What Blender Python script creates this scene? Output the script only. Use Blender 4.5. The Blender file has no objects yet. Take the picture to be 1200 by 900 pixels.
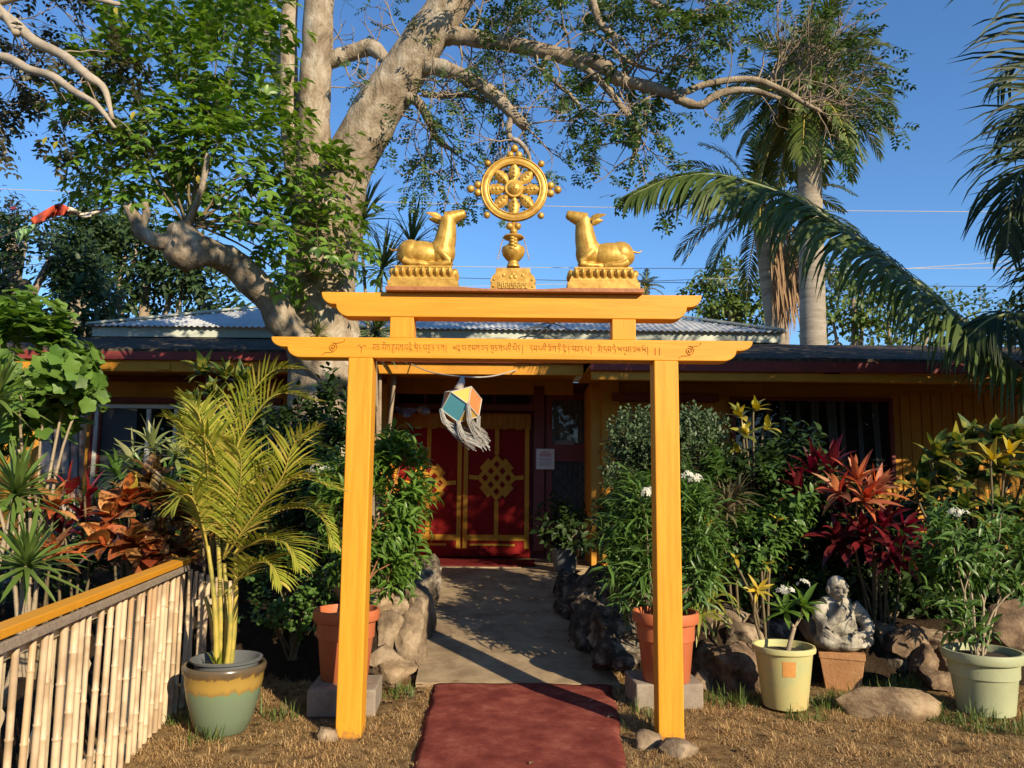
import bpy, bmesh, math, random
import numpy as np
from mathutils import Vector, Matrix, noise
R = math.radians
random.seed(7); rng = np.random.default_rng(11)
scene = bpy.context.scene
COL = scene.collection

# ------------------------------------------------------------------ camera
F = 920.0; PITCH = R(7.0); ROLL = R(0.55); EYE = Vector((0, 0, 1.5))
_f = Vector((0, math.cos(PITCH), math.sin(PITCH)))
_u0 = Vector((0, -math.sin(PITCH), math.cos(PITCH)))
_r0 = Vector((1, 0, 0))
# the camera is rolled a little, so the picture leans clockwise
_r = _r0 * math.cos(ROLL) + _u0 * math.sin(ROLL)
_u = _u0 * math.cos(ROLL) - _r0 * math.sin(ROLL)
cam_d = bpy.data.cameras.new('camera'); cam = bpy.data.objects.new('camera', cam_d); COL.objects.link(cam)
cam_d.sensor_width = 36; cam_d.lens = 36 * F / 1200; cam_d.clip_start = .05; cam_d.clip_end = 3000
m = Matrix((_r, _u, -_f)).transposed().to_4x4(); m.translation = EYE
cam.matrix_world = m
scene.camera = cam

def P(x, y, Y):
    "world point at distance Y that shows at reference pixel x, y"
    d = _f + _r * ((x - 600) / F) + _u * ((450 - y) / F)
    return EYE + d * (Y / d.y)
def G(x, y, z=0.0):
    "world point on height z under reference pixel x, y"
    d = _f + _r * ((x - 600) / F) + _u * ((450 - y) / F)
    return EYE + d * ((z - EYE.z) / d.z)
def MPP(p):
    "metres per reference pixel at world point p"
    return (Vector(p) - EYE).dot(_f) / F

# ------------------------------------------------------------------ world, sun
SUN_EL, SUN_AZ = R(25), R(36)          # azimuth: to the right of straight behind the camera
sun_dir = Vector((math.sin(SUN_AZ) * math.cos(SUN_EL), -math.cos(SUN_AZ) * math.cos(SUN_EL), math.sin(SUN_EL)))
w = bpy.data.worlds.new('World'); scene.world = w; w.use_nodes = True
nt = w.node_tree; bg = nt.nodes['Background']
sky = nt.nodes.new('ShaderNodeTexSky'); sky.sky_type = 'NISHITA'; sky.sun_disc = False
sky.sun_elevation = SUN_EL; sky.sun_rotation = math.pi - SUN_AZ
sky.altitude = 0; sky.air_density = 1.0; sky.dust_density = .05; sky.ozone_density = 6.0
hs = nt.nodes.new('ShaderNodeHueSaturation'); hs.inputs['Saturation'].default_value = 1.06; nt.links.new(sky.outputs[0], hs.inputs['Color']); nt.links.new(hs.outputs[0], bg.inputs[0]); bg.inputs[1].default_value = SKY = .128
sl = bpy.data.lights.new('sun', 'SUN'); so = bpy.data.objects.new('sun', sl); COL.objects.link(so)
sl.energy = 5.0; sl.angle = R(.55); sl.color = (1, .83, .59)
so.rotation_euler = (-sun_dir).to_track_quat('-Z', 'Y').to_euler()
so.location = (12, -16, 12)
vs = scene.view_settings; vs.view_transform = 'Standard'; vs.look = 'None'; vs.gamma = 1; vs.exposure = .58
scene.cycles.max_bounces = 6; scene.cycles.transparent_max_bounces = 6
scene.cycles.diffuse_bounces = 3; scene.cycles.glossy_bounces = 2; scene.cycles.transmission_bounces = 3
scene.cycles.use_denoising = True
scene.cycles.caustics_reflective = False; scene.cycles.caustics_refractive = False

# ------------------------------------------------------------------ naming helpers
def wloc(o):
    v = Vector((0, 0, 0))
    while o is not None:
        v = v + o.location; o = o.parent
    return v
def tag(o, label=None, cat=None, group=None, kind=None):
    if label: o['label'] = label
    if cat: o['category'] = cat
    if group: o['group'] = group
    if kind: o['kind'] = kind
    return o
def thing(name, label, cat, loc=(0, 0, 0), group=None):
    o = bpy.data.objects.new(name, None); COL.objects.link(o)
    o.location = loc; o.empty_display_size = .1
    return tag(o, label, cat, group)
def link_mesh(name, me, mat, parent=None, origin=None):
    o = bpy.data.objects.new(name, me); COL.objects.link(o)
    off = wloc(parent) if parent is not None else (Vector(origin) if origin is not None else Vector((0, 0, 0)))
    if off.length > 0: me.transform(Matrix.Translation(-off))
    if parent is not None: o.parent = parent
    elif origin is not None: o.location = origin
    for mm in (mat if isinstance(mat, (list, tuple)) else [mat]): me.materials.append(mm)
    return o
def copy_tree(o, parent=None):
    c = o.copy(); COL.objects.link(c)
    if parent is not None: c.parent = parent
    for ch in [x for x in scene.objects if x.parent == o]: copy_tree(ch, c)
    return c

# ------------------------------------------------------------------ mesh builder
class MB:
    def __init__(s): s.v = []; s.f = []; s.mi = []; s.cur = 0
    def add(s, vs, fs):
        n = len(s.v); s.v.extend([tuple(v) for v in vs])
        for f in fs: s.f.append(tuple(i + n for i in f)); s.mi.append(s.cur)
    def box(s, c, size, rz=0.0, rot=None):
        c = Vector(c); h = Vector(size) / 2
        M = rot if rot is not None else Matrix.Rotation(rz, 3, 'Z')
        vs = [c + M @ Vector((sx * h.x, sy * h.y, sz * h.z)) for sz in (-1, 1) for sy in (-1, 1) for sx in (-1, 1)]
        s.add(vs, [(0, 2, 3, 1), (4, 5, 7, 6), (0, 1, 5, 4), (2, 6, 7, 3), (0, 4, 6, 2), (1, 3, 7, 5)])
    def bar(s, p, q, wd, th, up=(0, 0, 1)):
        p, q = Vector(p), Vector(q); t = (q - p); L = t.length; t.normalize()
        a = t.cross(Vector(up))
        if a.length < 1e-4: a = t.cross(Vector((1, 0, 0)))
        a.normalize(); b = a.cross(t)
        s.box((p + q) / 2, (wd, L, th), rot=Matrix((a, t, b)).transposed())
    def tube(s, pts, rad, n=8, cap=True, wob=0.0, seed=0.0):
        pts = [Vector(p) for p in pts]
        if not isinstance(rad, (list, tuple)): rad = [rad] * len(pts)
        vs = []; fs = []; a = None
        for i, p in enumerate(pts):
            t = (pts[min(i + 1, len(pts) - 1)] - pts[max(i - 1, 0)])
            if t.length < 1e-9: t = Vector((0, 0, 1))
            t.normalize()
            if a is None:
                a = t.cross(Vector((0.3, 1, 0.2)))
                if a.length < 1e-3: a = t.cross(Vector((1, 0, 0)))
            a = a - t * a.dot(t)
            if a.length < 1e-6: a = t.orthogonal()
            a.normalize(); b = t.cross(a)
            for k in range(n):
                th = 2 * math.pi * k / n
                r = rad[i]
                if wob:
                    q = p + (a * math.cos(th) + b * math.sin(th)) * r
                    q = q * (.6 / max(rad[0], .02)) + Vector((seed, 0, 0)); r *= 1 + wob * (noise.noise(q) + .45 * noise.noise(q * 2.7) + .3 * noise.noise(q * 6.1))
                vs.append(p + (a * math.cos(th) + b * math.sin(th)) * r)
            if i:
                for k in range(n):
                    k2 = (k + 1) % n
                    fs.append(((i - 1) * n + k, (i - 1) * n + k2, i * n + k2, i * n + k))
        if cap:
            fs.append(tuple(range(n - 1, -1, -1))); m0 = (len(pts) - 1) * n
            fs.append(tuple(range(m0, m0 + n)))
        s.add(vs, fs)
    def lathe(s, c, prof, n=32, axis='Z', sx=1.0, sy=1.0, wob=None, cap=True):
        c = Vector(c); vs = []; fs = []
        for (r, h) in prof:
            for k in range(n):
                th = 2 * math.pi * k / n
                rr = r * (wob(th, h) if wob else 1)
                x, y = rr * math.cos(th) * sx, rr * math.sin(th) * sy
                vs.append(c + (Vector((x, y, h)) if axis == 'Z' else Vector((x, h, -y)) if axis == 'Y' else Vector((h, x, y))))
        for i in range(1, len(prof)):
            for k in range(n):
                k2 = (k + 1) % n
                fs.append(((i - 1) * n + k, (i - 1) * n + k2, i * n + k2, i * n + k))
        if cap and prof[0][0] > 1e-6: fs.append(tuple(range(n - 1, -1, -1)))
        if cap and prof[-1][0] > 1e-6: fs.append(tuple(range((len(prof) - 1) * n, len(prof) * n)))
        s.add(vs, fs)
    def ball(s, c, r, n=12, M=None):
        c = Vector(c); r = Vector(r) if isinstance(r, (tuple, list, Vector)) else Vector((r, r, r))
        vs = []; fs = []; k = n // 2
        for i in range(k + 1):
            ph = math.pi * i / k
            for j in range(n):
                th = 2 * math.pi * j / n
                q = Vector((r.x * math.sin(ph) * math.cos(th), r.y * math.sin(ph) * math.sin(th), r.z * math.cos(ph)))
                vs.append(c + (M @ q if M is not None else q))
        for i in range(k):
            for j in range(n):
                j2 = (j + 1) % n
                fs.append((i * n + j, (i + 1) * n + j, (i + 1) * n + j2, i * n + j2))
        s.add(vs, fs)
    def prism(s, outline, y0, y1, place=lambda x, y, z: Vector((x, y, z))):
        "outline of (x, z) points extruded from y0 to y1"
        n = len(outline)
        vs = [place(x, y0, z) for x, z in outline] + [place(x, y1, z) for x, z in outline]
        fs = [tuple(range(n)), tuple(range(2 * n - 1, n - 1, -1))]
        for i in range(n):
            j = (i + 1) % n
            fs.append((i, i + n, j + n, j))
        s.add(vs, fs)
    def strap(s, base, d, up, L, W, droop=.5, seg=5, fold=.15, shape='strap', twist=0.0):
        p = Vector(base); d = Vector(d).normalized(); up = Vector(up)
        vs = []; fs = []
        for i in range(seg + 1):
            t = i / seg
            if shape == 'strap': wd = W * min(1, .55 + 2.2 * t) * (1 - t ** 3) ** .8
            elif shape == 'lance': wd = W * math.sin(math.pi * min(1, .06 + .94 * t) ** .8)
            else: wd = W * (1 - t ** 2.2)
            wd = max(wd, W * .04)
            sd = d.cross(up)
            if sd.length < 1e-4: sd = d.orthogonal()
            sd.normalize(); nn = sd.cross(d).normalized()
            if twist:
                q = Matrix.Rotation(twist * t, 3, d); sd = q @ sd; nn = q @ nn
            vs += [p - sd * wd / 2 + nn * (fold * wd), p.copy(), p + sd * wd / 2 + nn * (fold * wd)]
            if i:
                a = (i - 1) * 3
                fs += [(a, a + 1, a + 4, a + 3), (a + 1, a + 2, a + 5, a + 4)]
            p = p + d * (L / seg)
            d = (d + Vector((0, 0, -1)) * (droop * (1.0 + .8 * t) / seg)).normalized()
        s.add(vs, fs)
    def build(s, name, mat, parent=None, origin=None, smooth=False, bevel=0.0, seg=2, recalc=False):
        me = bpy.data.meshes.new(name)
        me.from_pydata(s.v, [], s.f); me.update()
        if recalc:
            b = bmesh.new(); b.from_mesh(me); bmesh.ops.recalc_face_normals(b, faces=b.faces); b.to_mesh(me); b.free()
        o = link_mesh(name, me, mat, parent, origin)
        if max(s.mi, default=0) > 0: me.polygons.foreach_set('material_index', s.mi)
        if smooth is True: me.polygons.foreach_set('use_smooth', [True] * len(me.polygons))
        elif smooth:
            me.polygons.foreach_set('use_smooth', [True] * len(me.polygons)); me.set_sharp_from_angle(angle=R(smooth))
        if bevel:
            b = o.modifiers.new('bevel', 'BEVEL'); b.width = bevel; b.segments = seg; b.limit_method = 'ANGLE'; b.angle_limit = R(35)
        return o

def remesh_build(mb, name, mat, parent=None, voxel=.006, smooth_it=4, origin=None):
    "joins the shapes of mb into one continuous skin"
    me = bpy.data.meshes.new(name); me.from_pydata(mb.v, [], mb.f); me.update()
    b = bmesh.new(); b.from_mesh(me); bmesh.ops.recalc_face_normals(b, faces=b.faces); b.to_mesh(me); b.free()
    o = bpy.data.objects.new('tmp', me); COL.objects.link(o)
    r = o.modifiers.new('r', 'REMESH'); r.mode = 'VOXEL'; r.voxel_size = voxel
    sm = o.modifiers.new('s', 'SMOOTH'); sm.iterations = smooth_it; sm.factor = .5
    dg = bpy.context.evaluated_depsgraph_get(); dg.update()
    me2 = bpy.data.meshes.new_from_object(o.evaluated_get(dg)); me2.name = name
    bpy.data.objects.remove(o); bpy.data.meshes.remove(me)
    me2.materials.clear()
    me2.polygons.foreach_set('use_smooth', [True] * len(me2.polygons))
    return link_mesh(name, me2, mat, parent, origin)

def catmull(pts, n=6):
    pts = [np.array(p, float) for p in pts]; out = []
    q = [2 * pts[0] - pts[1]] + pts + [2 * pts[-1] - pts[-2]]
    for i in range(1, len(q) - 2):
        for k in range(n):
            t = k / n; a, b, c, d = q[i - 1:i + 3]
            out.append(.5 * ((2 * b) + (-a + c) * t + (2 * a - 5 * b + 4 * c - d) * t * t + (-a + 3 * b - 3 * c + d) * t ** 3))
    out.append(pts[-1]); return [tuple(x) for x in out]

# ------------------------------------------------------------------ leaf batches (many small leaves in one crown)
def _leaf(w, tip=-.12, fold=.06, belly=.32):
    v = [(0, 0, 0), (-w / 2 * .85, belly, fold), (0, belly, 0), (w / 2 * .85, belly, fold), (-w / 2 * .8, .64, fold * .6), (0, .64, -.03), (w / 2 * .8, .64, fold * .6), (0, 1, tip)]
    f = [(0, 2, 1), (0, 3, 2), (1, 2, 5, 4), (2, 3, 6, 5), (4, 5, 7), (5, 6, 7)]
    return np.array(v), f
def _lobed():
    o = [(0, 0)]
    for k in range(1, 24):
        a = -math.pi / 2 + 2 * math.pi * k / 24; r_ = .50 * (1 + .13 * math.cos(5 * (a - math.pi / 2))) * (1 - .25 * max(0, -math.sin(a)) ** 6); o.append((r_ * math.cos(a) * 1.05, .45 + r_ * math.sin(a)))
    v = [(x, y, .16 * abs(x) - .30 * (y - .3) ** 2 + .03 * math.sin(14 * x + 9 * y)) for x, y in o] + [(0, .40, -.02)]
    return np.array(v), [(24, i, (i + 1) % 24) for i in range(24)]
def _small(w):
    return np.array([(0, 0, 0), (-w / 2, .45, .05), (0, 1, -.1), (w / 2, .45, .05)]), [(0, 3, 2, 1)]
def _petal5(w=.5):
    vs = []; fs = []
    for k in range(5):
        a = 2 * math.pi * k / 5; n = len(vs)
        for (x, y, z) in ((0, 0, 0), (-.24, .55, .1), (0, 1, .02), (.24, .55, .1)):
            vs.append((x * math.cos(a) - y * math.sin(a), x * math.sin(a) + y * math.cos(a), z))
        fs.append((n, n + 3, n + 2, n + 1))
    return np.array(vs) * w, fs
TPL = {'oval': _leaf(.52), 'broad': _leaf(.68, -.18, .08), 'lance': _leaf(.26, -.2, .04), 'narrow': _leaf(.13, -.25, .02), 'small': _small(.5), 'lobed': _lobed(), 'flower': _petal5(),
       'croton': _leaf(.42, -.22, .1, .4), 'round': _leaf(.9, -.1, .07, .3)}
class LB:
    def __init__(s, tpl): s.t = TPL[tpl]; s.p = []; s.d = []; s.n = []; s.L = []
    def add(s, p, d, n, L): s.p.append(tuple(p)); s.d.append(tuple(d)); s.n.append(tuple(n)); s.L.append(L)
    def build(s, name, mat, parent=None, origin=None, smooth=True):
        v, f = s.t; N = len(s.p)
        if N == 0: return None
        p = np.array(s.p); d = np.array(s.d, float); n = np.array(s.n, float); L = np.array(s.L)
        d /= np.linalg.norm(d, axis=1, keepdims=True) + 1e-9
        x = np.cross(d, n); nx = np.linalg.norm(x, axis=1, keepdims=True)
        bad = nx[:, 0] < 1e-3; x[bad] = np.cross(d[bad], np.array([.7, .3, .2])); nx = np.linalg.norm(x, axis=1, keepdims=True); x /= nx + 1e-9
        z = np.cross(x, d)
        V = p[:, None] + L[:, None, None] * (v[None, :, 0, None] * x[:, None] + v[None, :, 1, None] * d[:, None] + v[None, :, 2, None] * z[:, None])
        k = len(v); V = V.reshape(-1, 3)
        lt = np.array([len(q) for q in f]); flat = np.concatenate([np.array(q) for q in f])
        loops = (flat[None] + (np.arange(N) * k)[:, None]).ravel()
        tot = np.tile(lt, N); st = np.concatenate([[0], np.cumsum(tot)[:-1]])
        me = bpy.data.meshes.new(name)
        me.vertices.add(len(V)); me.vertices.foreach_set('co', V.astype(np.float32).ravel())
        me.loops.add(len(loops)); me.loops.foreach_set('vertex_index', loops.astype(np.int32))
        me.polygons.add(len(tot)); me.polygons.foreach_set('loop_start', st.astype(np.int32)); me.polygons.foreach_set('loop_total', tot.astype(np.int32))
        if smooth: me.polygons.foreach_set('use_smooth', np.ones(len(tot), bool))
        me.update(calc_edges=True); me.validate()
        return link_mesh(name, me, mat, parent, origin)

def rv(): return Vector(rng.normal(size=3)).normalized()
def U(a, b): return random.uniform(a, b)

# ------------------------------------------------------------------ materials
def newmat(name):
    mt = bpy.data.materials.new(name); mt.use_nodes = True
    return mt, mt.node_tree, mt.node_tree.nodes['Principled BSDF']
def sock(node, *names):
    for n in names:
        if n in node.inputs: return node.inputs[n]
def plain(name, c, rough=.6, metal=0.0, spec=.5, bump=0.0, bscale=60, var=.12, vscale=6):
    mt, t, b = newmat(name)
    b.inputs['Roughness'].default_value = rough; b.inputs['Metallic'].default_value = metal
    sock(b, 'Specular IOR Level').default_value = spec
    tc = t.nodes.new('ShaderNodeTexCoord'); nz = t.nodes.new('ShaderNodeTexNoise'); nz.inputs['Scale'].default_value = vscale; nz.inputs['Detail'].default_value = 6
    nz.inputs['Roughness'].default_value = .65
    t.links.new(tc.outputs['Object'], nz.inputs['Vector'])
    cr = t.nodes.new('ShaderNodeValToRGB'); cr.color_ramp.elements[0].position = .3; cr.color_ramp.elements[1].position = .7
    cr.color_ramp.elements[0].color = [x * (1 - var) for x in c] + [1]; cr.color_ramp.elements[1].color = [min(1, x * (1 + var)) for x in c] + [1]
    t.links.new(nz.outputs[0], cr.inputs[0]); t.links.new(cr.outputs[0], b.inputs['Base Color'])
    if bump:
        n2 = t.nodes.new('ShaderNodeTexNoise'); n2.inputs['Scale'].default_value = bscale; n2.inputs['Detail'].default_value = 5
        t.links.new(tc.outputs['Object'], n2.inputs['Vector'])
        bp = t.nodes.new('ShaderNodeBump'); bp.inputs['Strength'].default_value = bump; bp.inputs['Distance'].default_value = .02
        t.links.new(n2.outputs[0], bp.inputs['Height']); t.links.new(bp.outputs[0], b.inputs['Normal'])
    return mt
def ramp_noise(name, stops, scale=8, rough=.85, bump=.4, bscale=40, bdist=.02, detail=8, stretch=None, vor=0.0, distort=0.0, spec=.3):
    mt, t, b = newmat(name); b.inputs['Roughness'].default_value = rough; sock(b, 'Specular IOR Level').default_value = spec
    tc = t.nodes.new('ShaderNodeTexCoord'); mp = t.nodes.new('ShaderNodeMapping')
    t.links.new(tc.outputs['Object'], mp.inputs[0])
    if stretch: mp.inputs['Scale'].default_value = stretch
    nz = t.nodes.new('ShaderNodeTexNoise'); nz.inputs['Scale'].default_value = scale; nz.inputs['Detail'].default_value = detail; nz.inputs['Roughness'].default_value = .7; nz.inputs['Distortion'].default_value = distort
    t.links.new(mp.outputs[0], nz.inputs['Vector'])
    cr = t.nodes.new('ShaderNodeValToRGB'); e = cr.color_ramp.elements
    while len(e) < len(stops): e.new(.5)
    for i, (p, c) in enumerate(stops): e[i].position = p; e[i].color = tuple(c) + (1,)
    t.links.new(nz.outputs[0], cr.inputs[0]); t.links.new(cr.outputs[0], b.inputs['Base Color'])
    n2 = t.nodes.new('ShaderNodeTexNoise'); n2.inputs['Scale'].default_value = bscale; n2.inputs['Detail'].default_value = 8; n2.inputs['Roughness'].default_value = .7
    t.links.new(mp.outputs[0], n2.inputs['Vector']); h = n2.outputs[0]
    if vor:
        vo = t.nodes.new('ShaderNodeTexVoronoi'); vo.inputs['Scale'].default_value = vor; t.links.new(mp.outputs[0], vo.inputs['Vector'])
        mx = t.nodes.new('ShaderNodeMath'); mx.operation = 'ADD'; t.links.new(h, mx.inputs[0]); t.links.new(vo.outputs[0], mx.inputs[1]); h = mx.outputs[0]
    bp = t.nodes.new('ShaderNodeBump'); bp.inputs['Strength'].default_value = bump; bp.inputs['Distance'].default_value = bdist
    t.links.new(h, bp.inputs['Height']); t.links.new(bp.outputs[0], b.inputs['Normal'])
    return mt
def leafmat(name, cols, trans=.3, rough=.42, spec=.45, vein=None):
    "each leaf takes its own colour from the list"
    mt, t, b = newmat(name); b.inputs['Roughness'].default_value = rough; sock(b, 'Specular IOR Level').default_value = spec
    ge = t.nodes.new('ShaderNodeNewGeometry'); cr = t.nodes.new('ShaderNodeValToRGB'); e = cr.color_ramp.elements
    while len(e) < len(cols): e.new(.5)
    for i, c in enumerate(cols): e[i].position = i / max(1, len(cols) - 1); e[i].color = tuple(c) + (1,)
    t.links.new(ge.outputs['Random Per Island'], cr.inputs[0]); col = cr.outputs[0]
    if vein:
        tc = t.nodes.new('ShaderNodeTexCoord'); nz = t.nodes.new('ShaderNodeTexNoise'); nz.inputs['Scale'].default_value = vein[1]; nz.inputs['Detail'].default_value = 3
        t.links.new(tc.outputs['Object'], nz.inputs['Vector'])
        c2 = t.nodes.new('ShaderNodeValToRGB'); c2.color_ramp.elements[0].position = .48; c2.color_ramp.elements[1].position = .6
        c2.color_ramp.elements[0].color = (0, 0, 0, 1); c2.color_ramp.elements[1].color = (1, 1, 1, 1)
        t.links.new(nz.outputs[0], c2.inputs[0])
        mx = t.nodes.new('ShaderNodeMix'); mx.data_type = 'RGBA'; t.links.new(c2.outputs[0], mx.inputs[0]); t.links.new(col, mx.inputs[6]); mx.inputs[7].default_value = tuple(vein[0]) + (1,)
        col = mx.outputs[2]
    t.links.new(col, b.inputs['Base Color'])
    if trans:
        tr = t.nodes.new('ShaderNodeBsdfTranslucent'); ms = t.nodes.new('ShaderNodeMixShader'); ms.inputs[0].default_value = trans
        hs = t.nodes.new('ShaderNodeHueSaturation'); hs.inputs['Value'].default_value = 1.5; hs.inputs['Hue'].default_value = .485; hs.inputs['Saturation'].default_value = 1.1
        t.links.new(col, hs.inputs['Color']); t.links.new(hs.outputs[0], tr.inputs[0])
        out = t.nodes['Material Output']
        t.links.new(b.outputs[0], ms.inputs[1]); t.links.new(tr.outputs[0], ms.inputs[2]); t.links.new(ms.outputs[0], out.inputs[0])
    return mt
# ------------------------------------------------------------------ shared materials
M = {}
M['orange'] = plain('orange_paint', (.68, .305, .022), rough=.5, spec=.35, bump=.12, bscale=22, var=.05, vscale=9)
def timber_paint(name, stretch):
    "orange paint with brush streaks along the board; the foot of a post carries splashed soil"
    mt, t, b = newmat(name); sock(b, 'Specular IOR Level').default_value = .35
    tc = t.nodes.new('ShaderNodeTexCoord'); mp = t.nodes.new('ShaderNodeMapping'); mp.inputs['Scale'].default_value = stretch; t.links.new(tc.outputs['Object'], mp.inputs[0])
    nz = t.nodes.new('ShaderNodeTexNoise'); nz.inputs['Scale'].default_value = 30; nz.inputs['Detail'].default_value = 6; nz.inputs['Roughness'].default_value = .7; t.links.new(mp.outputs[0], nz.inputs['Vector'])
    cr = t.nodes.new('ShaderNodeValToRGB'); cr.color_ramp.elements[0].position = .36; cr.color_ramp.elements[0].color = (.60, .255, .017, 1); cr.color_ramp.elements[1].position = .62; cr.color_ramp.elements[1].color = (.71, .325, .026, 1); t.links.new(nz.outputs[0], cr.inputs[0])
    sx = t.nodes.new('ShaderNodeSeparateXYZ'); t.links.new(tc.outputs['Object'], sx.inputs[0])
    n2 = t.nodes.new('ShaderNodeTexNoise'); n2.inputs['Scale'].default_value = 26; n2.inputs['Detail'].default_value = 8; n2.inputs['Roughness'].default_value = .75; t.links.new(tc.outputs['Object'], n2.inputs['Vector'])
    ma = t.nodes.new('ShaderNodeMath'); ma.operation = 'MULTIPLY_ADD'; ma.inputs[1].default_value = -3.2; t.links.new(sx.outputs[2], ma.inputs[0]); t.links.new(n2.outputs[0], ma.inputs[2])
    c2 = t.nodes.new('ShaderNodeValToRGB'); c2.color_ramp.elements[0].position = .40; c2.color_ramp.elements[0].color = (0, 0, 0, 1); c2.color_ramp.elements[1].position = .56; c2.color_ramp.elements[1].color = (.75, .75, .75, 1); t.links.new(ma.outputs[0], c2.inputs[0])
    mx = t.nodes.new('ShaderNodeMix'); mx.data_type = 'RGBA'; t.links.new(c2.outputs[0], mx.inputs[0]); t.links.new(cr.outputs[0], mx.inputs[6]); mx.inputs[7].default_value = (.20, .115, .05, 1); t.links.new(mx.outputs[2], b.inputs['Base Color'])
    bp = t.nodes.new('ShaderNodeBump'); bp.inputs['Strength'].default_value = .28; bp.inputs['Distance'].default_value = .008; t.links.new(nz.outputs[0], bp.inputs['Height']); t.links.new(bp.outputs[0], b.inputs['Normal'])
    mr = t.nodes.new('ShaderNodeMapRange'); mr.inputs[3].default_value = .38; mr.inputs[4].default_value = .62; t.links.new(n2.outputs[0], mr.inputs[0]); t.links.new(mr.outputs[0], b.inputs['Roughness'])
    return mt
M['orange_post'] = timber_paint('orange_post_paint', (1, 1, .06)); M['orange_beam'] = timber_paint('orange_beam_paint', (.06, 1, 1))
M['orange_mark'] = plain('carved_line', (.42, .155, .012), rough=.8, var=.1)
M['house_orange'] = plain('house_orange_paint', (.52, .235, .02), rough=.6, spec=.3, bump=.2, bscale=18, var=.14, vscale=3)
M['house_wall'] = plain('house_wall_paint', (.52, .25, .035), rough=.7, spec=.25, bump=.2, bscale=14, var=.18, vscale=2.5)
M['red_wood'] = plain('dark_red_paint', (.16, .022, .016), rough=.55, bump=.15, bscale=20, var=.2)
M['red_fascia'] = plain('faded_red_fascia', (.20, .03, .026), rough=.65, bump=.2, bscale=20, var=.2)
M['gold'] = None
M['white'] = plain('white_paint', (.62, .62, .56), rough=.6, var=.1)
M['roof_metal'] = ramp_noise('corrugated_metal', [(.3, (.36, .37, .36)), (.55, (.52, .53, .51)), (.75, (.60, .60, .57))], scale=1.6, rough=.5, bump=.1, spec=.5)
M['trim_pale'] = plain('pale_green_trim', (.46, .50, .43), rough=.6, var=.15)
M['shingle'] = ramp_noise('dark_shingle', [(.36, (.035, .029, .022)), (.5, (.075, .06, .045)), (.66, (.14, .11, .075))], scale=9, rough=.95, bump=.7, bscale=60)
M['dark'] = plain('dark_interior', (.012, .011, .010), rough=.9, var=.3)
M['curtain_grey'] = plain('grey_curtain', (.22, .22, .23), rough=.9, var=.15, vscale=3)
M['concrete'] = ramp_noise('worn_concrete', [(.36, (.19, .135, .08)), (.5, (.29, .215, .13)), (.64, (.38, .29, .18))], scale=3.5, rough=.93, bump=.35, bscale=90, bdist=.01)
M['carpet'] = ramp_noise('red_carpet_pile', [(.38, (.19, .044, .036)), (.52, (.28, .072, .055)), (.66, (.40, .135, .095))], scale=5, rough=1, bump=.9, bscale=170, bdist=.02, spec=.05)
M['mat'] = ramp_noise('door_mat_pile', [(.3, (.10, .012, .012)), (.7, (.17, .02, .02))], scale=25, rough=1, bump=.6, bscale=150, spec=.05)
M['soil'] = ramp_noise('dark_soil', [(.3, (.025, .017, .011)), (.6, (.055, .038, .024)), (.8, (.09, .065, .04))], scale=7, rough=1, bump=.8, bscale=35, bdist=.05, spec=.05)
M['cloth_red'] = plain('red_door_cloth', (.20, .010, .010), rough=.85, spec=.15, bump=.2, bscale=200, var=.12, vscale=2)
M['cloth_gold'] = plain('yellow_door_cloth', (.46, .24, .03), rough=.8, spec=.15, bump=.2, bscale=150, var=.15)
M['cloth_brown'] = plain('tan_valance_cloth', (.36, .16, .03), rough=.85, spec=.1, bump=.2, bscale=120, var=.15)
M['paper'] = plain('white_paper', (.68, .68, .66), rough=.7, var=.03)
M['ink_red'] = plain('red_ink', (.45, .05, .04), rough=.8); M['ink_grey'] = plain('grey_ink', (.22, .22, .24), rough=.8)
M['wire'] = plain('wire', (.05, .05, .05), rough=.7); M['wire_pale'] = plain('pale_wire', (.45, .43, .38), rough=.7)
M['plank'] = plain('red_brown_plank', (.33, .13, .05), rough=.65, bump=.3, bscale=30, var=.2)
# glass: clear with a mirror-like sheen
g, t, b = newmat('window_glass')
gl = t.nodes.new('ShaderNodeBsdfGlossy'); gl.inputs['Roughness'].default_value = .02; gl.inputs[0].default_value = (.85, .9, .95, 1)
tp = t.nodes.new('ShaderNodeBsdfTransparent'); tp.inputs[0].default_value = (.6, .64, .64, 1)
mx = t.nodes.new('ShaderNodeMixShader'); mx.inputs[0].default_value = .03
t.links.new(tp.outputs[0], mx.inputs[1]); t.links.new(gl.outputs[0], mx.inputs[2]); t.links.new(mx.outputs[0], t.nodes['Material Output'].inputs[0])
M['glass'] = g
# gold: metallic paint, darker in the worn places
g, t, b = newmat('gold_paint'); b.inputs['Metallic'].default_value = .35; b.inputs['Roughness'].default_value = .45
tc = t.nodes.new('ShaderNodeTexCoord'); nz = t.nodes.new('ShaderNodeTexNoise'); nz.inputs['Scale'].default_value = 22; nz.inputs['Detail'].default_value = 7
t.links.new(tc.outputs['Object'], nz.inputs['Vector']); cr = t.nodes.new('ShaderNodeValToRGB')
cr.color_ramp.elements[0].position = .3; cr.color_ramp.elements[0].color = (.36, .18, .022, 1); cr.color_ramp.elements[1].position = .62; cr.color_ramp.elements[1].color = (.60, .375, .075, 1)
t.links.new(nz.outputs[0], cr.inputs[0]); t.links.new(cr.outputs[0], b.inputs['Base Color'])
bp = t.nodes.new('ShaderNodeBump'); bp.inputs['Strength'].default_value = .12; bp.inputs['Distance'].default_value = .01; t.links.new(nz.outputs[0], bp.inputs['Height']); t.links.new(bp.outputs[0], b.inputs['Normal'])
M['gold'] = g

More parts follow.
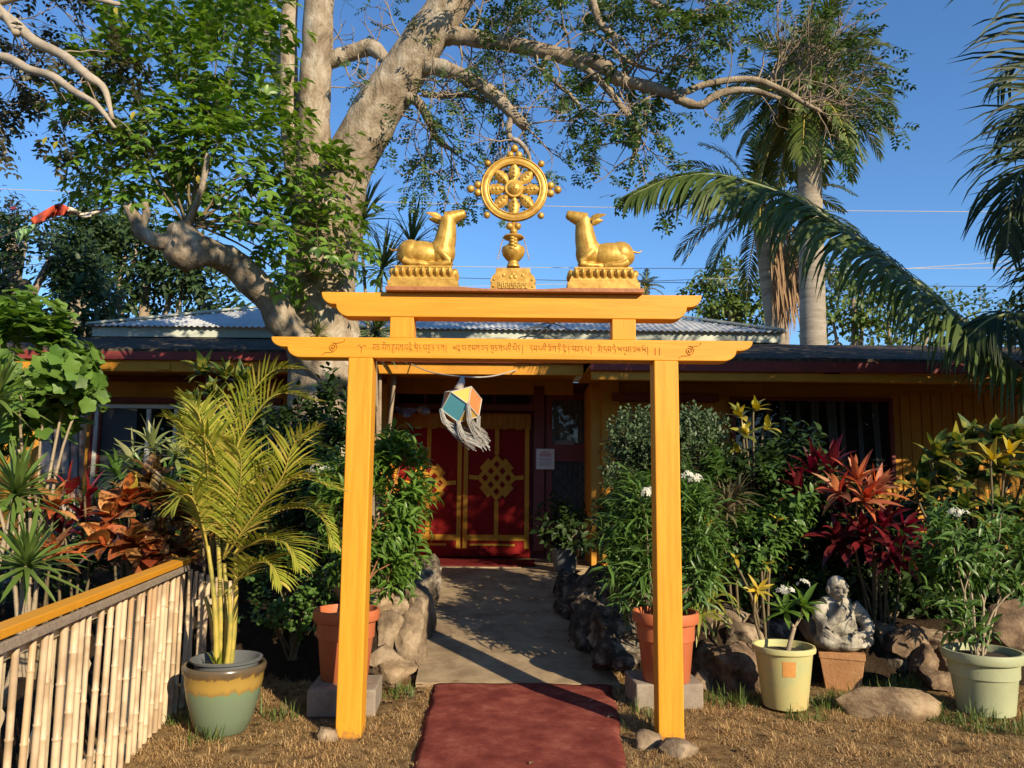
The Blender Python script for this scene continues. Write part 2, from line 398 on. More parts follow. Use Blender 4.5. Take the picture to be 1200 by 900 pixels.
# ------------------------------------------------------------------ ground, beds, path
PATH = [(5.2, -.66, .80), (6.05, -.69, .82), (7.0, -.74, .70), (8.2, -.90, .62), (9.6, -1.10, .70), (10.3, -2.6, 1.0)]   # Y, left edge, right edge
PORCH_Z = .37
def path_z(y): return max(0.0, min(PORCH_Z, PORCH_Z * (y - 6.0) / 3.7)) if y > 6 else 0.0
def path_x(y):
    for (a, b_) in zip(PATH, PATH[1:]):
        if y <= b_[0]:
            t_ = max(0, (y - a[0]) / (b_[0] - a[0])); return a[1] + (b_[1] - a[1]) * t_, a[2] + (b_[2] - a[2]) * t_
    return PATH[-1][1], PATH[-1][2]
def lawn_h(x, y):
    n = noise.noise(Vector((x * 5, y * 5, 0))) * .014 + noise.noise(Vector((x * 15, y * 15, 3))) * .010 + noise.noise(Vector((x * 1.3, y * 1.3, 7))) * .02
    return n - .012
def grid_sheet(name, xs, ys, h, mat, **kw):
    mb = MB(); nx = len(xs)
    mb.v = [(x, y, h(x, y)) for y in ys for x in xs]
    mb.f = [(j * nx + i, j * nx + i + 1, (j + 1) * nx + i + 1, (j + 1) * nx + i) for j in range(len(ys) - 1) for i in range(nx - 1)]
    mb.mi = [0] * len(mb.f)
    return mb.build(name, mat, smooth=True, **kw)
xs = [-900, -300, -100, -40, -20, -12, -8, -6, -5] + list(np.arange(-4, 4.01, .05)) + [5, 6, 8, 12, 20, 40, 100, 300, 900]
ys = [-300, -100, -40, -15, -6, -2, 0, 1] + list(np.arange(2, 7.5, .05)) + [8, 10, 14, 20, 40, 100, 300, 900, 1500]
M['lawn'] = ramp_noise('dry_lawn', [(.34, (.09, .055, .025)), (.46, (.22, .14, .065)), (.56, (.34, .23, .11)), (.68, (.44, .31, .15))], scale=11, rough=1, bump=1, bscale=70, bdist=.04, spec=.05)
def gh(x, y):
    if abs(x) > 4.5 or y > 7.6 or y < 1.9: return -.03
    c = carpet_x(y)
    k = 1.0
    if c[0] - .1 < x < c[1] + .1 and y < 6.3: k = .15
    return lawn_h(x, y) * k - (.012 if k < 1 else 0)
def carpet_x(y):
    t_ = (y - 4.1) / 2.0; return -.49 - .07 * t_, .60 + .17 * t_
ground = grid_sheet('ground', xs, ys, gh, M['lawn']); tag(ground, kind='structure')

# concrete path ramping up to the porch slab
mb = MB(); rows = np.arange(6.0, 10.31, .12)
for y in rows:
    l, r_ = path_x(y)
    for k in range(13):
        x = l + (r_ - l) * k / 12
        mb.v.append((x, y, path_z(y) + .022 + .006 * noise.noise(Vector((x * 2, y * 2, 1)))))
mb.f = [(j * 13 + i, j * 13 + i + 1, (j + 1) * 13 + i + 1, (j + 1) * 13 + i) for j in range(len(rows) - 1) for i in range(12)]
n0 = len(mb.v)
for k in range(13): mb.v.append((mb.v[k][0], 6.0 - .004, -.05))
mb.f += [(n0 + i, n0 + i + 1, i + 1, i) for i in range(12)]; mb.mi = [0] * len(mb.f)
tag(mb.build('concrete_path', M['concrete'], smooth=40), kind='structure')
mb = MB(); mb.box((-.8, 11.0, (PORCH_Z + .026) / 2), (4.0, 1.5, PORCH_Z + .026))
tag(mb.build('porch_slab', M['concrete'], bevel=.01), kind='structure')

# red carpet runner: thin, with a wavy edge
mb = MB(); rows = np.arange(1.2, 6.02, .04); K = 28
for y in rows:
    l, r_ = carpet_x(y)
    l += .022 * noise.noise(Vector((y * 3, 0, 0))) + .008 * noise.noise(Vector((y * 14, 0, 0))); r_ += .022 * noise.noise(Vector((y * 3, 5, 0))) + .008 * noise.noise(Vector((y * 14, 5, 0)))
    for k in range(K + 1):
        x = l + (r_ - l) * k / K
        e = -.012 if k in (0, K) else 0
        mb.v.append((x, y, (.019 if k not in (0, K) else .019 + .010 * noise.noise(Vector((y * 5, k, 0)))) + e + .009 * noise.noise(Vector((x * 3, y * 3, 2))) + .005 * noise.noise(Vector((x * 9, y * 4, 4)))))
mb.f = [(j * (K + 1) + i, j * (K + 1) + i + 1, (j + 1) * (K + 1) + i + 1, (j + 1) * (K + 1) + i) for j in range(len(rows) - 1) for i in range(K)]; mb.mi = [0] * len(mb.f)
o = mb.build('carpet_runner', M['carpet'], smooth=True, origin=(0, 4, 0)); tag(o, 'worn dark red carpet runner leading under the orange gate', 'carpet')
o.modifiers.new('s', 'SOLIDIFY').thickness = .006
mb = MB(); mb.box((-.72, 10.75, PORCH_Z + .036), (2.1, .82, .018), R(-1.5))
o = mb.build('door_mat', M['mat'], origin=(-.72, 10.75, PORCH_Z + .026), bevel=.006); tag(o, 'dark red door mat on the porch before the curtained doors', 'mat')

# raised planting beds
def bed(name, xs, ys, fn):
    o = grid_sheet(name, xs, ys, fn, M['soil']); tag(o, kind='structure')
def smooth(a, b_, x): x = max(0, min(1, (x - a) / (b_ - a))); return x * x * (3 - 2 * x)
def left_bed(x, y):
    l, _ = path_x(y)
    k = smooth(6.05, 6.5, y) * smooth(.06, .42, l - x)
    return -.05 + .5 * k + .05 * noise.noise(Vector((x * 2.5, y * 2.5, 0))) * k
def right_bed(x, y):
    _, r_ = path_x(y)
    k = smooth(6.15, 6.6, y) * smooth(.04, .4, x - r_)
    return -.05 + .45 * k + .05 * noise.noise(Vector((x * 2.5, y * 2.5, 9))) * k
bed('soil_bed', list(np.arange(-9, -.6, .15)), list(np.arange(5.9, 10.7, .15)), left_bed)
bed('soil_bed', list(np.arange(.6, 9, .15)), list(np.arange(6.0, 10.5, .15)), right_bed)
grid_s = grid_sheet('soil_bed', list(np.arange(-7, -2.25, .2)), list(np.arange(2.2, 6.3, .2)), lambda x, y: .03 + .06 * noise.noise(Vector((x * 2, y * 2, 4))) + .10 * smooth(-2.3, -3.0, x), M['soil']); tag(grid_s, kind='structure')

# ------------------------------------------------------------------ the gate
GY = 4.9
pl = G(409, 861); pr = G(788, 868)
XL, XR = pl.x, pr.x
gate = thing('garden_gate', 'orange torii style wooden gate with two stacked beams and two posts', 'gate', (0, GY, 0))
zl0, zl1 = P(600, 421, GY - .07).z, P(600, 397, GY - .07).z        # lower beam
zu0, zu1 = P(600, 372.5, GY - .07).z, P(600, 344, GY - .07).z      # upper beam
PW = .152
for X in (XL, XR):
    mb = MB(); mb.box((X, GY, (zl0 - .02) / 2), (PW, PW, zl0 + .02)); mb.build('post', M['orange_post'], gate, bevel=.008, seg=3)
def beam_outline(x0, x1, z0, z1, a, c):
    h = z1 - z0; o = []
    def side(sgn, xe):
        pts = [(xe, z1), (xe, z1 - .006)]
        for k in range(1, 9):
            th = math.pi / 2 * k / 8; pts.append((xe + sgn * a * (1 - math.cos(th)), z1 - .006 - (h * .5 - .006) * math.sin(th)))
        xs_ = xe + sgn * (a + .018); pts.append((xs_, z1 - h * .5))
        for k in range(1, 9):
            th = math.pi / 2 * k / 8; pts.append((xs_ + sgn * c * (1 - math.cos(th)), z1 - h * .5 - h * .5 * math.sin(th)))
        return pts
    return side(1, x0) + side(-1, x1)[::-1]
bx0, bx1 = P(322, 396, GY).x, P(878, 400, GY).x
ux0, ux1 = P(380, 343, GY).x, P(819, 347, GY).x
mb = MB(); mb.prism(beam_outline(bx0, bx1, zl0, zl1, .085, .085), GY - .074, GY + .074); lower = mb.build('lower_beam', M['orange_beam'], gate, bevel=.006, recalc=True)
mb = MB(); mb.prism(beam_outline(ux0, ux1, zu0, zu1, .075, .085), GY - .072, GY + .072); mb.build('upper_beam', M['orange_beam'], gate, bevel=.006, recalc=True)
for px in (472.5, 729.5):
    c = P(px, 384, GY); mb = MB(); mb.box((c.x, GY, (zl1 + zu0) / 2), (.148, .135, zu0 - zl1)); mb.build('strut', M['orange_post'], gate, bevel=.005)
# plank on top, slightly sagging
mb = MB(); px0, px1 = P(455, 342, GY).x, P(751, 342, GY).x
top = []; bot = []
for k in range(25):
    t_ = k / 24; x = px0 + (px1 - px0) * t_
    e = .022 if (t_ < .29 or t_ > .70) else .010 + .012 * abs((t_ - .495) / .205) ** 2.5
    top.append((x, zu1 + e + .006)); bot.append((x, zu1 + .001))
mb.prism(top + bot[::-1], GY - .125, GY + .11); mb.build('top_plank', M['plank'], gate, bevel=.003, recalc=True)
# carved spirals and the line of script on the lower beam
FY = GY - .0755
def stroke(mb, pts, wd, y=FY, th=.002):
    for a, b_ in zip(pts, pts[1:]):
        a = Vector((a[0], a[1])); b_ = Vector((b_[0], b_[1])); d = b_ - a
        if d.length < 1e-6: continue
        n_ = Vector((-d.y, d.x)).normalized() * wd / 2; e = d.normalized() * wd * .3
        q = [a - e + n_, b_ + e + n_, b_ + e - n_, a - e - n_]
        vs = [(p.x, y, p.y) for p in q] + [(p.x, y - th, p.y) for p in q]
        mb.add(vs, [(0, 1, 2, 3), (7, 6, 5, 4), (0, 4, 5, 1), (1, 5, 6, 2), (2, 6, 7, 3), (3, 7, 4, 0)])
for (cx, cy) in ((390, 407), (808, 411)):
    mb = MB()
    c = P(cx, cy, FY); s_ = MPP(c); pts = []
    for k in range(46):
        th = k / 45 * 2.2 * 2 * math.pi / 2 * 1.7; r_ = (.8 + 4.6 * k / 45) * s_
        pts.append((c.x + r_ * math.cos(th + 2.2), c.z + r_ * math.sin(th + 2.2)))
    e = pts[-1]
    stroke(mb, pts, .0035)
    tail1 = [(c.x + s_ * x, c.z + s_ * z) for (x, z, _) in catmull([(-1, 5.5, 0), (4, 5, 0), (9, 5.5, 0), (12.5, 7, 0), (14, 10, 0)], 4)]
    tail2 = [(c.x - s_ * x * .95, c.z - s_ * z) for (x, z, _) in catmull([(-1, 5.5, 0), (4, 6, 0), (8, 6.2, 0), (11, 7.2, 0), (13, 9.5, 0)], 4)]
    stroke(mb, tail1, .003); stroke(mb, tail2, .003)
    mb.build('carved_spiral', M['orange_mark'], lower)
GLY = {
 'g': [[(0, 1), (.95, 1)], [(.88, 1), (.88, -.1)], [(.3, 1), (.3, .55), (.08, .35), (.25, .1), (.45, .3), (.3, .55)]],
 'ng': [[(0, 1), (.85, 1)], [(.35, 1), (.12, .6), (.5, .55), (.8, .3), (.55, .02), (.1, .05)]],
 's': [[(0, 1), (.95, 1)], [(.12, 1), (.35, .55), (.1, .15)], [(.35, .55), (.7, .7), (.75, 1)], [(.88, 1), (.88, -.1)]],
 'th': [[(0, 1), (.9, 1)], [(.45, 1), (.12, .65), (.5, .45), (.8, .7), (.5, .95)], [(.5, .45), (.15, .2), (.5, 0), (.8, .2)]],
 'b': [[(0, 1), (.9, 1)], [(.12, 1), (.1, .4), (.45, .2), (.85, .45)], [(.85, 1), (.85, 0)]],
 'r': [[(.05, 1), (.8, 1)], [(.45, 1), (.3, .6), (.75, .3), (.45, -.15)]],
 'ny': [[(0, 1), (.95, 1)], [(.15, 1), (.3, .5), (.05, .3)], [(.5, 1), (.45, .4), (.7, .3)], [(.9, 1), (.85, -.3)]],
 'z': [[(0, 1), (.9, 1)], [(.15, 1), (.7, .6), (.15, .3), (.8, .15)]],
 'n': [[(.05, 1), (.9, 1)], [(.5, 1), (.25, .55), (.6, .45), (.6, .15), (.35, -.3)]],
 'l': [[(.05, 1), (.05, .4), (.35, .35), (.45, .8)], [(.45, .8), (.6, .35), (.85, .55)], [(.85, 1), (.85, 0)]],
 'm': [[(0, 1), (.95, 1)], [(.2, 1), (.15, .3), (.45, .25), (.4, .5), (.15, .45)], [(.45, .3), (.88, .4)], [(.88, 1), (.88, 0)]],
 'c': [[(0, 1), (.9, 1)], [(.15, .75), (.75, .75), (.8, .3), (.4, .1), (.12, .35)]],
 'd': [[(0, 1), (.85, 1)], [(.5, 1), (.2, .6), (.65, .45), (.75, .05), (.5, -.35)]],
 'ph': [[(.05, .9), (.1, .3), (.85, .35)], [(.85, 1), (.85, 0)], [(.3, .9), (.45, 1), (.45, .7)]],
 'p': [[(.05, 1), (.08, .35), (.85, .35)], [(.85, 1), (.85, 0)]],
 'ch': [[(0, 1), (.9, 1)], [(.15, .75), (.85, .75), (.5, .5), (.85, .2), (.45, 0), (.1, .3), (.5, .5)]],
 't': [[(0, 1), (.85, 1)], [(.3, 1), (.12, .5), (.45, .4), (.7, .65), (.8, .1), (.65, -.15)]],
 'a': [[(0, 1), (.85, 1)], [(.35, 1), (.15, .5), (.55, .45), (.65, .1), (.4, -.1)], [(.65, 1), (.8, .75)]],
 '|': [[(.4, 1.1), (.4, -.5)]], '.': [[(.2, .95), (.32, .85)]],
 'T': [[(0, 1), (.9, 1)], [(.15, .7), (.8, .7)], [(.45, .7), (.15, .3), (.5, 0), (.2, -.5)], [(.5, .3), (.85, -.2)]],
 'Y': [[(0, 1), (.95, 1)], [(.15, 1), (.3, .4), (.7, .45)], [(.85, 1), (.8, .1), (.3, -.1), (.7, -.45), (.95, -.3)]],
}
VOW = {'i': [[(.25, 1.1), (.3, 1.5), (.75, 1.35), (.7, 1.1)]], 'e': [[(.1, 1.5), (.55, 1.15)]], 'o': [[(.05, 1.35), (.45, 1.15), (.85, 1.4)]], 'u': [[(.5, 0), (.15, -.3), (.5, -.55), (.9, -.3)]]}
TEXT = "g ng . g+i s . th+u g s . b T+e . ny+e r . b z+u ng . n s | _ l T . b . th m s . c d . Y ng s . p a+i . ph+i r | _ d m . p a+i . ch+o s . n+i . T+o n . m ch d . p | _ g+o . t m . d+e . l . ph+u g . ch l . l+o |".split()
adv = {'.': .38, '|': .8, '_': 1.5}
tot = sum(adv.get(k.split('+')[0], 1.08) for k in TEXT)
xa, xb = P(437, 408, FY), P(761, 412, FY); step = (xb.x - xa.x) / tot
zc = (zl0 + zl1) / 2; hh = .033; mb = MB(); x = xa.x
for k in TEXT:
    b_, *vw = k.split('+')
    if b_ != '_':
        for st in GLY[b_] + [q for v_ in vw for q in VOW[v_]]:
            stroke(mb, [(x + a * step, zc - .012 + c * hh) for a, c in st], .0014)
    elif mb.v: mb.build('inscription', M['orange_mark'], lower); mb = MB()
    x += adv.get(b_, 1.08) * step
mb.build('inscription', M['orange_mark'], lower); mb = MB()
c = P(424, 408, FY)                        # opening mark and closing double stroke
stroke(mb, [(c.x + s_, c.z + t_) for s_, t_ in ((-.026, .014), (-.012, .018), (-.002, .004), (.012, .018), (.028, .014))], .003)
stroke(mb, [(c.x, c.z + .004), (c.x - .003, c.z - .03)], .003)
mb.build('inscription', M['orange_mark'], lower); mb = MB()
for px in (768, 773):
    c = P(px, 411, FY); stroke(mb, [(c.x, c.z + .018), (c.x, c.z - .026)], .004)
mb.build('inscription', M['orange_mark'], lower)

# ------------------------------------------------------------------ golden deer and wheel on the plank
Z0 = zu1 + .028
def lotus_base(name, xa, xb, parent, npet):
    "two-step base with a row of lotus petals round it"
    mb = MB(); xm = (xa + xb) / 2; wd = xb - xa; dp = .20
    mb.box((xm, GY, Z0 + .022), (wd, dp, .044))
    mb.box((xm, GY, Z0 + .05), (wd * .95, dp * .94, .012))
    n = 5
    sec = [(.95, .054), (.90, .075), (.82, .115), (.76, .132), (.80, .134), (.80, .146)]
    vs = []; fs = []
    for f_, z in sec:
        a, b_ = wd * f_ / 2, dp * f_ / 2
        vs += [(xm - a, GY - b_, Z0 + z), (xm + a, GY - b_, Z0 + z), (xm + a, GY + b_, Z0 + z), (xm - a, GY + b_, Z0 + z)]
    for i in range(1, len(sec)):
        for k in range(4): fs.append(((i - 1) * 4 + k, (i - 1) * 4 + (k + 1) % 4, i * 4 + (k + 1) % 4, i * 4 + k))
    fs.append(tuple(range(len(vs) - 4, len(vs)))); mb.add(vs, fs)
    def petals(p0, p1, nn, outw):
        for k in range(nn):
            c = p0.lerp(p1, (k + .5) / nn); w_ = (p1 - p0).length / nn * .5
            tl = Matrix.Rotation(.38, 3, outw.cross(Vector((0, 0, 1))) * -1)
            ax = Matrix((Vector((p1 - p0).normalized()), outw, Vector((0, 0, 1)))).transposed()
            mb.ball(c, (w_ * 1.02, .020, .041), 10, tl @ ax)
            mb.ball(c + outw * .011 + Vector((0, 0, .004)), (w_ * .6, .016, .030), 8, tl @ ax)
    a, b_ = wd * .86 / 2, dp * .86 / 2; z = Z0 + .094
    petals(Vector((xm - a, GY - b_, z)), Vector((xm + a, GY - b_, z)), npet, Vector((0, -1, 0)))
    petals(Vector((xm + a, GY - b_, z)), Vector((xm + a, GY + b_, z)), npet // 2, Vector((1, 0, 0)))
    petals(Vector((xm - a, GY - b_, z)), Vector((xm - a, GY + b_, z)), npet // 2, Vector((-1, 0, 0)))
    return mb.build(name, M['gold'], parent, smooth=45)
def deer(label, xa_px, xb_px, cx_px, cy_px, sgn):
    xa, xb = P(xa_px, 325, GY).x, P(xb_px, 325, GY).x
    root = thing('deer_statue', label, 'statue', ((xa + xb) / 2, GY, Z0), 'golden deer flanking the wheel')
    lotus_base('lotus_base', xa, xb, root, 9)
    c0 = P(cx_px, cy_px, GY); s = MPP(c0); zb = Z0 + .146
    def L(u, v, dy=0.0): return Vector((c0.x + sgn * (u - 500) * s, GY + dy * s, zb + (311 - v) * s))
    mb = MB()
    B = lambda u, v, dy, ru, rd, rvv, rot=0: mb.ball(L(u, v, dy), (ru * s, rd * s, rvv * s), 32, Matrix.Rotation(-sgn * rot, 3, 'Y'))
    B(492, 294.5, 0, 28, 15, 16.5); B(481, 291.5, 0, 15.5, 14.5, 15); B(518, 291, 0, 15.5, 14, 18.5)
    T = lambda pts, rr, n=20: mb.tube([L(*p) for p in pts], [r_ * s for r_ in rr], n)
    T(catmull([(516, 296, 0), (520, 283, 0), (522.5, 268, 0), (523.5, 254, 0), (522, 248, 0)], 4), list(np.interp(np.arange(17), [0, 3, 7, 11, 16], [8, 13.8, 12.2, 10.2, 9.2])))
    T(catmull([(520, 250.5, 0), (528, 249.3, 0), (536, 246.5, 0), (541.5, 244.5, 0), (544.5, 243.6, 0)], 3), list(np.interp(np.arange(13), [0, 3, 7, 10, 12], [8.4, 8.8, 6.4, 5.2, 3.8])))
    B(526, 246.3, 0, 6, 6.2, 4)                                          # brow
    for d in (-1, 1):
        B(483, 296.5, d * 8, 11.5, 6, 12.5, .2)                          # haunch
        T([(474, 303, d * 9), (482, 307, d * 10), (492, 307.5, d * 10.5), (501, 308.5, d * 9.5)], [5, 4, 3.4, 2.6])
        T([(515, 291, d * 8), (521, 297.5, d * 10), (528, 304.5, d * 10)], [6.5, 5, 4])
        T([(529, 305.5, d * 10), (520, 307.8, d * 10.5), (508, 307.8, d * 9), (499, 309, d * 7)], [3.8, 3.3, 3, 2.4])
        mb.ball(L(530.5, 246.8, d * 5.2), 1.5 * s, 8)                    # eye bulge
    B(492, 308.5, 0, 27, 10, 2.5)
    body = remesh_build(mb, 'body', M['gold'], root, voxel=.0032, smooth_it=7)
    for d in (-1, 1):
        mb = MB(); base = L(517.5, 252, d * 6); dv = (L(500, 247.5 - (d > 0) * 1.5, d * 13) - base); ln = dv.length
        mb.strap(base, dv, Vector((0, d, .55)), ln * 1.05, 9.5 * s, droop=.0, seg=8, fold=.22, shape='lance')
        e = mb.build('ear', M['gold'], root, smooth=True); sd = e.modifiers.new('s', 'SOLIDIFY'); sd.thickness = .006; e.modifiers.new('u', 'SUBSURF').render_levels = 1
    mb = MB(); mb.tube([L(*p) for p in catmull([(468.5, 287, 0), (463, 289, 0), (458.5, 289, 0), (455.5, 286.5, 0)], 4)], list(np.linspace(1.6, .45, 13) * s), 8)
    mb.build('tail', M['gold'], root, smooth=True)
deer('golden deer lying on a lotus base, looking up at the wheel from the tree side', 457, 538, 500, 311, 1)
deer('golden deer on a lotus base nearer the palms, thin tail sticking out', 664, 747, 708, 314, -1)

wheel = thing('wheel_ornament', 'gold eight spoked wheel on a vase and plaque at the middle of the gate top', 'ornament', (P(602, 338, GY).x, GY, Z0 - .010))
gc = P(602.5, 222, GY); s = MPP(gc)
mb = MB(); Ro = 39.5 * s
prof = []
for k in range(15):
    th = 2 * math.pi * k / 14; prof.append((Ro - 5.2 * s + 5.2 * s * math.cos(th), 4.2 * s * math.sin(th)))
mb.lathe(gc, prof, 72, 'Y', cap=False)
for rr in (Ro - 1.4 * s, Ro - 9 * s):
    mb.lathe(gc, [(rr + 1.1 * s * math.cos(a), -3.2 * s + 1.3 * s * math.sin(a)) for a in np.linspace(0, 2 * math.pi, 9)], 72, 'Y', cap=False)
mb.build('rim', M['gold'], wheel, smooth=True)
mb = MB(); mb.lathe(gc, [(0, -8.5 * s), (3, -8.2 * s)][:1] + [(2.5 * s, -8.4 * s), (5.5 * s, -7.4 * s), (7.6 * s, -5.4 * s), (8.2 * s, -4.6 * s), (10.6 * s, -4.6 * s), (11.4 * s, -3 * s), (11.4 * s, 4 * s), (0, 5 * s)], 36, 'Y')
for k in range(9):
    a = k * .7; mb.ball(gc + Vector((3.2 * s * math.cos(a) * (k % 3) / 2, -8 * s, 3.2 * s * math.sin(a) * (k % 3) / 2)), 1.2 * s, 8)
mb.build('hub', M['gold'], wheel, smooth=50)
for k in range(8):
    a = 2 * math.pi * k / 8; d = Vector((math.sin(a), 0, math.cos(a))); sdv = Vector((math.cos(a), 0, -math.sin(a)))
    mb = MB(); secs = [(10, 3.0), (13, 3.6), (17, 5.6), (20, 6.4), (22.5, 5.2), (25, 6.0), (28, 4.0), (31, 3.8)]
    vs = []; fs = []
    for (r_, wd) in secs:
        c = gc + d * r_ * s
        for (q, y) in ((-1, 0), (-.55, -2.6), (0, -3.4), (.55, -2.6), (1, 0), (.6, 2.2), (-.6, 2.2)):
            vs.append(c + sdv * q * wd * s * 1.15 + Vector((0, y * s, 0)))
    for i in range(1, len(secs)):
        for j in range(7): fs.append(((i - 1) * 7 + j, (i - 1) * 7 + (j + 1) % 7, i * 7 + (j + 1) % 7, i * 7 + j))
    mb.add(vs, fs)
    for r_ in (15.5, 20, 24.5): mb.ball(gc + d * r_ * s + Vector((0, -3.4 * s, 0)), (1.7 * s, 1.2 * s, 1.7 * s), 8)
    mb.build('spoke', M['gold'], wheel, smooth=40)
def jewel(dx, dz, r_=4.0):
    mb = MB(); mb.ball(gc + Vector((dx * s, 0, dz * s)), r_ * s, 18); mb.build('jewel', M['gold'], wheel, smooth=True)
for a in (45, 135, 225, 315): jewel(44.6 * math.sin(R(a)) * 1.0, 44.6 * math.cos(R(a)))
for (dx, dz) in ((-5, 42), (5, 42), (0, 50), (-42.5, 5), (-42.5, -4.5), (-51, 0), (42.5, 5), (42.5, -4.5), (51, 0)): jewel(dx, dz, 4.6)
mb = MB(); vc = Vector((gc.x - .2 * s, GY, gc.z))
for (dx, dz, r_) in ((-4.5, -44.5, 4.4), (4.5, -44.5, 4.4), (0, -51, 4.6)): mb.ball(vc + Vector((dx * s, 0, dz * s)), r_ * s, 14)
mb.tube([vc + Vector((0, 0, -38 * s)), vc + Vector((0, 0, -60 * s))], 2.4 * s, 10)
mb.build('stem', M['gold'], wheel, smooth=True)
mb = MB(); zt = -56.5
mb.lathe(vc, [(r_ * s, z * s) for r_, z in ((0, -56.2), (11, -56.5), (12, -58.2), (11, -59.6), (5.5, -61.5), (5.2, -65), (8, -67.5), (12.8, -70.5), (13.6, -74), (12.6, -79), (9, -84), (5.8, -87), (6.4, -89.5), (7.6, -92.5), (7.6, -93.6))], 28)
mb.build('vase', M['gold'], wheel, smooth=40)
mb = MB()                                   # ribbon ornament down the front of the vase
for k in range(13): mb.ball(vc + Vector(((1.5 if k % 2 else -1.5) * s, (-7.5 - 5.5 * math.sin(math.pi * min(1, max(0, (k - 1) / 11)))) * s, (-57 - 2.1 * k) * s)), (3.4 * s, 2 * s, 2 * s), 8)
mb.build('ribbon', M['gold'], wheel, smooth=True)
for d in (-1, 1):
    mb = MB()
    for k in range(9): mb.ball(vc + Vector((d * (12 + .75 * k) * s, -2 * s, (-59 - 3.1 * k) * s)), (.75 * s, .75 * s, 1.5 * s), 8)
    mb.build('bead_chain', M['gold'], wheel, smooth=True)
mb = MB(); hw, hz = 26 * s, 27 * s; zb = Z0 - .010
ol = [(-hw, 0), (hw, 0), (hw, hz * .22), (hw * .94, hz * .3), (hw * 1.0, hz * .45), (hw * .9, hz * .68), (hw * .78, hz * .76), (hw * .74, hz), (-hw * .74, hz), (-hw * .78, hz * .76), (-hw * .9, hz * .68), (-hw * 1.0, hz * .45), (-hw * .94, hz * .3), (-hw, hz * .22)]
mb.prism([(vc.x + x, zb + z) for x, z in ol], GY - .06, GY + .06)
mb.box((vc.x, GY - .062, zb + hz * .26), (hw * 1.3, .008, hz * .30))
for k in range(14):                          # raised marks along the plaque
    x = vc.x - hw * .56 + hw * 1.12 * k / 13
    mb.box((x, GY - .068, zb + hz * (.26 + .04 * (-1) ** k)), (hw * .045, .008, hz * (.14 + .05 * (k % 3))), 0)
    if k % 2: mb.box((x + hw * .03, GY - .068, zb + hz * .34), (hw * .09, .006, hz * .035))
for (x, z, r_) in ((0, .74, 2.3), (-.10, .62, 2.6), (.10, .62, 2.6), (-.42, .7, 2), (.42, .7, 2), (-.84, .5, 1.6), (.84, .5, 1.6), (-.86, .2, 1.6), (.86, .2, 1.6)):
    mb.ball((vc.x + x * hw, GY - .06, zb + z * hz), (r_ * s, 1.4 * s, r_ * s), 8)
mb.build('plaque', M['gold'], wheel, smooth=35, recalc=True)
# ------------------------------------------------------------------ the house
house = thing('house', 'low orange painted house with corrugated roof, dark red fascia and shaded porch behind the gate', 'house', (0, 11, 0))
# upper hip roof of corrugated sheet
def corr_roof(x0, x1, ye, ze, yr, zr, inset):
    n = int((x1 - x0) / .0145); vs = []; fs = []
    for i in range(n + 1):
        x = x0 + (x1 - x0) * i / n; a = .011 * math.sin(2 * math.pi * (x - x0) / .087)
        t_ = min(1, (x - x0) / inset, (x1 - x) / inset)
        vs += [(x, ye, ze + a), (x, ye + (yr - ye) * t_, ze + (zr - ze) * t_ + a)]
        if i: fs.append((2 * i - 2, 2 * i, 2 * i + 1, 2 * i - 1))
    m_ = MB(); m_.add(vs, fs)
    for xa, xb in ((x0, x0 + inset), (x1, x1 - inset)):      # side slopes and the back
        m_.add([(xa, ye, ze), (xb, yr, zr), (xa, yr + (yr - ye), ze)], [(0, 1, 2)])
    m_.add([(x0, 2 * yr - ye, ze), (x1, 2 * yr - ye, ze), (x1 - inset, yr, zr), (x0 + inset, yr, zr)], [(0, 1, 2, 3)])
    return m_
rx0, rx1 = P(101, 379, 11).x, P(921, 388, 11).x
ze = P(600, 386, 11).z
rf = corr_roof(rx0, rx1, 11, ze, 14, 4.72, 3.0).build('roof', M['roof_metal'], house, smooth=True)
mb = MB()
for xa, xb in ((rx0, rx0 + 3), (rx1, rx1 - 3)): mb.bar((xa, 11.02, ze + .03), (xb, 14, 4.76), .16, .03)
mb.bar((rx0 + 3, 14, 4.76), (rx1 - 3, 14, 4.76), .2, .03)
mb.build('ridge_cap', M['trim_pale'], rf)
mb = MB(); mb.box(((rx0 + rx1) / 2, 11.10, ze - .075), (rx1 - rx0 - .1, .04, .13)); mb.box((rx1 - .06, 12.5, ze - .075), (.04, 2.7, .13)); mb.build('roof_trim', M['trim_pale'], house)
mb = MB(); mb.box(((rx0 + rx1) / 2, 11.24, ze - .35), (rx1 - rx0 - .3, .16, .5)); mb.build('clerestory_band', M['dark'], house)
# lower shingled skirt roof: the porch side and the nearer wing
XS = P(692, 428, 8.9).x
def shed(x0, x1, yf, zf, yb, zb):
    m_ = MB(); nx = 40; ny = 8
    for j in range(ny + 1):
        for i in range(nx + 1):
            t_ = j / ny; x = x0 + (x1 - x0) * i / nx
            m_.v.append((x, yf + (yb - yf) * t_, zf + (zb - zf) * t_ + .012 * noise.noise(Vector((x * 1.5, t_ * 4, 3)))))
    m_.f = [(j * (nx + 1) + i, j * (nx + 1) + i + 1, (j + 1) * (nx + 1) + i + 1, (j + 1) * (nx + 1) + i) for j in range(ny) for i in range(nx)]; m_.mi = [0] * len(m_.f)
    n0 = len(m_.v); m_.v += [(x0, yf, zf - .05), (x1, yf, zf - .05), (x1, yb, zb - .05), (x0, yb, zb - .05)]; m_.f.append((n0 + 3, n0 + 2, n0 + 1, n0)); m_.mi.append(0)
    m_.f.append((0, n0, n0 + 1, nx)); m_.mi.append(0)
    return m_
zeL = P(220, 409, 9.4).z; zeR = P(1000, 420.5, 8.9).z
shed(-7.0, XS, 9.4, zeL, 11.05, ze - .16).build('porch_roof', M['shingle'], house)
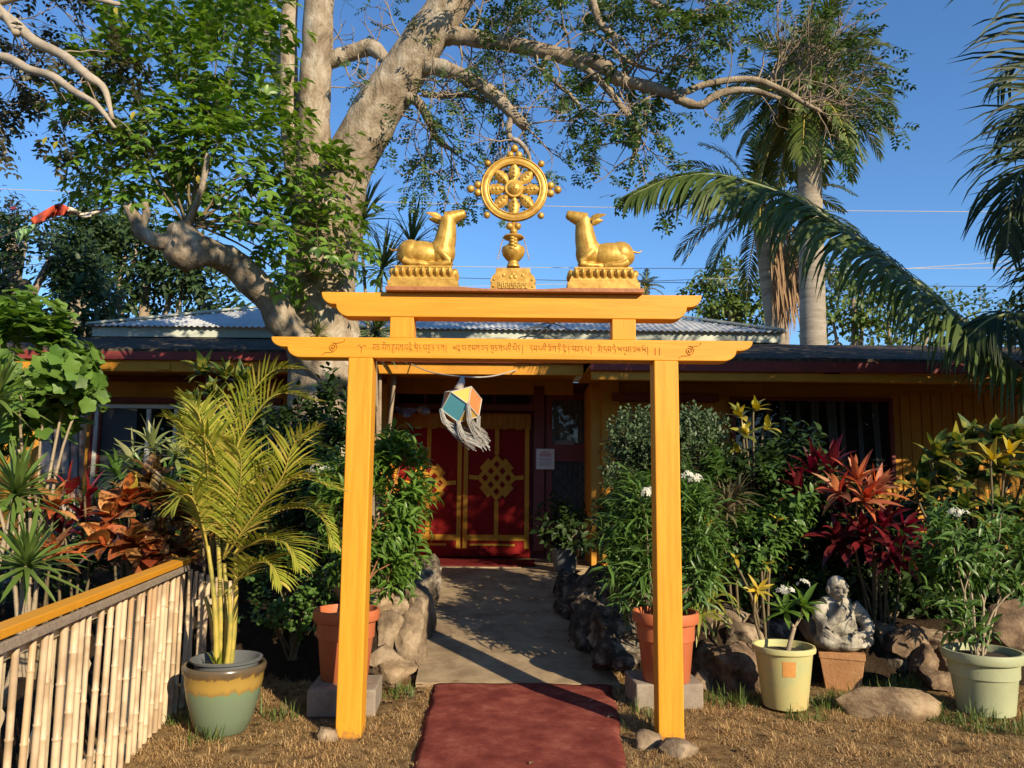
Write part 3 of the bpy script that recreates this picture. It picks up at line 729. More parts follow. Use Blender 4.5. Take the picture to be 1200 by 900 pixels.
shed(XS, 9.0, 8.9, zeR, 11.05, ze - .17).build('porch_roof', M['shingle'], house)
mb = MB(); mb.box(((-7.0 + XS) / 2, 9.42, zeL - .085), (7.0 + XS, .05, .10)); mb.build('fascia', M['red_fascia'], house, bevel=.004)
mb = MB(); mb.box(((XS + 9) / 2, 8.92, zeR - .10), (9 - XS, .05, .12)); mb.build('fascia', M['red_fascia'], house, bevel=.004)
# soffits, and the beams under the eaves
mb = MB(); mb.box(((-7 + XS) / 2, 10.3, zeL - .09), (7 + XS - .02, 1.66, .02)); mb.box(((XS + 9) / 2, 9.75, zeR - .10), (9 - XS, 1.55, .02)); mb.build('soffit', M['house_orange'], house)
zb1 = P(575, 437, 9.45).z; 
mb = MB(); mb.box(((-7 + XS) / 2, 9.50, (zeL - .105 + zb1) / 2 - .02), (7 + XS - .06, .10, zeL - .105 - zb1)); mb.build('porch_beam', M['house_orange'], house, bevel=.006)
zb2 = P(820, 446, 8.95).z
mb = MB(); mb.box(((XS + 9) / 2 + .02, 9.0, (zeR - .17 + zb2) / 2), (9 - XS, .10, zeR - .17 - zb2)); mb.build('eave_beam', M['house_orange'], house, bevel=.006)
for px in (127, 195):
    q = P(px, 420, 9.5); mb = MB(); mb.box((q.x, 9.56, zeL - .21), (.16, .26, .09)); mb.build('rafter_tail', M['house_orange'], house, bevel=.005)
# ---- porch recess: back wall, doors
BY = 11.5
def PX(x, Y, y=560): return P(x, y, Y).x
wl, wr = PX(440, BY), PX(700, BY)
ztop = zeL - .10
mb = MB(); mb.box(((-7 + 1.3) / 2, BY + .08, ztop / 2), (8.3, .12, ztop)); mb.build('wall', M['red_wood'], house)
mb = MB(); mb.box(((-7 + XS) / 2, BY - .03, (P(600, 434, BY).z + P(600, 462, BY).z) / 2), (7 + XS, .10, .38)); mb.build('header_board', M['house_orange'], house)
def frame_box(px0, px1, py0, py1, Y, th, dep, mat, name, parent, sill=True):
    a, b_ = P(px0, py0, Y), P(px1, py1, Y); m_ = MB()
    x0, x1, z1, z0 = a.x, b_.x, a.z, b_.z
    m_.box((x0 + th / 2, Y, (z0 + z1) / 2), (th, dep, z1 - z0)); m_.box((x1 - th / 2, Y, (z0 + z1) / 2), (th, dep, z1 - z0))
    m_.box(((x0 + x1) / 2, Y, z1 - th / 2), (x1 - x0 - 2 * th, dep * .96, th))
    if sill: m_.box(((x0 + x1) / 2, Y, z0 + th / 2), (x1 - x0 - 2 * th, dep * .96, th))
    return m_.build(name, mat, parent, bevel=.004)
# double doorway with transom panes
dz0 = PORCH_Z + .03
mb = MB(); x0, x1 = PX(455, BY), PX(640, BY)
for x in (x0, PX(631, BY)): mb.box((x, BY - .03, (dz0 + 2.78) / 2 + .1), (.16, .12, 2.78 - dz0))
mb.box(((x0 + PX(631, BY)) / 2, BY - .035, P(550, 478, BY).z), (PX(631, BY) - x0 - .16, .10, .10))
mb.build('door_frame', M['red_wood'], house, bevel=.006)
for (a, b_) in ((468, 497), (501, 536), (540, 577), (581, 620)):
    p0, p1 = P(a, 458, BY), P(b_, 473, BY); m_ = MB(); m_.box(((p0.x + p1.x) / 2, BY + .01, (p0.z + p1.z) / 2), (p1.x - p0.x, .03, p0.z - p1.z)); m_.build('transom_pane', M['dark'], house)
door = None
for (a, b_) in ((466, 541), (543, 620)):
    m_ = MB(); q0, q1 = PX(a, BY), PX(b_, BY); m_.box(((q0 + q1) / 2, BY + .004, (dz0 + P(0, 482, BY).z) / 2), (q1 - q0 - .01, .05, P(0, 482, BY).z - dz0)); m_.build('door', M['red_wood'], house, bevel=.004)
# second, glazed door to the side with a diamond grille
sd = thing('x', None, None); bpy.data.objects.remove(sd)
side_door = frame_box(640, 697, 462, 655, BY - .01, .09, .10, M['red_wood'], 'door', house)
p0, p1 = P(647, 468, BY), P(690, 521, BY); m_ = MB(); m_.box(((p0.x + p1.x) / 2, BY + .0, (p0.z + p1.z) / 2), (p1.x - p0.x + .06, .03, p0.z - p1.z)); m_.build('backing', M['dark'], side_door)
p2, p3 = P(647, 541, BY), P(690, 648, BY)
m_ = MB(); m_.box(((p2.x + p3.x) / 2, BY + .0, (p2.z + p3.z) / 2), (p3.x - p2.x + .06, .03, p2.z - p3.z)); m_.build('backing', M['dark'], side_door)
m_ = MB(); m_.box(((p0.x + p1.x) / 2, BY - .03, (p1.z + p2.z) / 2), (p1.x - p0.x + .08, .07, p1.z - p2.z)); m_.build('rail', M['red_wood'], side_door)
for (a, b_) in ((p0, p1), (p2, p3)):
    m_ = MB(); n = 46; vs = []; fs = []
    for k in range(n + 1):
        t_ = k / n; x = a.x + (b_.x - a.x) * t_; y = BY - .03 + .010 * math.sin(t_ * 46) 
        vs += [(x, y, b_.z + .01), (x, y, a.z - .01)]
        if k: fs.append((2 * k - 2, 2 * k, 2 * k + 1, 2 * k - 1))
    m_.add(vs, fs); m_.build('lace_curtain', M['curtain_grey'], side_door, smooth=True)
    m_ = MB(); m_.add([(a.x, BY - .046, b_.z), (b_.x, BY - .046, b_.z), (b_.x, BY - .046, a.z), (a.x, BY - .046, a.z)], [(0, 1, 2, 3)]); m_.build('pane', M['glass'], side_door)
m_ = MB(); W_ = p3.x - p2.x; H_ = p2.z - p3.z; nx = 3; nz = 7
for i in range(-nz, nx + nz + 1):
    for sg in (1, -1):
        for j in range(nz):
            x_a = i * W_ / nx * .5 * 2 / 2 + (0); 
            za, zb_ = j / nz, (j + 1) / nz
            xa_ = (i + (j if sg > 0 else -j)) * W_ / nx; xb_ = xa_ + sg * W_ / nx
            if min(xa_, xb_) < -1e-6 or max(xa_, xb_) > W_ + 1e-6: continue
            m_.bar((p2.x + xa_, BY - .056, p3.z + za * H_), (p2.x + xb_, BY - .056, p3.z + zb_ * H_), .008, .006, up=(0, 1, 0))
m_.build('diamond_grille', M['wire'], side_door)
m_ = MB(); c = P(661, 519, BY); m_.box((c.x, BY - .06, c.z), (.27, .02, .06)); m_.build('mail_plate', M['curtain_grey'], side_door, bevel=.004)
# ---- nearer wing
WY = 10.4; wx0 = PX(693, WY)
zt = zeR - .11
mb = MB(); mb.box(((wx0 + 9) / 2, WY + .1, (zt + .1) / 2), (9 - wx0, .14, zt - .1))
mb.box((wx0 + .07, (WY + BY) / 2 + .1, (zt + .1) / 2), (.12, BY - WY - .1, zt - .1)); mb.build('wall', M['house_wall'], house)
mb = MB(); k = 0; x = PX(1046, WY)
while x < 8.9:
    zz = zt - .10 - (.02 if k % 3 == 1 else 0)
    mb.box((x + .07, WY + .018, (zz + .2) / 2), (.128 + .006 * ((k * 7) % 3 - 1), .028 + .004 * (k % 2), zz - .2)); x += .14; k += 1
mb.build('siding', M['house_wall'], house, bevel=.006)
mb = MB(); mb.box(((PX(853, WY) + wx0) / 2, WY + .02, (zt + .2) / 2), (PX(853, WY) - wx0, .03, zt - .3)); mb.build('wall_panel', M['house_wall'], house)
for (a, b_, Y) in ((705, 726, WY - .03), (690, 699, BY - .5)):
    mb = MB(); mb.box((PX((a + b_) / 2, Y), Y, (zt + .3) / 2), (PX(b_, Y) - PX(a, Y), .12, zt - .3)); mb.build('porch_post', M['house_orange'], house, bevel=.006)
# doorway under a red hood, then the wide window
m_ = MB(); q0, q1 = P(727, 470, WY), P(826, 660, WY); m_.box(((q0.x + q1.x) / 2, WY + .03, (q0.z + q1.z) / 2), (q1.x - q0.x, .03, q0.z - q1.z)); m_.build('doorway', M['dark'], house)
m_ = MB(); q0, q1 = P(716, 462, WY), P(838, 472, WY); m_.box(((q0.x + q1.x) / 2, WY - .08, (q0.z + q1.z) / 2), (q1.x - q0.x, .22, q0.z - q1.z)); m_.build('door_hood', M['red_wood'], house, bevel=.005)
win = frame_box(856, 1049, 465, 566, WY - .02, .05, .10, M['red_wood'], 'window', house)
def window_fill(px0, px1, py0, py1, Y, win, strips):
    a, b_ = P(px0, py0, Y), P(px1, py1, Y)
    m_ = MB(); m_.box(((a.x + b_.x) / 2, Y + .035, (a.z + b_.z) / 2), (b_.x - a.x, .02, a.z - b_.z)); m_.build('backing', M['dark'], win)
    for (sx0, sx1, sh) in strips:
        xa, xb_ = a.x + (b_.x - a.x) * sx0, a.x + (b_.x - a.x) * sx1; n = 10; vs = []; fs = []; m_ = MB()
        for k in range(n + 1):
            t_ = k / n; x = xa + (xb_ - xa) * t_; y = Y + .012 - .008 * math.sin(t_ * 9)
            vs += [(x + sh, y, b_.z + .01), (x, y, a.z - .01)]
            if k: fs.append((2 * k - 2, 2 * k, 2 * k + 1, 2 * k - 1))
        m_.add(vs, fs); m_.build('curtain', M['curtain_grey'], win, smooth=True)
    m_ = MB(); m_.add([(a.x, Y - .008, b_.z), (b_.x, Y - .008, b_.z), (b_.x, Y - .008, a.z), (a.x, Y - .008, a.z)], [(0, 1, 2, 3)]); m_.build('pane', M['glass'], win)
window_fill(861, 1044, 468, 562, WY - .02, win, [(.10, .125, 0), (.21, .235, 0), (.3, .33, 0), (.40, .425, .03), (.5, .55, 0), (.6, .66, .05), (.69, .72, 0), (.80, .83, .02), (.9, .94, .03)])
# ---- wing on the big tree side
LY = 10.6
mb = MB(); lx1 = PX(450, LY); zl_ = zeL - .10
mb.box(((-7 + lx1) / 2, LY + .1, zl_ / 2 + .1), (lx1 + 7, .14, zl_ - .2)); mb.box((lx1 - .06, (LY + BY) / 2, zl_ / 2 + .1), (.12, BY - LY - .2, zl_ - .2)); mb.build('wall', M['house_wall'], house)
mb = MB(); za, zb_ = P(200, 429, LY).z, P(200, 439, LY).z; mb.box(((-7 + lx1) / 2, LY - .01, P(200, 444, LY).z), (lx1 + 7, .07, .07)); mb.build('wall_rail', M['red_wood'], house)
w2 = frame_box(114, 330, 474, 610, LY - .02, .05, .10, M['white'], 'window', house)
window_fill(118, 326, 478, 606, LY - .02, w2, [(.0, .2, .02), (.62, .7, 0), (.9, .99, 0)])
m_ = MB()
for px in (174, 206): m_.box((PX(px, LY - .05, 500), LY - .05, (P(0, 478, LY).z + P(0, 606, LY).z) / 2), (.05, .05, P(0, 478, LY).z - P(0, 606, LY).z))
m_.build('mullion', M['white'], w2)
mb = MB(); q0, q1 = P(104, 466, LY - .03), P(114, 640, LY - .03); mb.box(((q0.x + q1.x) / 2, LY, (q0.z + q1.z) / 2), (.14, .08, q0.z - q1.z)); mb.box((PX(220, LY, 470), LY, P(220, 469.5, LY).z), (PX(338, LY) - PX(114, LY), .08, .07)); mb.build('window_casing', M['red_wood'], house)
M['pale_panel'] = ramp_noise('pale_flaking_panel', [(.35, (.24, .13, .10)), (.5, (.42, .36, .32)), (.8, (.50, .46, .42))], scale=3, rough=.8, bump=.2)
mb = MB(); q0, q1 = P(50, 480, 9.8), P(86, 640, 9.8); mb.box(((q0.x + q1.x) / 2, 9.85, (q0.z + q1.z) / 2), (q1.x - q0.x, .1, q0.z - q1.z)); mb.build('side_panel', M['pale_panel'], house)
mb = MB()
for px in (62, 72, 82, 92): mb.tube([P(px, 470, 9.7), P(px - 1, 650, 9.7)], .012, 6)
mb.build('window_bar', M['wire'], house)
# small light box under the eave
mb = MB(); q = P(974, 440, 9.05); mb.box((q.x, 9.04, q.z), (.17, .05, .12)); mb.build('vent', M['dark'], house)

# ------------------------------------------------------------------ cloth door curtains with endless knots
def door_cloth(label, x0p, x1p, ktop, kc):
    a, b_ = P(x0p, 487, 11.36), P(x1p, 653, 11.36); x0, x1, z1, z0 = a.x, b_.x, a.z, PORCH_Z + .05
    root = thing('door_curtain', label, 'curtain', ((x0 + x1) / 2, 11.36, z0), 'cloth curtains over the double door')
    def dy(x, z): t_ = (z1 - z) / (z1 - z0); return 11.36 - .016 * t_ * math.sin((x - x0) * 9 + 1.5 * z) - .008 * math.sin(x * 23 + z * 3) * t_ - .03 * t_ * t_
    def sheet(xa, xb_, za, zb_, off, th=.004, nx=None, nz=None):
        nx = nx or max(2, int(abs(xb_ - xa) / .03)); nz = nz or max(2, int(abs(zb_ - za) / .05)); m_ = MB()
        for j in range(nz + 1):
            for i in range(nx + 1):
                x = xa + (xb_ - xa) * i / nx; z = za + (zb_ - za) * j / nz
                m_.v.append((x, dy(x, z) - off, z))
        m_.f = [(j * (nx + 1) + i, j * (nx + 1) + i + 1, (j + 1) * (nx + 1) + i + 1, (j + 1) * (nx + 1) + i) for j in range(nz) for i in range(nx)]; m_.mi = [0] * len(m_.f)
        return m_
    def band(m_, p, q, wd, off):
        p, q = Vector(p), Vector(q); d = (q - p); L_ = d.length; d.normalize(); n_ = Vector((-d.y, d.x)) * wd / 2; k = max(1, int(L_ / .04)); vs = []; fs = []
        for i in range(k + 1):
            c = p + d * L_ * i / k
            for e in (c + n_, c - n_): vs.append((e.x, dy(e.x, e.y) - off, e.y))
            if i: fs.append((2 * i - 2, 2 * i - 1, 2 * i + 1, 2 * i))
        m_.add(vs, fs)
    o = sheet(x0, x1, z0, z1, 0).build('cloth', M['cloth_red'], root, smooth=True); o.modifiers.new('s', 'SOLIDIFY').thickness = .004
    tb = .062
    for nm, sh in (('trim', [(x0 + .02, z0 + .12, x0 + .02 + tb, z1), (x1 - .02 - tb, z0 + .12, x1 - .02, z1)]),):
        for (xa, za, xb_, zb_) in sh: sheet(xa, xb_, za, zb_, .006).build(nm, M['cloth_gold'], root, smooth=True)
    sheet(x0 + .02, x1 - .02, z0 + .23, z0 + .31, .009).build('trim', M['cloth_gold'], root, smooth=True)
    sheet(x0 + .12, x1 - .22, z0 + .155, z0 + .185, .007).build('trim', M['cloth_gold'], root, smooth=True)
    cx, cz = P(kc[0], kc[1], 11.36).x, P(kc[0], kc[1], 11.36).z
    sheet(cx - .03, cx + .03, cz + .33, z1, .007).build('trim', M['cloth_gold'], root, smooth=True)
    sheet(cx - .03, cx + .03, z0 + .31, cz - .33, .007).build('trim', M['cloth_gold'], root, smooth=True)
    for sg, e in ((-1, x0 + .1), (1, x1 - .1)):
        m_ = MB(); band(m_, (cx + sg * .27, cz), (e, cz + .01), .06, .010); m_.build('tie_band', M['cloth_gold'], root, smooth=True)
    # endless knot: eight woven bands on the diagonal
    h = .056; r2 = math.sqrt(.5); m_ = MB()
    def uv(u, v): return (cx + (u - v) * r2 * h * .90, cz + (u + v) * r2 * h * 1.05)
    wd = h * 1.02
    for q in (-3.5, -1.15, 1.15, 3.5):
        e = 4.6 if abs(q) < 2 else 3.5
        band(m_, uv(-e - .5, q), uv(e + .5, q), wd, .012); band(m_, uv(q, -e - .5), uv(q, e + .5), wd, .0145)
    for e in (-4.6, 4.6):
        band(m_, uv(e, -1.65), uv(e, 1.65), wd, .0165); band(m_, uv(-1.65, e), uv(1.65, e), wd, .0165)
    m_.build('endless_knot', M['cloth_gold'], root)
    return root
door_cloth('red door curtain with yellow bands and endless knot, partly hidden by the green shrub', 462, 541, 0, (502, 566))
door_cloth('red door curtain with yellow bands and a complete endless knot beside the paper notice', 543, 621, 0, (582, 560))
mb = MB(); a, b_ = P(461, 484, 11.28), P(622, 503, 11.28); n = 150; vs = []; fs = []
for k in range(n + 1):
    t_ = k / n; x = a.x + (b_.x - a.x) * t_; w_ = .012 * math.sin(t_ * 150) + .008 * math.sin(t_ * 37)
    vs += [(x, 11.29, a.z), (x, 11.285 + w_, b_.z + .01 * math.sin(t_ * 60))]
    if k: fs.append((2 * k - 2, 2 * k, 2 * k + 1, 2 * k - 1))
mb.add(vs, fs); val = mb.build('door_valance', M['cloth_brown'], origin=((a.x + b_.x) / 2, 11.29, b_.z), smooth=True); tag(val, 'pleated tan valance strip hanging above the red door curtains', 'valance')
mb = MB(); mb.tube([(a.x - .05, 11.30, a.z + .01), (b_.x + .05, 11.30, a.z + .01)], .016, 8); mb.build('rod', M['red_wood'], val, smooth=True)
# notice on the door frame
q = P(639, 538, 11.38)
no = thing('notice_sign', 'small white paper notice in a frame between the two porch doors', 'sign', q)
mb = MB(); mb.box(q, (.27, .012, .30)); mb.build('board', M['wire_pale'], no, bevel=.002)
mb = MB(); mb.box(q + Vector((0, -.009, 0)), (.25, .004, .28)); mb.build('paper', M['paper'], no)
mb = MB()
for (z, w_) in ((.10, .12), (.07, .18), (.045, .17)): mb.box(q + Vector((0, -.0125, z)), (w_, .002, .012))
mb.build('print', M['ink_red'], no)
mb = MB()
for k in range(7): mb.box(q + Vector((0, -.0125, .01 - .018 * k)), (.20 - .02 * (k % 3), .002, .006))
mb.build('print', M['ink_grey'], no)

# ------------------------------------------------------------------ hanging lantern, its cord, bunting
LYY = 8.2
c = P(541, 474, LYY); s = MPP(c)
M['lan_teal'] = plain('teal_paper', (.10, .36, .42), rough=.6, var=.06); M['lan_orange'] = plain('orange_paper', (.62, .20, .06), rough=.6, var=.08)
M['lan_yellow'] = plain('yellow_paper', (.62, .40, .08), rough=.6, var=.06); M['lan_red'] = plain('red_paper', (.40, .05, .03), rough=.6, var=.06)
M['tassel'] = ramp_noise('tassel_fringe', [(.36, (.26, .20, .17)), (.46, (.50, .43, .36)), (.54, (.30, .38, .42)), (.64, (.55, .42, .30))], scale=40, rough=.9, bump=.2)
lan = thing('paper_lantern', 'faceted paper lantern with teal and orange panels and windblown tassels hanging in the gate', 'lantern', c + Vector((0, 0, 32 * s)), None)
rt = Matrix.Rotation(R(-14), 3, 'Y') @ Matrix.Rotation(R(10), 3, 'X') @ Matrix.Rotation(R(-26), 3, 'Z')
A = 17.8 * s
V_ = [Vector(v) * A for v in ((1, 1, 0), (1, -1, 0), (-1, -1, 0), (-1, 1, 0), (1, 0, 1), (-1, 0, 1), (0, 1, 1), (0, -1, 1), (1, 0, -1), (-1, 0, -1), (0, 1, -1), (0, -1, -1))]
SQ = [((4, 7, 5, 6), 'lan_orange'), ((8, 10, 9, 11), 'lan_red'), ((0, 4, 1, 8), 'lan_orange'), ((2, 5, 3, 9), 'lan_teal'), ((1, 7, 2, 11), 'lan_teal'), ((0, 6, 3, 10), 'lan_yellow')]
TR = [((1, 4, 7), 'lan_yellow'), ((2, 7, 5), 'lan_orange'), ((3, 5, 6), 'lan_red'), ((0, 6, 4), 'lan_yellow'), ((1, 11, 8), 'lan_yellow'), ((2, 9, 11), 'lan_orange'), ((3, 10, 9), 'lan_red'), ((0, 8, 10), 'lan_red')]
for fc, mt in SQ + TR:
    pts = [rt @ V_[i] for i in fc]; cen = sum(pts, Vector()) / len(pts)
    mb = MB(); n_ = cen.normalized()
    mb.add([c + p for p in pts] + [c + p - n_ * .01 for p in pts], [tuple(range(len(pts))), tuple(range(2 * len(pts) - 1, len(pts) - 1, -1))])
    mb.build('panel', M[mt], lan, recalc=True)
mb = MB()
for fc, _ in SQ:
    for i in range(4): mb.tube([c + rt @ V_[fc[i]] * 1.01, c + rt @ V_[fc[(i + 1) % 4]] * 1.01], .006, 6)
mb.build('frame', M['wire_pale'], lan)
mb = MB(); mb.tube([c + rt @ Vector((0, 0, A * .98)), c + Vector((0, 0, 27 * s)), c + Vector((0, 0, 33 * s))], [.05, .035, .02], 10); mb.build('cap', M['wire_pale'], lan, smooth=True)
for (i, tgt, nn) in ((2, (6, -34), 40), (11, (20, -44), 70), (1, (26, -38), 50), (9, (10, -40), 40), (8, (30, -44), 50)):
    b0 = c + rt @ V_[i]; mb = MB(); tq = c + Vector((tgt[0] * s, U(-.1, .1), (tgt[1] - 6) * s))
    for k in range(nn):
        j0 = rv() * .02; j1 = rv() * .045 + Vector((0, 0, U(-.02, .1)))
        mb.tube(catmull([b0 + j0, b0.lerp(tq, .3) + Vector((-.035, 0, -.05)) + j0 + j1 * .3, b0.lerp(tq, .65) + Vector((-.03, 0, -.035)) + j1 * .7, tq + j1], 3), .0024, 3, cap=False)
    mb.build('tassel', M['tassel'], lan)
cord = MB(); pts = catmull([P(478, 425, 9.55), P(505, 436, 8.8), c + Vector((0, 0, 33 * s)), P(575, 441, 8.6), P(608, 433, 9.55)], 6)
cord.tube(pts, .007, 5); o = cord.build('lantern_cord', M['wire_pale'], origin=c + Vector((0, 0, 34 * s))); tag(o, 'thin pale cord strung under the eave holding the paper lantern', 'cord')
mb = MB(); 
FL = [((464, 477), (500, 476), (482, 492), (.30, .05, .03)), ((500, 476), (502, 479), (468, 479), (.1, .2, .4))]
M['flag_mix'] = ramp_noise('faded_flag_cloth', [(.35, (.35, .08, .04)), (.5, (.12, .22, .4)), (.6, (.55, .5, .45)), (.75, (.45, .2, .05))], scale=9, rough=.9, bump=.1)
vs = []; fs = []
for k in range(13):
    t_ = k / 12; x = 462 + 40 * t_; h_ = 6 + 9 * abs(math.sin(t_ * 5.5))
    vs += [P(x, 476 + 2 * math.sin(t_ * 4), 10.9 + .05 * math.sin(t_ * 14)), P(x + 3, 476 + h_ * (1 - .4 * t_), 10.85 + .08 * math.sin(t_ * 11 + 1))]
    if k: fs.append((2 * k - 2, 2 * k, 2 * k + 1, 2 * k - 1))
mb.add(vs, fs); o = mb.build('bunting_flag', M['flag_mix'], origin=P(482, 476, 10.9), smooth=True); o.modifiers.new('s', 'SOLIDIFY').thickness = .004
tag(o, 'small crumpled colourful flag hanging by the top of the red door curtain', 'flag')
# long prayer flag by the tree
def ribbon_flag(name, pts, hs, mat, label, Y, cat='flag'):
    mb = MB(); pp = catmull([(a, b_, 0) for a, b_ in pts], 5); n = len(pp); vs = []; fs = []
    for k, q in enumerate(pp):
        t_ = k / (n - 1); h_ = np.interp(t_, np.linspace(0, 1, len(hs)), hs)
        vs += [P(q[0], q[1], Y + .12 * math.sin(t_ * 13)), P(q[0] + 2, q[1] + h_ / 2, Y + .12 * math.sin(t_ * 13 + .9)), P(q[0] + 1, q[1] + h_, Y + .12 * math.sin(t_ * 13 + 2))]
        if k: a = 3 * k - 3; fs += [(a, a + 3, a + 4, a + 1), (a + 1, a + 4, a + 5, a + 2)]
    mb.add(vs, fs); o = mb.build(name, mat, origin=P(pts[0][0], pts[0][1], Y), smooth=True); o.modifiers.new('s', 'SOLIDIFY').thickness = .003
    return tag(o, label, cat)
FYY = 7.6
M['flag_red'] = plain('red_flag_cloth', (.48, .07, .03), rough=.85, var=.1); M['flag_white'] = plain('white_flag_cloth', (.66, .60, .50), rough=.85, var=.06); M['flag_green'] = plain('green_flag_cloth', (.20, .34, .16), rough=.85, var=.1)
ribbon_flag('prayer_flag', [(36, 256), (50, 248), (64, 240), (73, 239), (84, 246)], [9, 12, 15, 6], M['flag_red'], 'red flag in the wind on a line near the leafy tree stump', FYY)
ribbon_flag('prayer_flag', [(70, 240), (84, 243), (100, 249), (128, 244)], [2, 8, 6, 2], M['flag_white'], 'white flag between the red flag and the tree stump', FYY)
ribbon_flag('prayer_flag', [(17, 271), (28, 266), (42, 262)], [17, 15, 4], M['flag_green'], 'pale green flag drooping at the lower end of the flag line', FYY)
mb = MB(); mb.tube(catmull([P(140, 242, 7.4), P(90, 250, FYY), P(42, 263, FYY), P(-60, 300, 7.4)], 8), .006, 5); o = mb.build('flag_line', M['wire'], origin=P(140, 242, 7.4)); tag(o, 'thin line carrying the three flags to the sawn tree limb', 'line')
# overhead cables far behind
for i, (a, b_, lab) in enumerate((((440, 229), (1240, 244), 'highest thin overhead cable crossing the sky behind the wheel'), ((420, 303), (1240, 309), 'faint middle overhead cable running behind the golden deer'), ((420, 315), (1300, 332), 'darker lower overhead cable just above the gate top'), ((760, 322), (1260, 296), 'overhead cable rising behind the palm trunks'))):
    p_, q_ = P(a[0], a[1], 24), P(b_[0], b_[1], 24); p_ = p_ + (p_ - q_) * .6; q_ = q_ + (q_ - p_) * .2
    mb = MB(); mb.tube([p_.lerp(q_, t_) + Vector((0, 0, -.25 * math.sin(math.pi * t_))) for t_ in np.linspace(0, 1, 20)], .011, 5)
    tag(mb.build('overhead_cable', M['wire'] if i == 2 else M['wire_pale'], origin=p_), lab, 'cable', 'overhead cables')

# ------------------------------------------------------------------ bamboo fence
fa, fb = Vector((-1.66, 1.7, 0)), G(205, 829); fb.z = 0
ft = P(205, 657, fb.y).z
fence = thing('bamboo_fence', 'bamboo pole fence with a flat orange top rail beside the teal pot', 'fence', fa.lerp(fb, .5))
fd = (fb - fa).normalized(); fn = Vector((fd.y, -fd.x, 0))          # towards the carpet
M['bamboo'] = leafmat('bamboo_pole', [(.42, .26, .14), (.55, .38, .22), (.60, .46, .30), (.48, .36, .23), (.40, .33, .25)], trans=0, rough=.45, spec=.4, vein=((.40, .29, .18), 5))
M['lath'] = plain('cream_lath', (.66, .55, .36), rough=.7, bump=.2, bscale=30, var=.12)
M['grey_wood'] = ramp_noise('weathered_board', [(.36, (.24, .19, .14)), (.64, (.40, .33, .25))], scale=6, rough=.9, bump=.4, stretch=(1, 8, 8))
mb = MB(); mb.bar(fa + Vector((0, 0, ft)), fb + fd * .03 + Vector((0, 0, ft)), .085, .034); mb.build('top_rail', M['orange'], fence, bevel=.004)
mb = MB(); o_ = fn * .036; mb.bar(fa + o_ + Vector((0, 0, ft - .050)), fb + o_ + Vector((0, 0, ft - .042)), .022, .036); mb.build('board', M['grey_wood'], fence, bevel=.003)
mb = MB(); o_ = fn * -.012
for z in (ft - .095, .10, .16): mb.bar(fa + o_ + Vector((0, 0, z)), fb + o_ + Vector((0, 0, z)), .018, .045)
mb.build('rail', M['lath'], fence, bevel=.002)
L_ = (fb - fa).length; x = 0.02; k = 0
while x < L_:
    r_ = U(.012, .0175); base = fa + fd * x + fn * (.018 + U(-.004, .006)); lean = U(-.025, .025)
    zt_ = ft - .078 + U(-.006, .004); mb = MB(); pts = []; rr = []
    z = -.03; nxt = U(.1, .25)
    while z < zt_:
        p_ = base + fd * lean * (z / .9) + Vector((0, 0, z)); pts.append(p_); rr.append(r_)
        if nxt < zt_ - .06 and z + .05 > nxt: 
            for dz, m_ in ((-.008, 1.0), (-.004, 1.16), (.003, 1.16), (.007, .98)):
                pts.append(base + fd * lean * (nxt / .9) + Vector((0, 0, nxt + dz))); rr.append(r_ * m_)
            z = nxt + .01; nxt += U(.2, .34)
        z += .05
    pts.append(base + fd * lean + Vector((0, 0, zt_))); rr.append(r_)
    mb.tube(pts, rr, 9); mb.build('bamboo_pole', M['bamboo'], fence, smooth=50)
    x += U(.085, .125); k += 1
x = .05
while x < L_ - .1:
    mb = MB(); b0 = fa + fd * x - fn * .026; mb.bar(b0 + Vector((0, 0, -.02)), b0 + fd * U(-.01, .01) + Vector((0, 0, ft - .05)), .006, U(.022, .034), up=fd); mb.build('lath', M['lath'], fence); x += U(.07, .16)
for k in range(5):
    b0 = fa + fd * (.05 + k * .42) - fn * .034; mb = MB(); mb.bar(b0 + Vector((0, 0, .05)), b0 + fd * .5 + Vector((0, 0, .62)), .006, .04, up=fn.cross(Vector((0, 0, 1)))); mb.build('lath', M['lath'], fence)
# short return of the fence behind the palm
rb = fb + Vector((.02, .05, 0)); re_ = rb + Vector((.16, .45, 0)); mb = MB(); mb.bar(rb + Vector((0, 0, ft - .29)), re_ + Vector((0, 0, ft - .32)), .02, .04); mb.build('rail', M['lath'], fence)
for k in range(8):
    b0 = rb.lerp(re_, k / 7) + Vector((.01, -.02, 0)); r_ = U(.013, .019); mb = MB(); mb.tube([b0 + Vector((0, 0, -.03)), b0 + Vector((U(-.02, .02), 0, .4)), b0 + Vector((U(-.02, .02), 0, ft - .06 - .02 * k))], r_, 8); mb.build('bamboo_pole', M['bamboo'], fence, smooth=50)
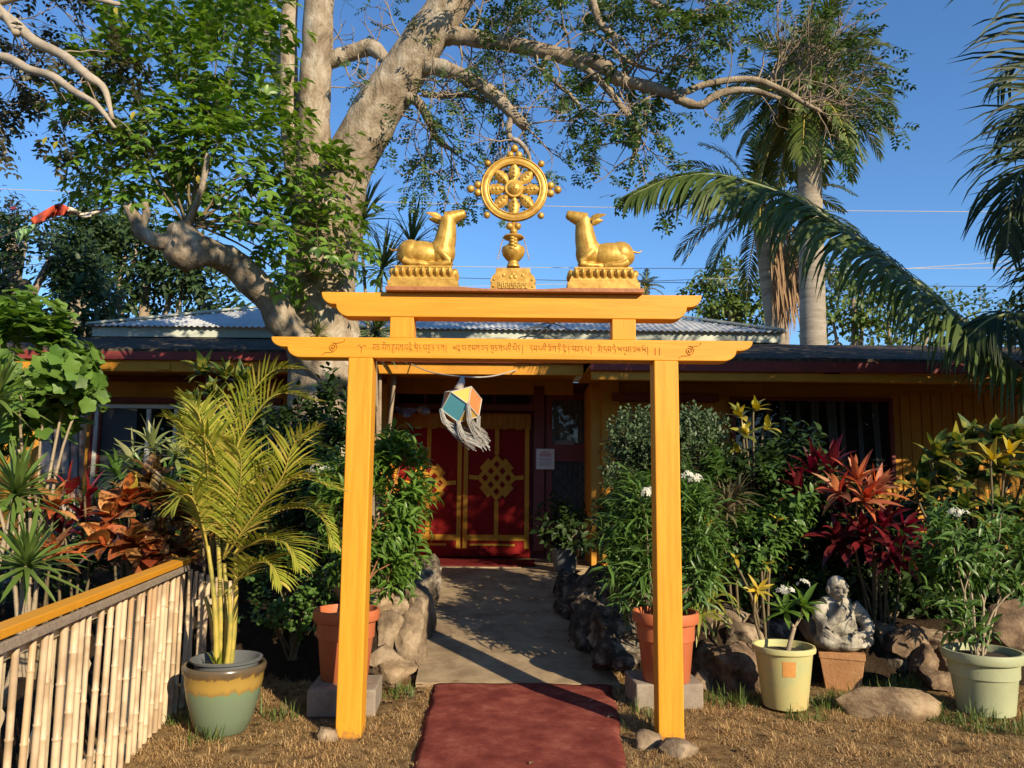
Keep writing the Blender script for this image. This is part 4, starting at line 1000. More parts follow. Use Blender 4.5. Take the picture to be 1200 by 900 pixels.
# ------------------------------------------------------------------ rocks
M['rock_brown'] = ramp_noise('brown_rock', [(.36, (.055, .038, .026)), (.47, (.14, .095, .062)), (.56, (.22, .155, .10)), (.66, (.32, .245, .165))], scale=5, rough=.95, bump=.7, bscale=22, bdist=.03, spec=.2)
M['rock_grey'] = ramp_noise('grey_tan_rock', [(.36, (.09, .066, .045)), (.5, (.21, .155, .10)), (.63, (.36, .28, .19))], scale=4, rough=.95, bump=.6, bscale=26, bdist=.02, spec=.2)
M['rock_lava'] = ramp_noise('dark_lava_rock', [(.36, (.04, .033, .026)), (.49, (.11, .088, .066)), (.56, (.24, .20, .15)), (.64, (.46, .41, .32))], scale=5.5, rough=.95, bump=1.0, bscale=30, bdist=.04, spec=.15, vor=22)
M['boulder'] = ramp_noise('tan_boulder', [(.36, (.15, .10, .06)), (.5, (.28, .20, .12)), (.64, (.40, .30, .19))], scale=6, rough=.95, bump=.6, bscale=34, bdist=.02, spec=.15, stretch=(1, 1, 2))
def rock(c, size, mat, label, group=None, seed=0, cat='rock', rough=.13, planes=12, rz=None, name='rock', sub=4):
    rd = random.Random(seed); b = bmesh.new(); bmesh.ops.create_icosphere(b, subdivisions=sub, radius=1)
    pl = []
    for k in range(planes):
        n_ = Vector((rd.gauss(0, 1), rd.gauss(0, 1), rd.gauss(0, .8))).normalized(); pl.append((n_, rd.uniform(.5, .88)))
    off = Vector((seed * 3.7, seed * 1.3, seed * 2.1)); rot = Matrix.Rotation(rd.uniform(-.5, .5) if rz is None else rz, 3, 'Z') @ Matrix.Rotation(rd.uniform(-.12, .12), 3, 'X')
    for v in b.verts:
        p = v.co.copy()
        for n_, d in pl:
            e = p.dot(n_) - d
            if e > 0: p -= n_ * e * .97
        r_ = 1 + rough * (noise.noise(p * 1.5 + off) + .6 * noise.noise(p * 4 + off) + .45 * noise.noise(p * 9 + off) + .25 * noise.noise(p * 20 + off))
        p = p * r_; p = Vector((p.x * size[0], p.y * size[1], p.z * size[2])) * .55
        v.co = rot @ p
    for f in b.faces: f.smooth = True
    me = bpy.data.meshes.new(name); b.to_mesh(me); b.free(); me.set_sharp_from_angle(angle=R(38))
    o = link_mesh(name, me, mat); o.location = c
    return tag(o, label, cat, group)
def rock_px(x, y, w_, h_, Y, mat, label, group=None, seed=0, dp=None, **kw):
    c = P(x, y, Y); s = MPP(c)
    return rock(c, (w_ * s, (dp or max(w_, h_) * 1.0) * s, h_ * s), mat, label, group, seed, **kw)
g1 = 'rocks stacked along the path below the left shrub'
for i, a in enumerate([
    (462, 712, 62, 34, 7.2, 'rock_grey', 'long pale flat topped rock high in the wall left of the path'),
    (492, 684, 40, 46, 8.2, 'rock_lava', 'dark upright rock at the far end of the wall left of the path'),
    (488, 716, 30, 70, 7.3, 'rock_grey', 'tall narrow brown rock leaning against the left path edge'),
    (480, 752, 34, 58, 6.5, 'rock_grey', 'upright greyish rock by the near left corner of the concrete path'),
    (455, 742, 34, 36, 6.45, 'rock_grey', 'roundish tan rock next to the left terracotta pot'),
    (447, 772, 46, 30, 6.1, 'rock_grey', 'dark topped rock lying behind the left gate post base'),
    (462, 788, 44, 26, 5.95, 'boulder', 'low sunlit sandy rock nearest the dry grass by the path'),
    (437, 706, 40, 30, 6.9, 'boulder', 'pale sunlit rock between the left terracotta pot and its shrub'),
    (470, 668, 44, 26, 8.6, 'rock_lava', 'dark low rock near the porch step on the left path side'),
    (503, 668, 22, 26, 9.2, 'rock_lava', 'small dark rock closest to the red doors at the path edge')]):
    rock_px(a[0], a[1], a[2] * 1.25, a[3] * 1.3, a[4], M[a[5]], a[6], g1, seed=20 + i)
g2 = 'dark lava rocks right of the path'
for i, a in enumerate([
    (700, 706, 76, 52, 7.3, 'big pale blotched lava rock topping the wall right of the path'),
    (676, 702, 40, 56, 7.9, 'rough black lava rock at the inner edge of the right path wall'),
    (692, 736, 52, 44, 6.9, 'dark lava rock in shade bulging over the path'),
    (722, 738, 52, 40, 6.5, 'lava rock with a light grey face just left of the right gate post'),
    (716, 762, 54, 28, 6.3, 'flat lava slab low in the right path wall'),
    (736, 708, 46, 40, 6.9, 'lava rock between the right path wall and the right terracotta pot'),
    (662, 690, 26, 34, 8.6, 'small black lava rock farthest along the right path edge'),
    (733, 775, 30, 16, 6.1, 'small tan stone at the near right corner of the concrete path')]):
    rock_px(a[0], a[1], a[2] * 1.25, a[3] * 1.3, a[4], M['rock_lava'], a[5], g2, seed=50 + i, rough=.2)
g3 = 'rocks edging the bed on the right'
for i, a in enumerate([
    (862, 784, 84, 56, 6.15, 'rock_brown', 'largest brown furrowed rock left of the cream flowerpot'),
    (867, 747, 44, 28, 6.45, 'rock_grey', 'grey oval rock resting on the big furrowed rock'),
    (860, 724, 42, 26, 6.7, 'rock_grey', 'pale pointed rock below the yellow flowers'),
    (826, 735, 40, 34, 6.6, 'rock_brown', 'dark rock just right of the right gate post'),
    (836, 780, 36, 44, 6.25, 'rock_brown', 'brown rock wedged between right terracotta pot and furrowed rock'),
    (820, 798, 26, 20, 5.95, 'rock_brown', 'small brown stone beside the paver under the right pot'),
    (905, 738, 50, 36, 6.6, 'rock_lava', 'dark rock in shade behind the white flowered pot plant'),
    (908, 770, 34, 44, 6.3, 'rock_brown', 'shaded brown rock behind the cream flowerpot rim'),
    (958, 740, 30, 40, 6.4, 'rock_grey', 'knobbly pale rock against the left side of the stone statue'),
    (1038, 742, 32, 26, 6.5, 'rock_grey', 'sunlit tan rock against the right side of the stone statue'),
    (1056, 752, 50, 34, 6.4, 'rock_brown', 'slanted reddish rock right of the statue pedestal'),
    (1084, 748, 52, 22, 6.55, 'rock_grey', 'long striped rock lying on top of the wall by the statue'),
    (1082, 778, 32, 34, 6.25, 'rock_brown', 'small round brown rock under the striped rock'),
    (1112, 770, 42, 40, 6.35, 'rock_brown', 'rough brown rock just left of the green pot rim'),
    (1096, 796, 34, 26, 6.05, 'rock_brown', 'half buried brown rock between the flat boulder and green pot'),
    (1184, 738, 52, 50, 6.4, 'rock_brown', 'reddish brown rock behind the green pot at the picture edge'),
    (1150, 748, 40, 36, 6.6, 'rock_lava', 'dark rock behind the stems of the green pot shrub'),
    (1040, 782, 34, 50, 6.5, 'rock_lava', 'dark shaded rock hidden behind the statue pedestal')]):
    rock_px(a[0], a[1], a[2] * 1.2, a[3] * 1.25, a[4], M[a[5]], a[6], g3, seed=80 + i, rough=.13)
q = G(1047, 832, .03); rock((q.x, q.y + .06, .05), (.60, .42, .215), M['boulder'], 'large flat tan boulder lying on the grass before the statue pedestal', seed=131, rough=.07, planes=6, rz=.05, name='boulder', cat='boulder')
for i, (x, y, w_, h_, l_) in enumerate(((760, 870, 32, 17, 'dark rounded stone left of the right gate post foot'), (793, 880, 44, 16, 'flat grey stone in front of the right gate post foot'), (382, 862, 26, 20, 'small grey stone left of the left gate post foot'))):
    q = G(x, y, .01); s = MPP(q); rock(q, (w_ * s * 1.2, w_ * s, h_ * s * 1.5), M['rock_grey'], l_, 'stones at the gate post feet', seed=140 + i, cat='stone', name='stone', sub=3)
for x, y, w_, d_, l_ in ((398, 838, 80, .40, 'pair of low concrete pavers carrying the left terracotta pot'), (783, 830, 80, .40, 'low concrete paver carrying the right terracotta pot')):
    q = G(x, y); s = MPP(q); mb = MB(); mb.box((q.x, q.y + d_ / 2 - .02, .075), (w_ * s, d_, .17), R(3)); mb.box((q.x, q.y + d_ / 2 - .02, -.03), (w_ * s * .9, d_ * .9, .05))
    M.setdefault('paver', ramp_noise('worn_paver', [(.3, (.20, .16, .12)), (.7, (.33, .28, .22))], scale=8, rough=.95, bump=.4, bscale=70))
    tag(mb.build('paver', M['paver'], origin=(q.x, q.y + d_ / 2, 0), bevel=.012), l_, 'paver')

# ------------------------------------------------------------------ pots
M['terracotta'] = plain('terracotta', (.46, .135, .055), rough=.5, spec=.4, var=.1, vscale=5, bump=.05)
M['green_pot'] = plain('sage_green_plastic', (.36, .39, .235), rough=.55, spec=.35, var=.1, vscale=4, bump=.08)
M['cream_pot'] = ramp_noise('faded_cream_green_pot', [(.35, (.40, .43, .22)), (.5, (.50, .46, .20)), (.68, (.56, .44, .19))], scale=3, rough=.6, bump=.1, spec=.3)
M['potting'] = ramp_noise('potting_soil', [(.3, (.03, .022, .015)), (.7, (.09, .065, .045))], scale=30, rough=1, bump=.8, bscale=80)
# two-tone glaze: mustard running down over teal
g, t, b = newmat('two_tone_glaze'); b.inputs['Roughness'].default_value = .22; sock(b, 'Specular IOR Level').default_value = .55
tc = t.nodes.new('ShaderNodeTexCoord'); sx = t.nodes.new('ShaderNodeSeparateXYZ'); t.links.new(tc.outputs['Object'], sx.inputs[0])
mp = t.nodes.new('ShaderNodeMapping'); mp.inputs['Scale'].default_value = (30, 30, 3); t.links.new(tc.outputs['Object'], mp.inputs[0])
nz = t.nodes.new('ShaderNodeTexNoise'); nz.inputs['Scale'].default_value = 1; nz.inputs['Detail'].default_value = 4; t.links.new(mp.outputs[0], nz.inputs['Vector'])
ma = t.nodes.new('ShaderNodeMath'); ma.operation = 'MULTIPLY_ADD'; ma.inputs[1].default_value = .085; t.links.new(nz.outputs[0], ma.inputs[0]); t.links.new(sx.outputs[2], ma.inputs[2])
mr = t.nodes.new('ShaderNodeMapRange'); mr.inputs[1].default_value = 0; mr.inputs[2].default_value = .455; t.links.new(ma.outputs[0], mr.inputs[0])
cr = t.nodes.new('ShaderNodeValToRGB'); e = cr.color_ramp.elements; t.links.new(mr.outputs[0], cr.inputs[0])
for pos, c in ((.0, (.12, .165, .105)), (.55, (.155, .20, .13)), (.63, (.15, .22, .12)), (.66, (.26, .16, .05)), (.70, (.34, .22, .05)), (.82, (.36, .235, .055)), (.84, (.16, .10, .04)), (.9, (.10, .075, .045))):
    if pos == 0: e[0].position = 0; e[0].color = c + (1,)
    elif pos == .9: e[-1].position = .9; e[-1].color = c + (1,)
    else: q = e.new(pos); q.color = c + (1,)
t.links.new(cr.outputs[0], b.inputs['Base Color']); M['glaze'] = g
M['dark_plastic'] = plain('grey_plastic', (.12, .13, .135), rough=.4, var=.1)
def pot(name, label, base, rad, h, prof, mat, soil=.88, cat='flowerpot', inner=None, group=None):
    root = thing(name, label, cat, base, group); mb = MB(); b_ = Vector(base)
    pts = [(0.001, .004)] + [(r_ * rad, z * h) for r_, z in prof]
    mb.lathe(b_, pts, 48); mb.build('body', mat, root, smooth=40)
    mb = MB(); mb.lathe(b_ + Vector((0, 0, soil * h)), [(.001, .012), (rad * .45, .016), (rad * .8, .004), (rad * .93 * prof[-2][0] if False else rad * .9, 0)], 32, cap=False); mb.build('potting_soil', M['potting'], root, smooth=True)
    return root
STD = [(.66, 0), (.70, .02), (.86, .80), (.88, .83), (.98, .845), (1.0, .87), (1.0, .97), (.985, 1.0), (.92, 1.0), (.90, .97), (.88, .85), (.86, .6)]
q = G(247, 866); qt = Vector((q.x, q.y + .17, 0)); s = MPP(qt)
PT = qt
root = pot('glazed_pot', 'large glazed pot, teal below and mustard above, holding the golden palm', qt, .238, .39, [(.60, 0), (.63, .02), (.76, .22), (.88, .5), (.955, .75), (.97, .86), (1.0, .885), (1.02, .93), (1.02, .975), (.99, 1.0), (.93, 1.0), (.90, .96), (.89, .8), (.85, .6)], M['glaze'], soil=.80)
mb = MB(); mb.lathe(qt + Vector((.01, .0, .315)), [(.170, 0), (.19, .09), (.205, .092), (.209, .105), (.19, .108), (.18, .09), (.165, .02)], 40, cap=False); mb.build('inner_pot', M['dark_plastic'], root, smooth=40)
q = G(400, 812, .16); PL = Vector((P(403, 812, 5.52).x, 5.52, .16)); pot('flowerpot', 'terracotta coloured flowerpot partly behind the left gate post', PL, .225, .46, STD, M['terracotta'], group='terracotta pots at the gate')
PR = Vector((P(781, 804, 5.55).x, 5.55, .16)); pot('flowerpot', 'terracotta coloured flowerpot partly behind the right gate post', PR, .225, .46, STD, M['terracotta'], group='terracotta pots at the gate')
q = G(929, 834); PC = Vector((q.x, q.y + .14, 0)); cp = pot('flowerpot', 'cream and pale green flowerpot with an orange square patch, holding a white flowered plant', PC, .208, .40, [(.68, 0), (.70, .02), (.90, .86), (.93, .9), (1.0, .915), (1.01, .96), (.99, 1.0), (.92, 1.0), (.89, .95), (.86, .7)], M['cream_pot'])
mb = MB(); vs = []; fs = []                    # the orange square left of centre
for i in range(7):
    for j in range(5):
        a = R(-112) + R(27) * i / 6 ; z = .225 + .10 * j / 4; r_ = .208 * (.70 + .20 * (z / .4 - .02) / .84) + .0015
        vs.append(PC + Vector((r_ * math.cos(a), r_ * math.sin(a), z)))
        if i and j: fs.append(((i - 1) * 5 + j - 1, i * 5 + j - 1, i * 5 + j, (i - 1) * 5 + j))
mb.add(vs, fs); M['patch'] = plain('orange_patch', (.52, .24, .06), rough=.7, var=.2, vscale=20); mb.build('orange_patch', M['patch'], cp)
q = G(1172, 842); PGp = Vector((q.x, q.y + .15, 0)); pot('flowerpot', 'wide sage green flowerpot holding a leafy shrub at the right edge', PGp, .245, .40, STD, M['green_pot'])

# ------------------------------------------------------------------ statue on its pedestal
M['pedestal'] = ramp_noise('orange_clay', [(.3, (.36, .17, .07)), (.55, (.47, .245, .11)), (.8, (.55, .34, .18))], scale=6, rough=.9, bump=.4, bscale=40)
M['stone'] = ramp_noise('mottled_stone', [(.38, (.09, .08, .066)), (.46, (.22, .20, .16)), (.55, (.38, .35, .28)), (.66, (.50, .46, .38))], scale=9, rough=.9, bump=.5, bscale=50, detail=10)
q = G(1001, 812); PB = Vector((q.x, q.y + .2, 0)); rz = R(-21)
hp = P(1000, 764, PB.y - .1).z
mb = MB(); rot = Matrix.Rotation(rz, 3, 'Z'); vs = []
for (w_, z) in ((.118, -.03), (.120, .0), (.152, hp - .05), (.158, hp - .045), (.160, hp)):
    vs += [PB + rot @ Vector((sx_ * w_, sy_ * w_, z)) for sx_, sy_ in ((-1, -1), (1, -1), (1, 1), (-1, 1))]
fs = [(0, 3, 2, 1)] + [(i * 4 + k, i * 4 + (k + 1) % 4, i * 4 + 4 + (k + 1) % 4, i * 4 + 4 + k) for i in range(4) for k in range(4)] + [(16, 17, 18, 19)]
mb.add(vs, fs); tag(mb.build('statue_pedestal', M['pedestal'], origin=PB, bevel=.012), 'square orange clay block tapering downwards under the seated stone statue', 'pedestal')
SB = PB + Vector((-.01, -.01, hp)); k_ = MPP(SB) * 84 / .545; mb = MB(); srot = Matrix.Rotation(R(14), 3, 'Z')
def S(x, y, z): return SB + srot @ (Vector((x, y, z)) * k_)
def sb(x, y, z, rx, ry, rz_, tilt=0, n=20): mb.ball(S(x, y, z), (rx * k_, ry * k_, rz_ * k_), n, srot @ Matrix.Rotation(tilt, 3, 'Y'))
def st(pts, rr, n=14): mb.tube([S(*p) for p in pts], [r_ * k_ for r_ in rr], n)
sb(0, .01, .055, .205, .165, .075); sb(-.13, -.04, .075, .095, .105, .07); sb(.14, -.04, .08, .10, .11, .075); sb(0, -.10, .06, .12, .08, .055)
sb(0, .035, .20, .150, .125, .155); sb(0, -.03, .17, .115, .10, .09); sb(0, .04, .30, .135, .10, .085)
st([(-.10, .04, .33), (0, .03, .355), (.10, .04, .33)], [.055, .06, .055]); st([(0, .025, .34), (-.005, .005, .40)], [.058, .05])
sb(-.008, -.002, .462, .074, .082, .088); sb(-.008, -.03, .425, .056, .058, .052)           # skull, jaw
sb(-.008, -.075, .476, .052, .022, .014); sb(-.008, -.094, .448, .015, .022, .022); sb(-.034, -.072, .442, .022, .02, .018); sb(.018, -.072, .442, .022, .02, .018)
sb(-.008, -.083, .418, .030, .016, .008); sb(-.008, -.078, .396, .028, .022, .020)
for d in (-1, 1): sb(-.008 + d * .074, .008, .445, .012, .022, .036); sb(-.008 + d * .027, -.077, .462, .013, .010, .008)
st([(-.135, .03, .325), (-.185, -.01, .25), (-.165, -.085, .185)], [.058, .052, .045]); st([(-.165, -.085, .185), (-.10, -.125, .26), (-.045, -.125, .335)], [.045, .036, .026])
sb(-.035, -.118, .355, .026, .020, .030)
for k in range(4): st([(-.055 + .013 * k, -.128, .362), (-.052 + .013 * k, -.126, .388 - .003 * abs(k - 1)), (-.045 + .011 * k, -.112, .402 - .003 * abs(k - 1))], [.0075, .007, .006], 8)
st([(-.018, -.122, .345), (-.004, -.122, .365), (.0, -.112, .383)], [.0085, .0075, .006], 8)
st([(.135, .03, .32), (.195, -.01, .235), (.19, -.09, .165)], [.06, .055, .048]); st([(.19, -.09, .165), (.12, -.155, .14), (.06, -.165, .13)], [.046, .036, .026]); sb(.04, -.165, .13, .034, .022, .018)
for k in range(4): st([(.035, -.172, .142 - .010 * k), (.005, -.176, .138 - .010 * k), (-.015, -.168, .132 - .009 * k)], [.0075, .007, .006], 8)
st([(.045, -.165, .15), (.02, -.166, .158), (.0, -.16, .155)], [.0085, .0075, .006], 8)
for k in range(7):                                # robe folds over chest, sleeves and knees
    u = k / 6; st(catmull([(.10 - .02 * u, -.045 - .02 * u, .33 - .05 * u), (.04, -.10, .27 - .055 * u), (-.05, -.115, .215 - .05 * u), (-.115, -.075, .20 - .06 * u)], 4), [.0085] * 13, 8)
    st(catmull([(.19 - .05 * u, .02 - .02 * u, .03 + .02 * k % .05), (.19 - .06 * u, -.10, .05 + .02 * u), (.09 - .05 * u, -.165, .045 + .012 * k), (-.03, -.172, .05 + .010 * k)], 4), [.009] * 13, 8)
    st(catmull([(.20, .04 - .02 * k, .29 - .02 * k), (.235 - .01 * k, -.02 - .01 * k, .235 - .012 * k), (.205, -.09, .20 - .014 * k)], 4), [.008] * 9, 8)
for k in range(5): st(catmull([(-.195, .03 - .03 * k, .28 - .03 * k), (-.215, -.03, .22 - .022 * k), (-.17, -.12, .15 - .02 * k), (-.06, -.165, .07 + .006 * k)], 4), [.0085] * 13, 8)
statue = remesh_build(mb, 'stone_statue', M['stone'], voxel=.0052, smooth_it=2, origin=SB)
tag(statue, 'mottled grey stone figure seated cross-legged, one hand raised to its chin', 'statue')
# ------------------------------------------------------------------ plants
LM = {}
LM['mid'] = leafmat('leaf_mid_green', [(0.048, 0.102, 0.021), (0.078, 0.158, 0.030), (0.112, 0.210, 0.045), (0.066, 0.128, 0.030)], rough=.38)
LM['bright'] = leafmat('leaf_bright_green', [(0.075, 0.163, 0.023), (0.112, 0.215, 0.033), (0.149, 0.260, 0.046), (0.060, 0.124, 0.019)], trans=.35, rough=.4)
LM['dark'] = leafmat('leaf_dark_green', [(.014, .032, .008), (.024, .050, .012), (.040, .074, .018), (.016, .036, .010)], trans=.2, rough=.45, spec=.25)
LM['dull'] = leafmat('leaf_dull_green', [(0.062, 0.106, 0.044), (0.094, 0.150, 0.062), (0.050, 0.088, 0.037), (0.125, 0.175, 0.088)], trans=.2, rough=.5)
LM['lobed'] = leafmat('leaf_soft_green', [(0.083, 0.175, 0.027), (0.124, 0.237, 0.037), (0.165, 0.275, 0.050), (0.076, 0.138, 0.025)], trans=.35, rough=.5)
LM['strap'] = leafmat('leaf_strap_green', [(.10, .17, .03), (.14, .22, .05), (.08, .14, .025), (.20, .25, .07)], trans=.25, rough=.4)
LM['orange'] = leafmat('leaf_croton_orange', [(.60, .20, .05), (.46, .10, .035), (.12, .08, .02), (.66, .34, .12), (.30, .05, .02), (.58, .22, .08)], trans=.3, rough=.35, vein=((.14, .06, .02), 26))
LM['brown'] = leafmat('leaf_croton_brown', [(.10, .03, .015), (.16, .05, .02), (.05, .04, .012), (.22, .08, .03)], trans=.25, rough=.35, vein=((.30, .18, .04), 30))
LM['red'] = leafmat('leaf_red', [(.32, .025, .022), (.20, .015, .018), (.42, .05, .03), (.12, .012, .016)], trans=.3, rough=.38)
LM['wine'] = leafmat('leaf_wine_red', [(.09, .010, .014), (.15, .014, .018), (.06, .012, .012), (.22, .02, .025)], trans=.3, rough=.35)
LM['flame'] = leafmat('leaf_flame_orange', [(.50, .13, .045), (.56, .22, .09), (.38, .06, .03), (.55, .30, .16), (.20, .05, .025)], trans=.3, rough=.4)
LM['croton'] = leafmat('leaf_croton_green', [(.023, .055, .014), (.038, .08, .018), (.06, .11, .022), (.03, .065, .015), (.05, .09, .02), (.30, .27, .03)], trans=.25, rough=.5, spec=.25, vein=((.20, .20, .03), 16))
LM['crotony'] = leafmat('leaf_croton_yellow', [(.30, .28, .04), (.46, .36, .04), (.18, .20, .03), (.10, .13, .025)], trans=.3, rough=.35)
LM['yellow'] = leafmat('leaf_yellow', [(.55, .38, .03), (.45, .36, .05), (.30, .30, .04)], trans=.3, rough=.45)
LM['ylgreen'] = leafmat('leaf_yellow_green', [(.24, .27, .04), (.34, .32, .06), (.15, .20, .03), (.12, .17, .03)], trans=.3, rough=.42)
LM['pale'] = leafmat('leaf_cream_green', [(.30, .33, .14), (.20, .26, .08), (.40, .40, .20), (.12, .18, .05)], trans=.3, rough=.42)
LM['bronze'] = leafmat('leaf_bronze', [(.10, .08, .05), (.14, .11, .06), (.07, .08, .035), (.18, .15, .08)], trans=.2, rough=.45)
LM['white'] = leafmat('white_petal', [(.72, .72, .66), (.62, .62, .52)], trans=.35, rough=.55)
LM['stem'] = plain('green_brown_stem', (.13, .10, .05), rough=.7, var=.3); LM['pale_stem'] = plain('pale_stem', (.30, .24, .16), rough=.75, var=.25, bump=.3, bscale=40)
LM['red_stem'] = plain('reddish_stem', (.22, .08, .04), rough=.7, var=.2)

def sprigs(lb, o, d, L, k, leaf, spread=.9, lift=.25):
    d = d.normalized(); a = d.orthogonal().normalized(); b_ = d.cross(a)
    for i in range(k):
        t_ = (i + .6) / k; th = i * 2.4 + U(-.4, .4); s_ = a * math.cos(th) + b_ * math.sin(th)
        ld = (d * (1.1 - spread * .75) + s_ * spread + Vector((0, 0, lift * U(-.6, .8)))).normalized()
        n_ = (Vector((0, 0, 1)) * .8 + sun_dir * .35 + d * .5 + rv() * .35)
        lb.add(o + d * L * t_, ld, n_, leaf * U(.65, 1.15))
def ellip_points(c, r, n, shell=.55, clump=0.0, seed=0.0):
    out = []; tries = 0
    while len(out) < n and tries < n * 30:
        tries += 1; v = rv() * (U(shell ** 3, 1) ** (1 / 3)); p = Vector((c.x + v.x * r[0], c.y + v.y * r[1], c.z + v.z * r[2]))
        if clump and noise.noise(p * clump + Vector((seed, seed, 0))) < -.08: continue
        rr = 1 + .28 * noise.noise(p * 3.1 / max(r) * .6 + Vector((seed, 3, seed)))
        out.append(c + Vector((v.x * r[0], v.y * r[1], v.z * r[2])) * rr)
    return out
def bush(name, label, base, blobs, mat, tpl, leaf, nsp, k, twig=.14, stemmat=None, nst=3, cat='shrub', group=None, clump=0.0, spread=.9, lift=.25, shell=.45, rs=.012, up=.35, stempart=True):
    "blobs: list of (centre, (rx, ry, rz), share)"
    base = Vector(base); root = thing(name, label, cat, base, group); lb = LB(tpl); st = MB(); tot = sum(b_[2] for b_ in blobs)
    for c, r, sh in blobs:
        c = Vector(c); pts = ellip_points(c, r, int(nsp * sh / tot), shell, clump, seed=base.x * 3)
        for i, p in enumerate(pts):
            d = ((p - c) + Vector((0, 0, up * max(r))) + rv() * .45 * max(r)).normalized()
            sprigs(lb, p - d * twig * .5, d, twig * U(.7, 1.3), k, leaf, spread, lift)
            if i % max(1, -(-len(pts) // nst)) == 0:
                q = base.lerp(c, .5) + rv() * .08 * max(r); st.tube(catmull([base + Vector((U(-.04, .04), U(-.04, .04), -.02)), q, p.lerp(q, .35) + rv() * .05, p, p + d * twig * .4], 3), list(np.linspace(rs * .8, rs * .2, 13)), 5, cap=False)
    lb.build('foliage', mat, root)
    if st.v: st.build('stem', stemmat or LM['stem'], root, smooth=True)
    return root
def pxb(x, y, Y, rx, ry, share=1.0, ryd=None):
    c = P(x, y, Y); s = MPP(c); return (c, (rx * s, (ryd if ryd else min(rx, ry) * .9) * s, ry * s), share)
def rosette(mb, c, axis, n, L, W, spread=(.2, 1.3), droop=.6, shape='lance', fold=.14, seg=5, jit=.15):
    axis = Vector(axis).normalized(); a = axis.orthogonal().normalized(); b_ = axis.cross(a)
    for i in range(n):
        t_ = (i + .5) / n; th = i * 2.39996 + U(-jit, jit); el = spread[0] + (spread[1] - spread[0]) * t_ + U(-jit, jit)
        s_ = a * math.cos(th) + b_ * math.sin(th); d = axis * math.cos(el) + s_ * math.sin(el)
        mb.strap(Vector(c) + axis * (1 - t_) * L * .12, d, axis * .9 + Vector((0, 0, .4)) - s_ * .2, L * U(.75, 1.1), W * U(.8, 1.15), droop * U(.5, 1.3), seg, fold, shape, twist=U(-.35, .35))
def rosette_plant(name, label, base, heads, mat, L, W, n, cat='plant', stemmat=None, rs=.012, droop=.6, shape='lance', spread=(.2, 1.35), fold=.14, group=None):
    "heads: list of (point, axis); each on its own cane"
    base = Vector(base); root = thing(name, label, cat, base, group); mb = MB(); sm = MB()
    for h in heads:
        p, ax = Vector(h[0]), Vector(h[1]) if len(h) > 1 and h[1] is not None else Vector((0, -.2, 1)); m_ = h[2] if len(h) > 2 else 1
        rosette(mb, p, ax, int(n * m_), L * (.8 + .2 * m_), W, spread, droop, shape, fold)
        sm.tube(catmull([base + Vector((U(-.05, .05), U(-.05, .05), -.03)), base.lerp(p, .5) + Vector((U(-.06, .06), U(-.06, .06), 0)), p - ax * .05, p + ax * L * .1], 4), list(np.linspace(rs, rs * .6, 13)), 6, cap=False)
    mb.build('foliage', mat, root, smooth=True); sm.build('stem', stemmat or LM['stem'], root, smooth=True)
    return root
def flowers(root, pts, size, n=7, name='flower', mat=None, spread=.05):
    for p in pts:
        lb = LB('flower')
        for k in range(n):
            v = rv(); v = Vector((v.x, -abs(v.y), abs(v.z) * .8)); lb.add(Vector(p) + v * spread, v.orthogonal(), v + Vector((0, -.4, .3)), size * U(.8, 1.2))
        lb.build(name, mat or LM['white'], root)

# --- left bed
q = P(42, 640, 5.7); B0 = (q.x, 5.7, .1)
bush('broadleaf_shrub', 'tall shrub with big soft lobed leaves and pale bare stems at the far left', B0, [pxb(45, 425, 5.6, 62, 68, 1.3), pxb(-10, 470, 5.6, 60, 80, 1), pxb(75, 470, 5.7, 38, 62, .7), pxb(20, 390, 5.7, 45, 32, .5), pxb(40, 590, 5.8, 26, 20, .12)], LM['lobed'], 'lobed', .105, 330, 5, .2, LM['pale_stem'], nst=2, rs=.020, lift=-.1, spread=1.0, clump=2.2)
for (hx, hy, Y, ax, lab) in ((18, 583, 4.6, (.25, -.25, .9), 'spiky dracaena head with thin yellow green leaves below the broad leaved shrub'), (30, 668, 4.3, (.3, -.3, .9), 'lowest spiky dracaena head just behind the orange fence rail'), (-6, 470, 4.9, (.25, -.2, .9), 'upper spiky dracaena head cut by the left picture edge')):
    h = P(hx, hy, Y); rosette_plant('dracaena', lab, (h.x - .15, Y + .05, .05), [(h, ax)], LM['strap'], .34, .030, 52, rs=.02, droop=.45, stemmat=LM['pale_stem'], shape='strap', spread=(.1, 1.9), group='spiky dracaenas by the fence')
h = P(88, 590, 5.7); rosette_plant('red_ti_plant', 'ti plant with two upright scarlet leaves amid dark foliage by the bamboo fence', (h.x, 5.75, .1), [(P(80, 580, 5.7), (.0, -.1, 1), .35), (P(102, 583, 5.75), (.3, -.1, .9), .35)], LM['red'], .26, .075, 9, droop=.35, spread=(.05, .9))
rosette_plant('red_ti_plant', 'drooping dull red and orange ti plant under the lobed shrub', (P(62, 650, 5.6).x, 5.6, .1), [(P(62, 600, 5.6), (.2, -.3, .8)), (P(40, 575, 5.7), (0, -.3, .8), .8), (P(60, 655, 5.4), (.3, -.3, .7))], LM['orange'], .25, .065, 12, droop=.9)
rosette_plant('red_ti_plant', 'dark wine coloured ti plant between the scarlet leaves and orange croton', (P(100, 650, 5.9).x, 5.9, .1), [(P(98, 612, 5.9), (.1, -.3, .9)), (P(75, 630, 5.8), (-.2, -.3, .9))], LM['wine'], .27, .07, 14, droop=.8)
cb = P(160, 660, 5.75)
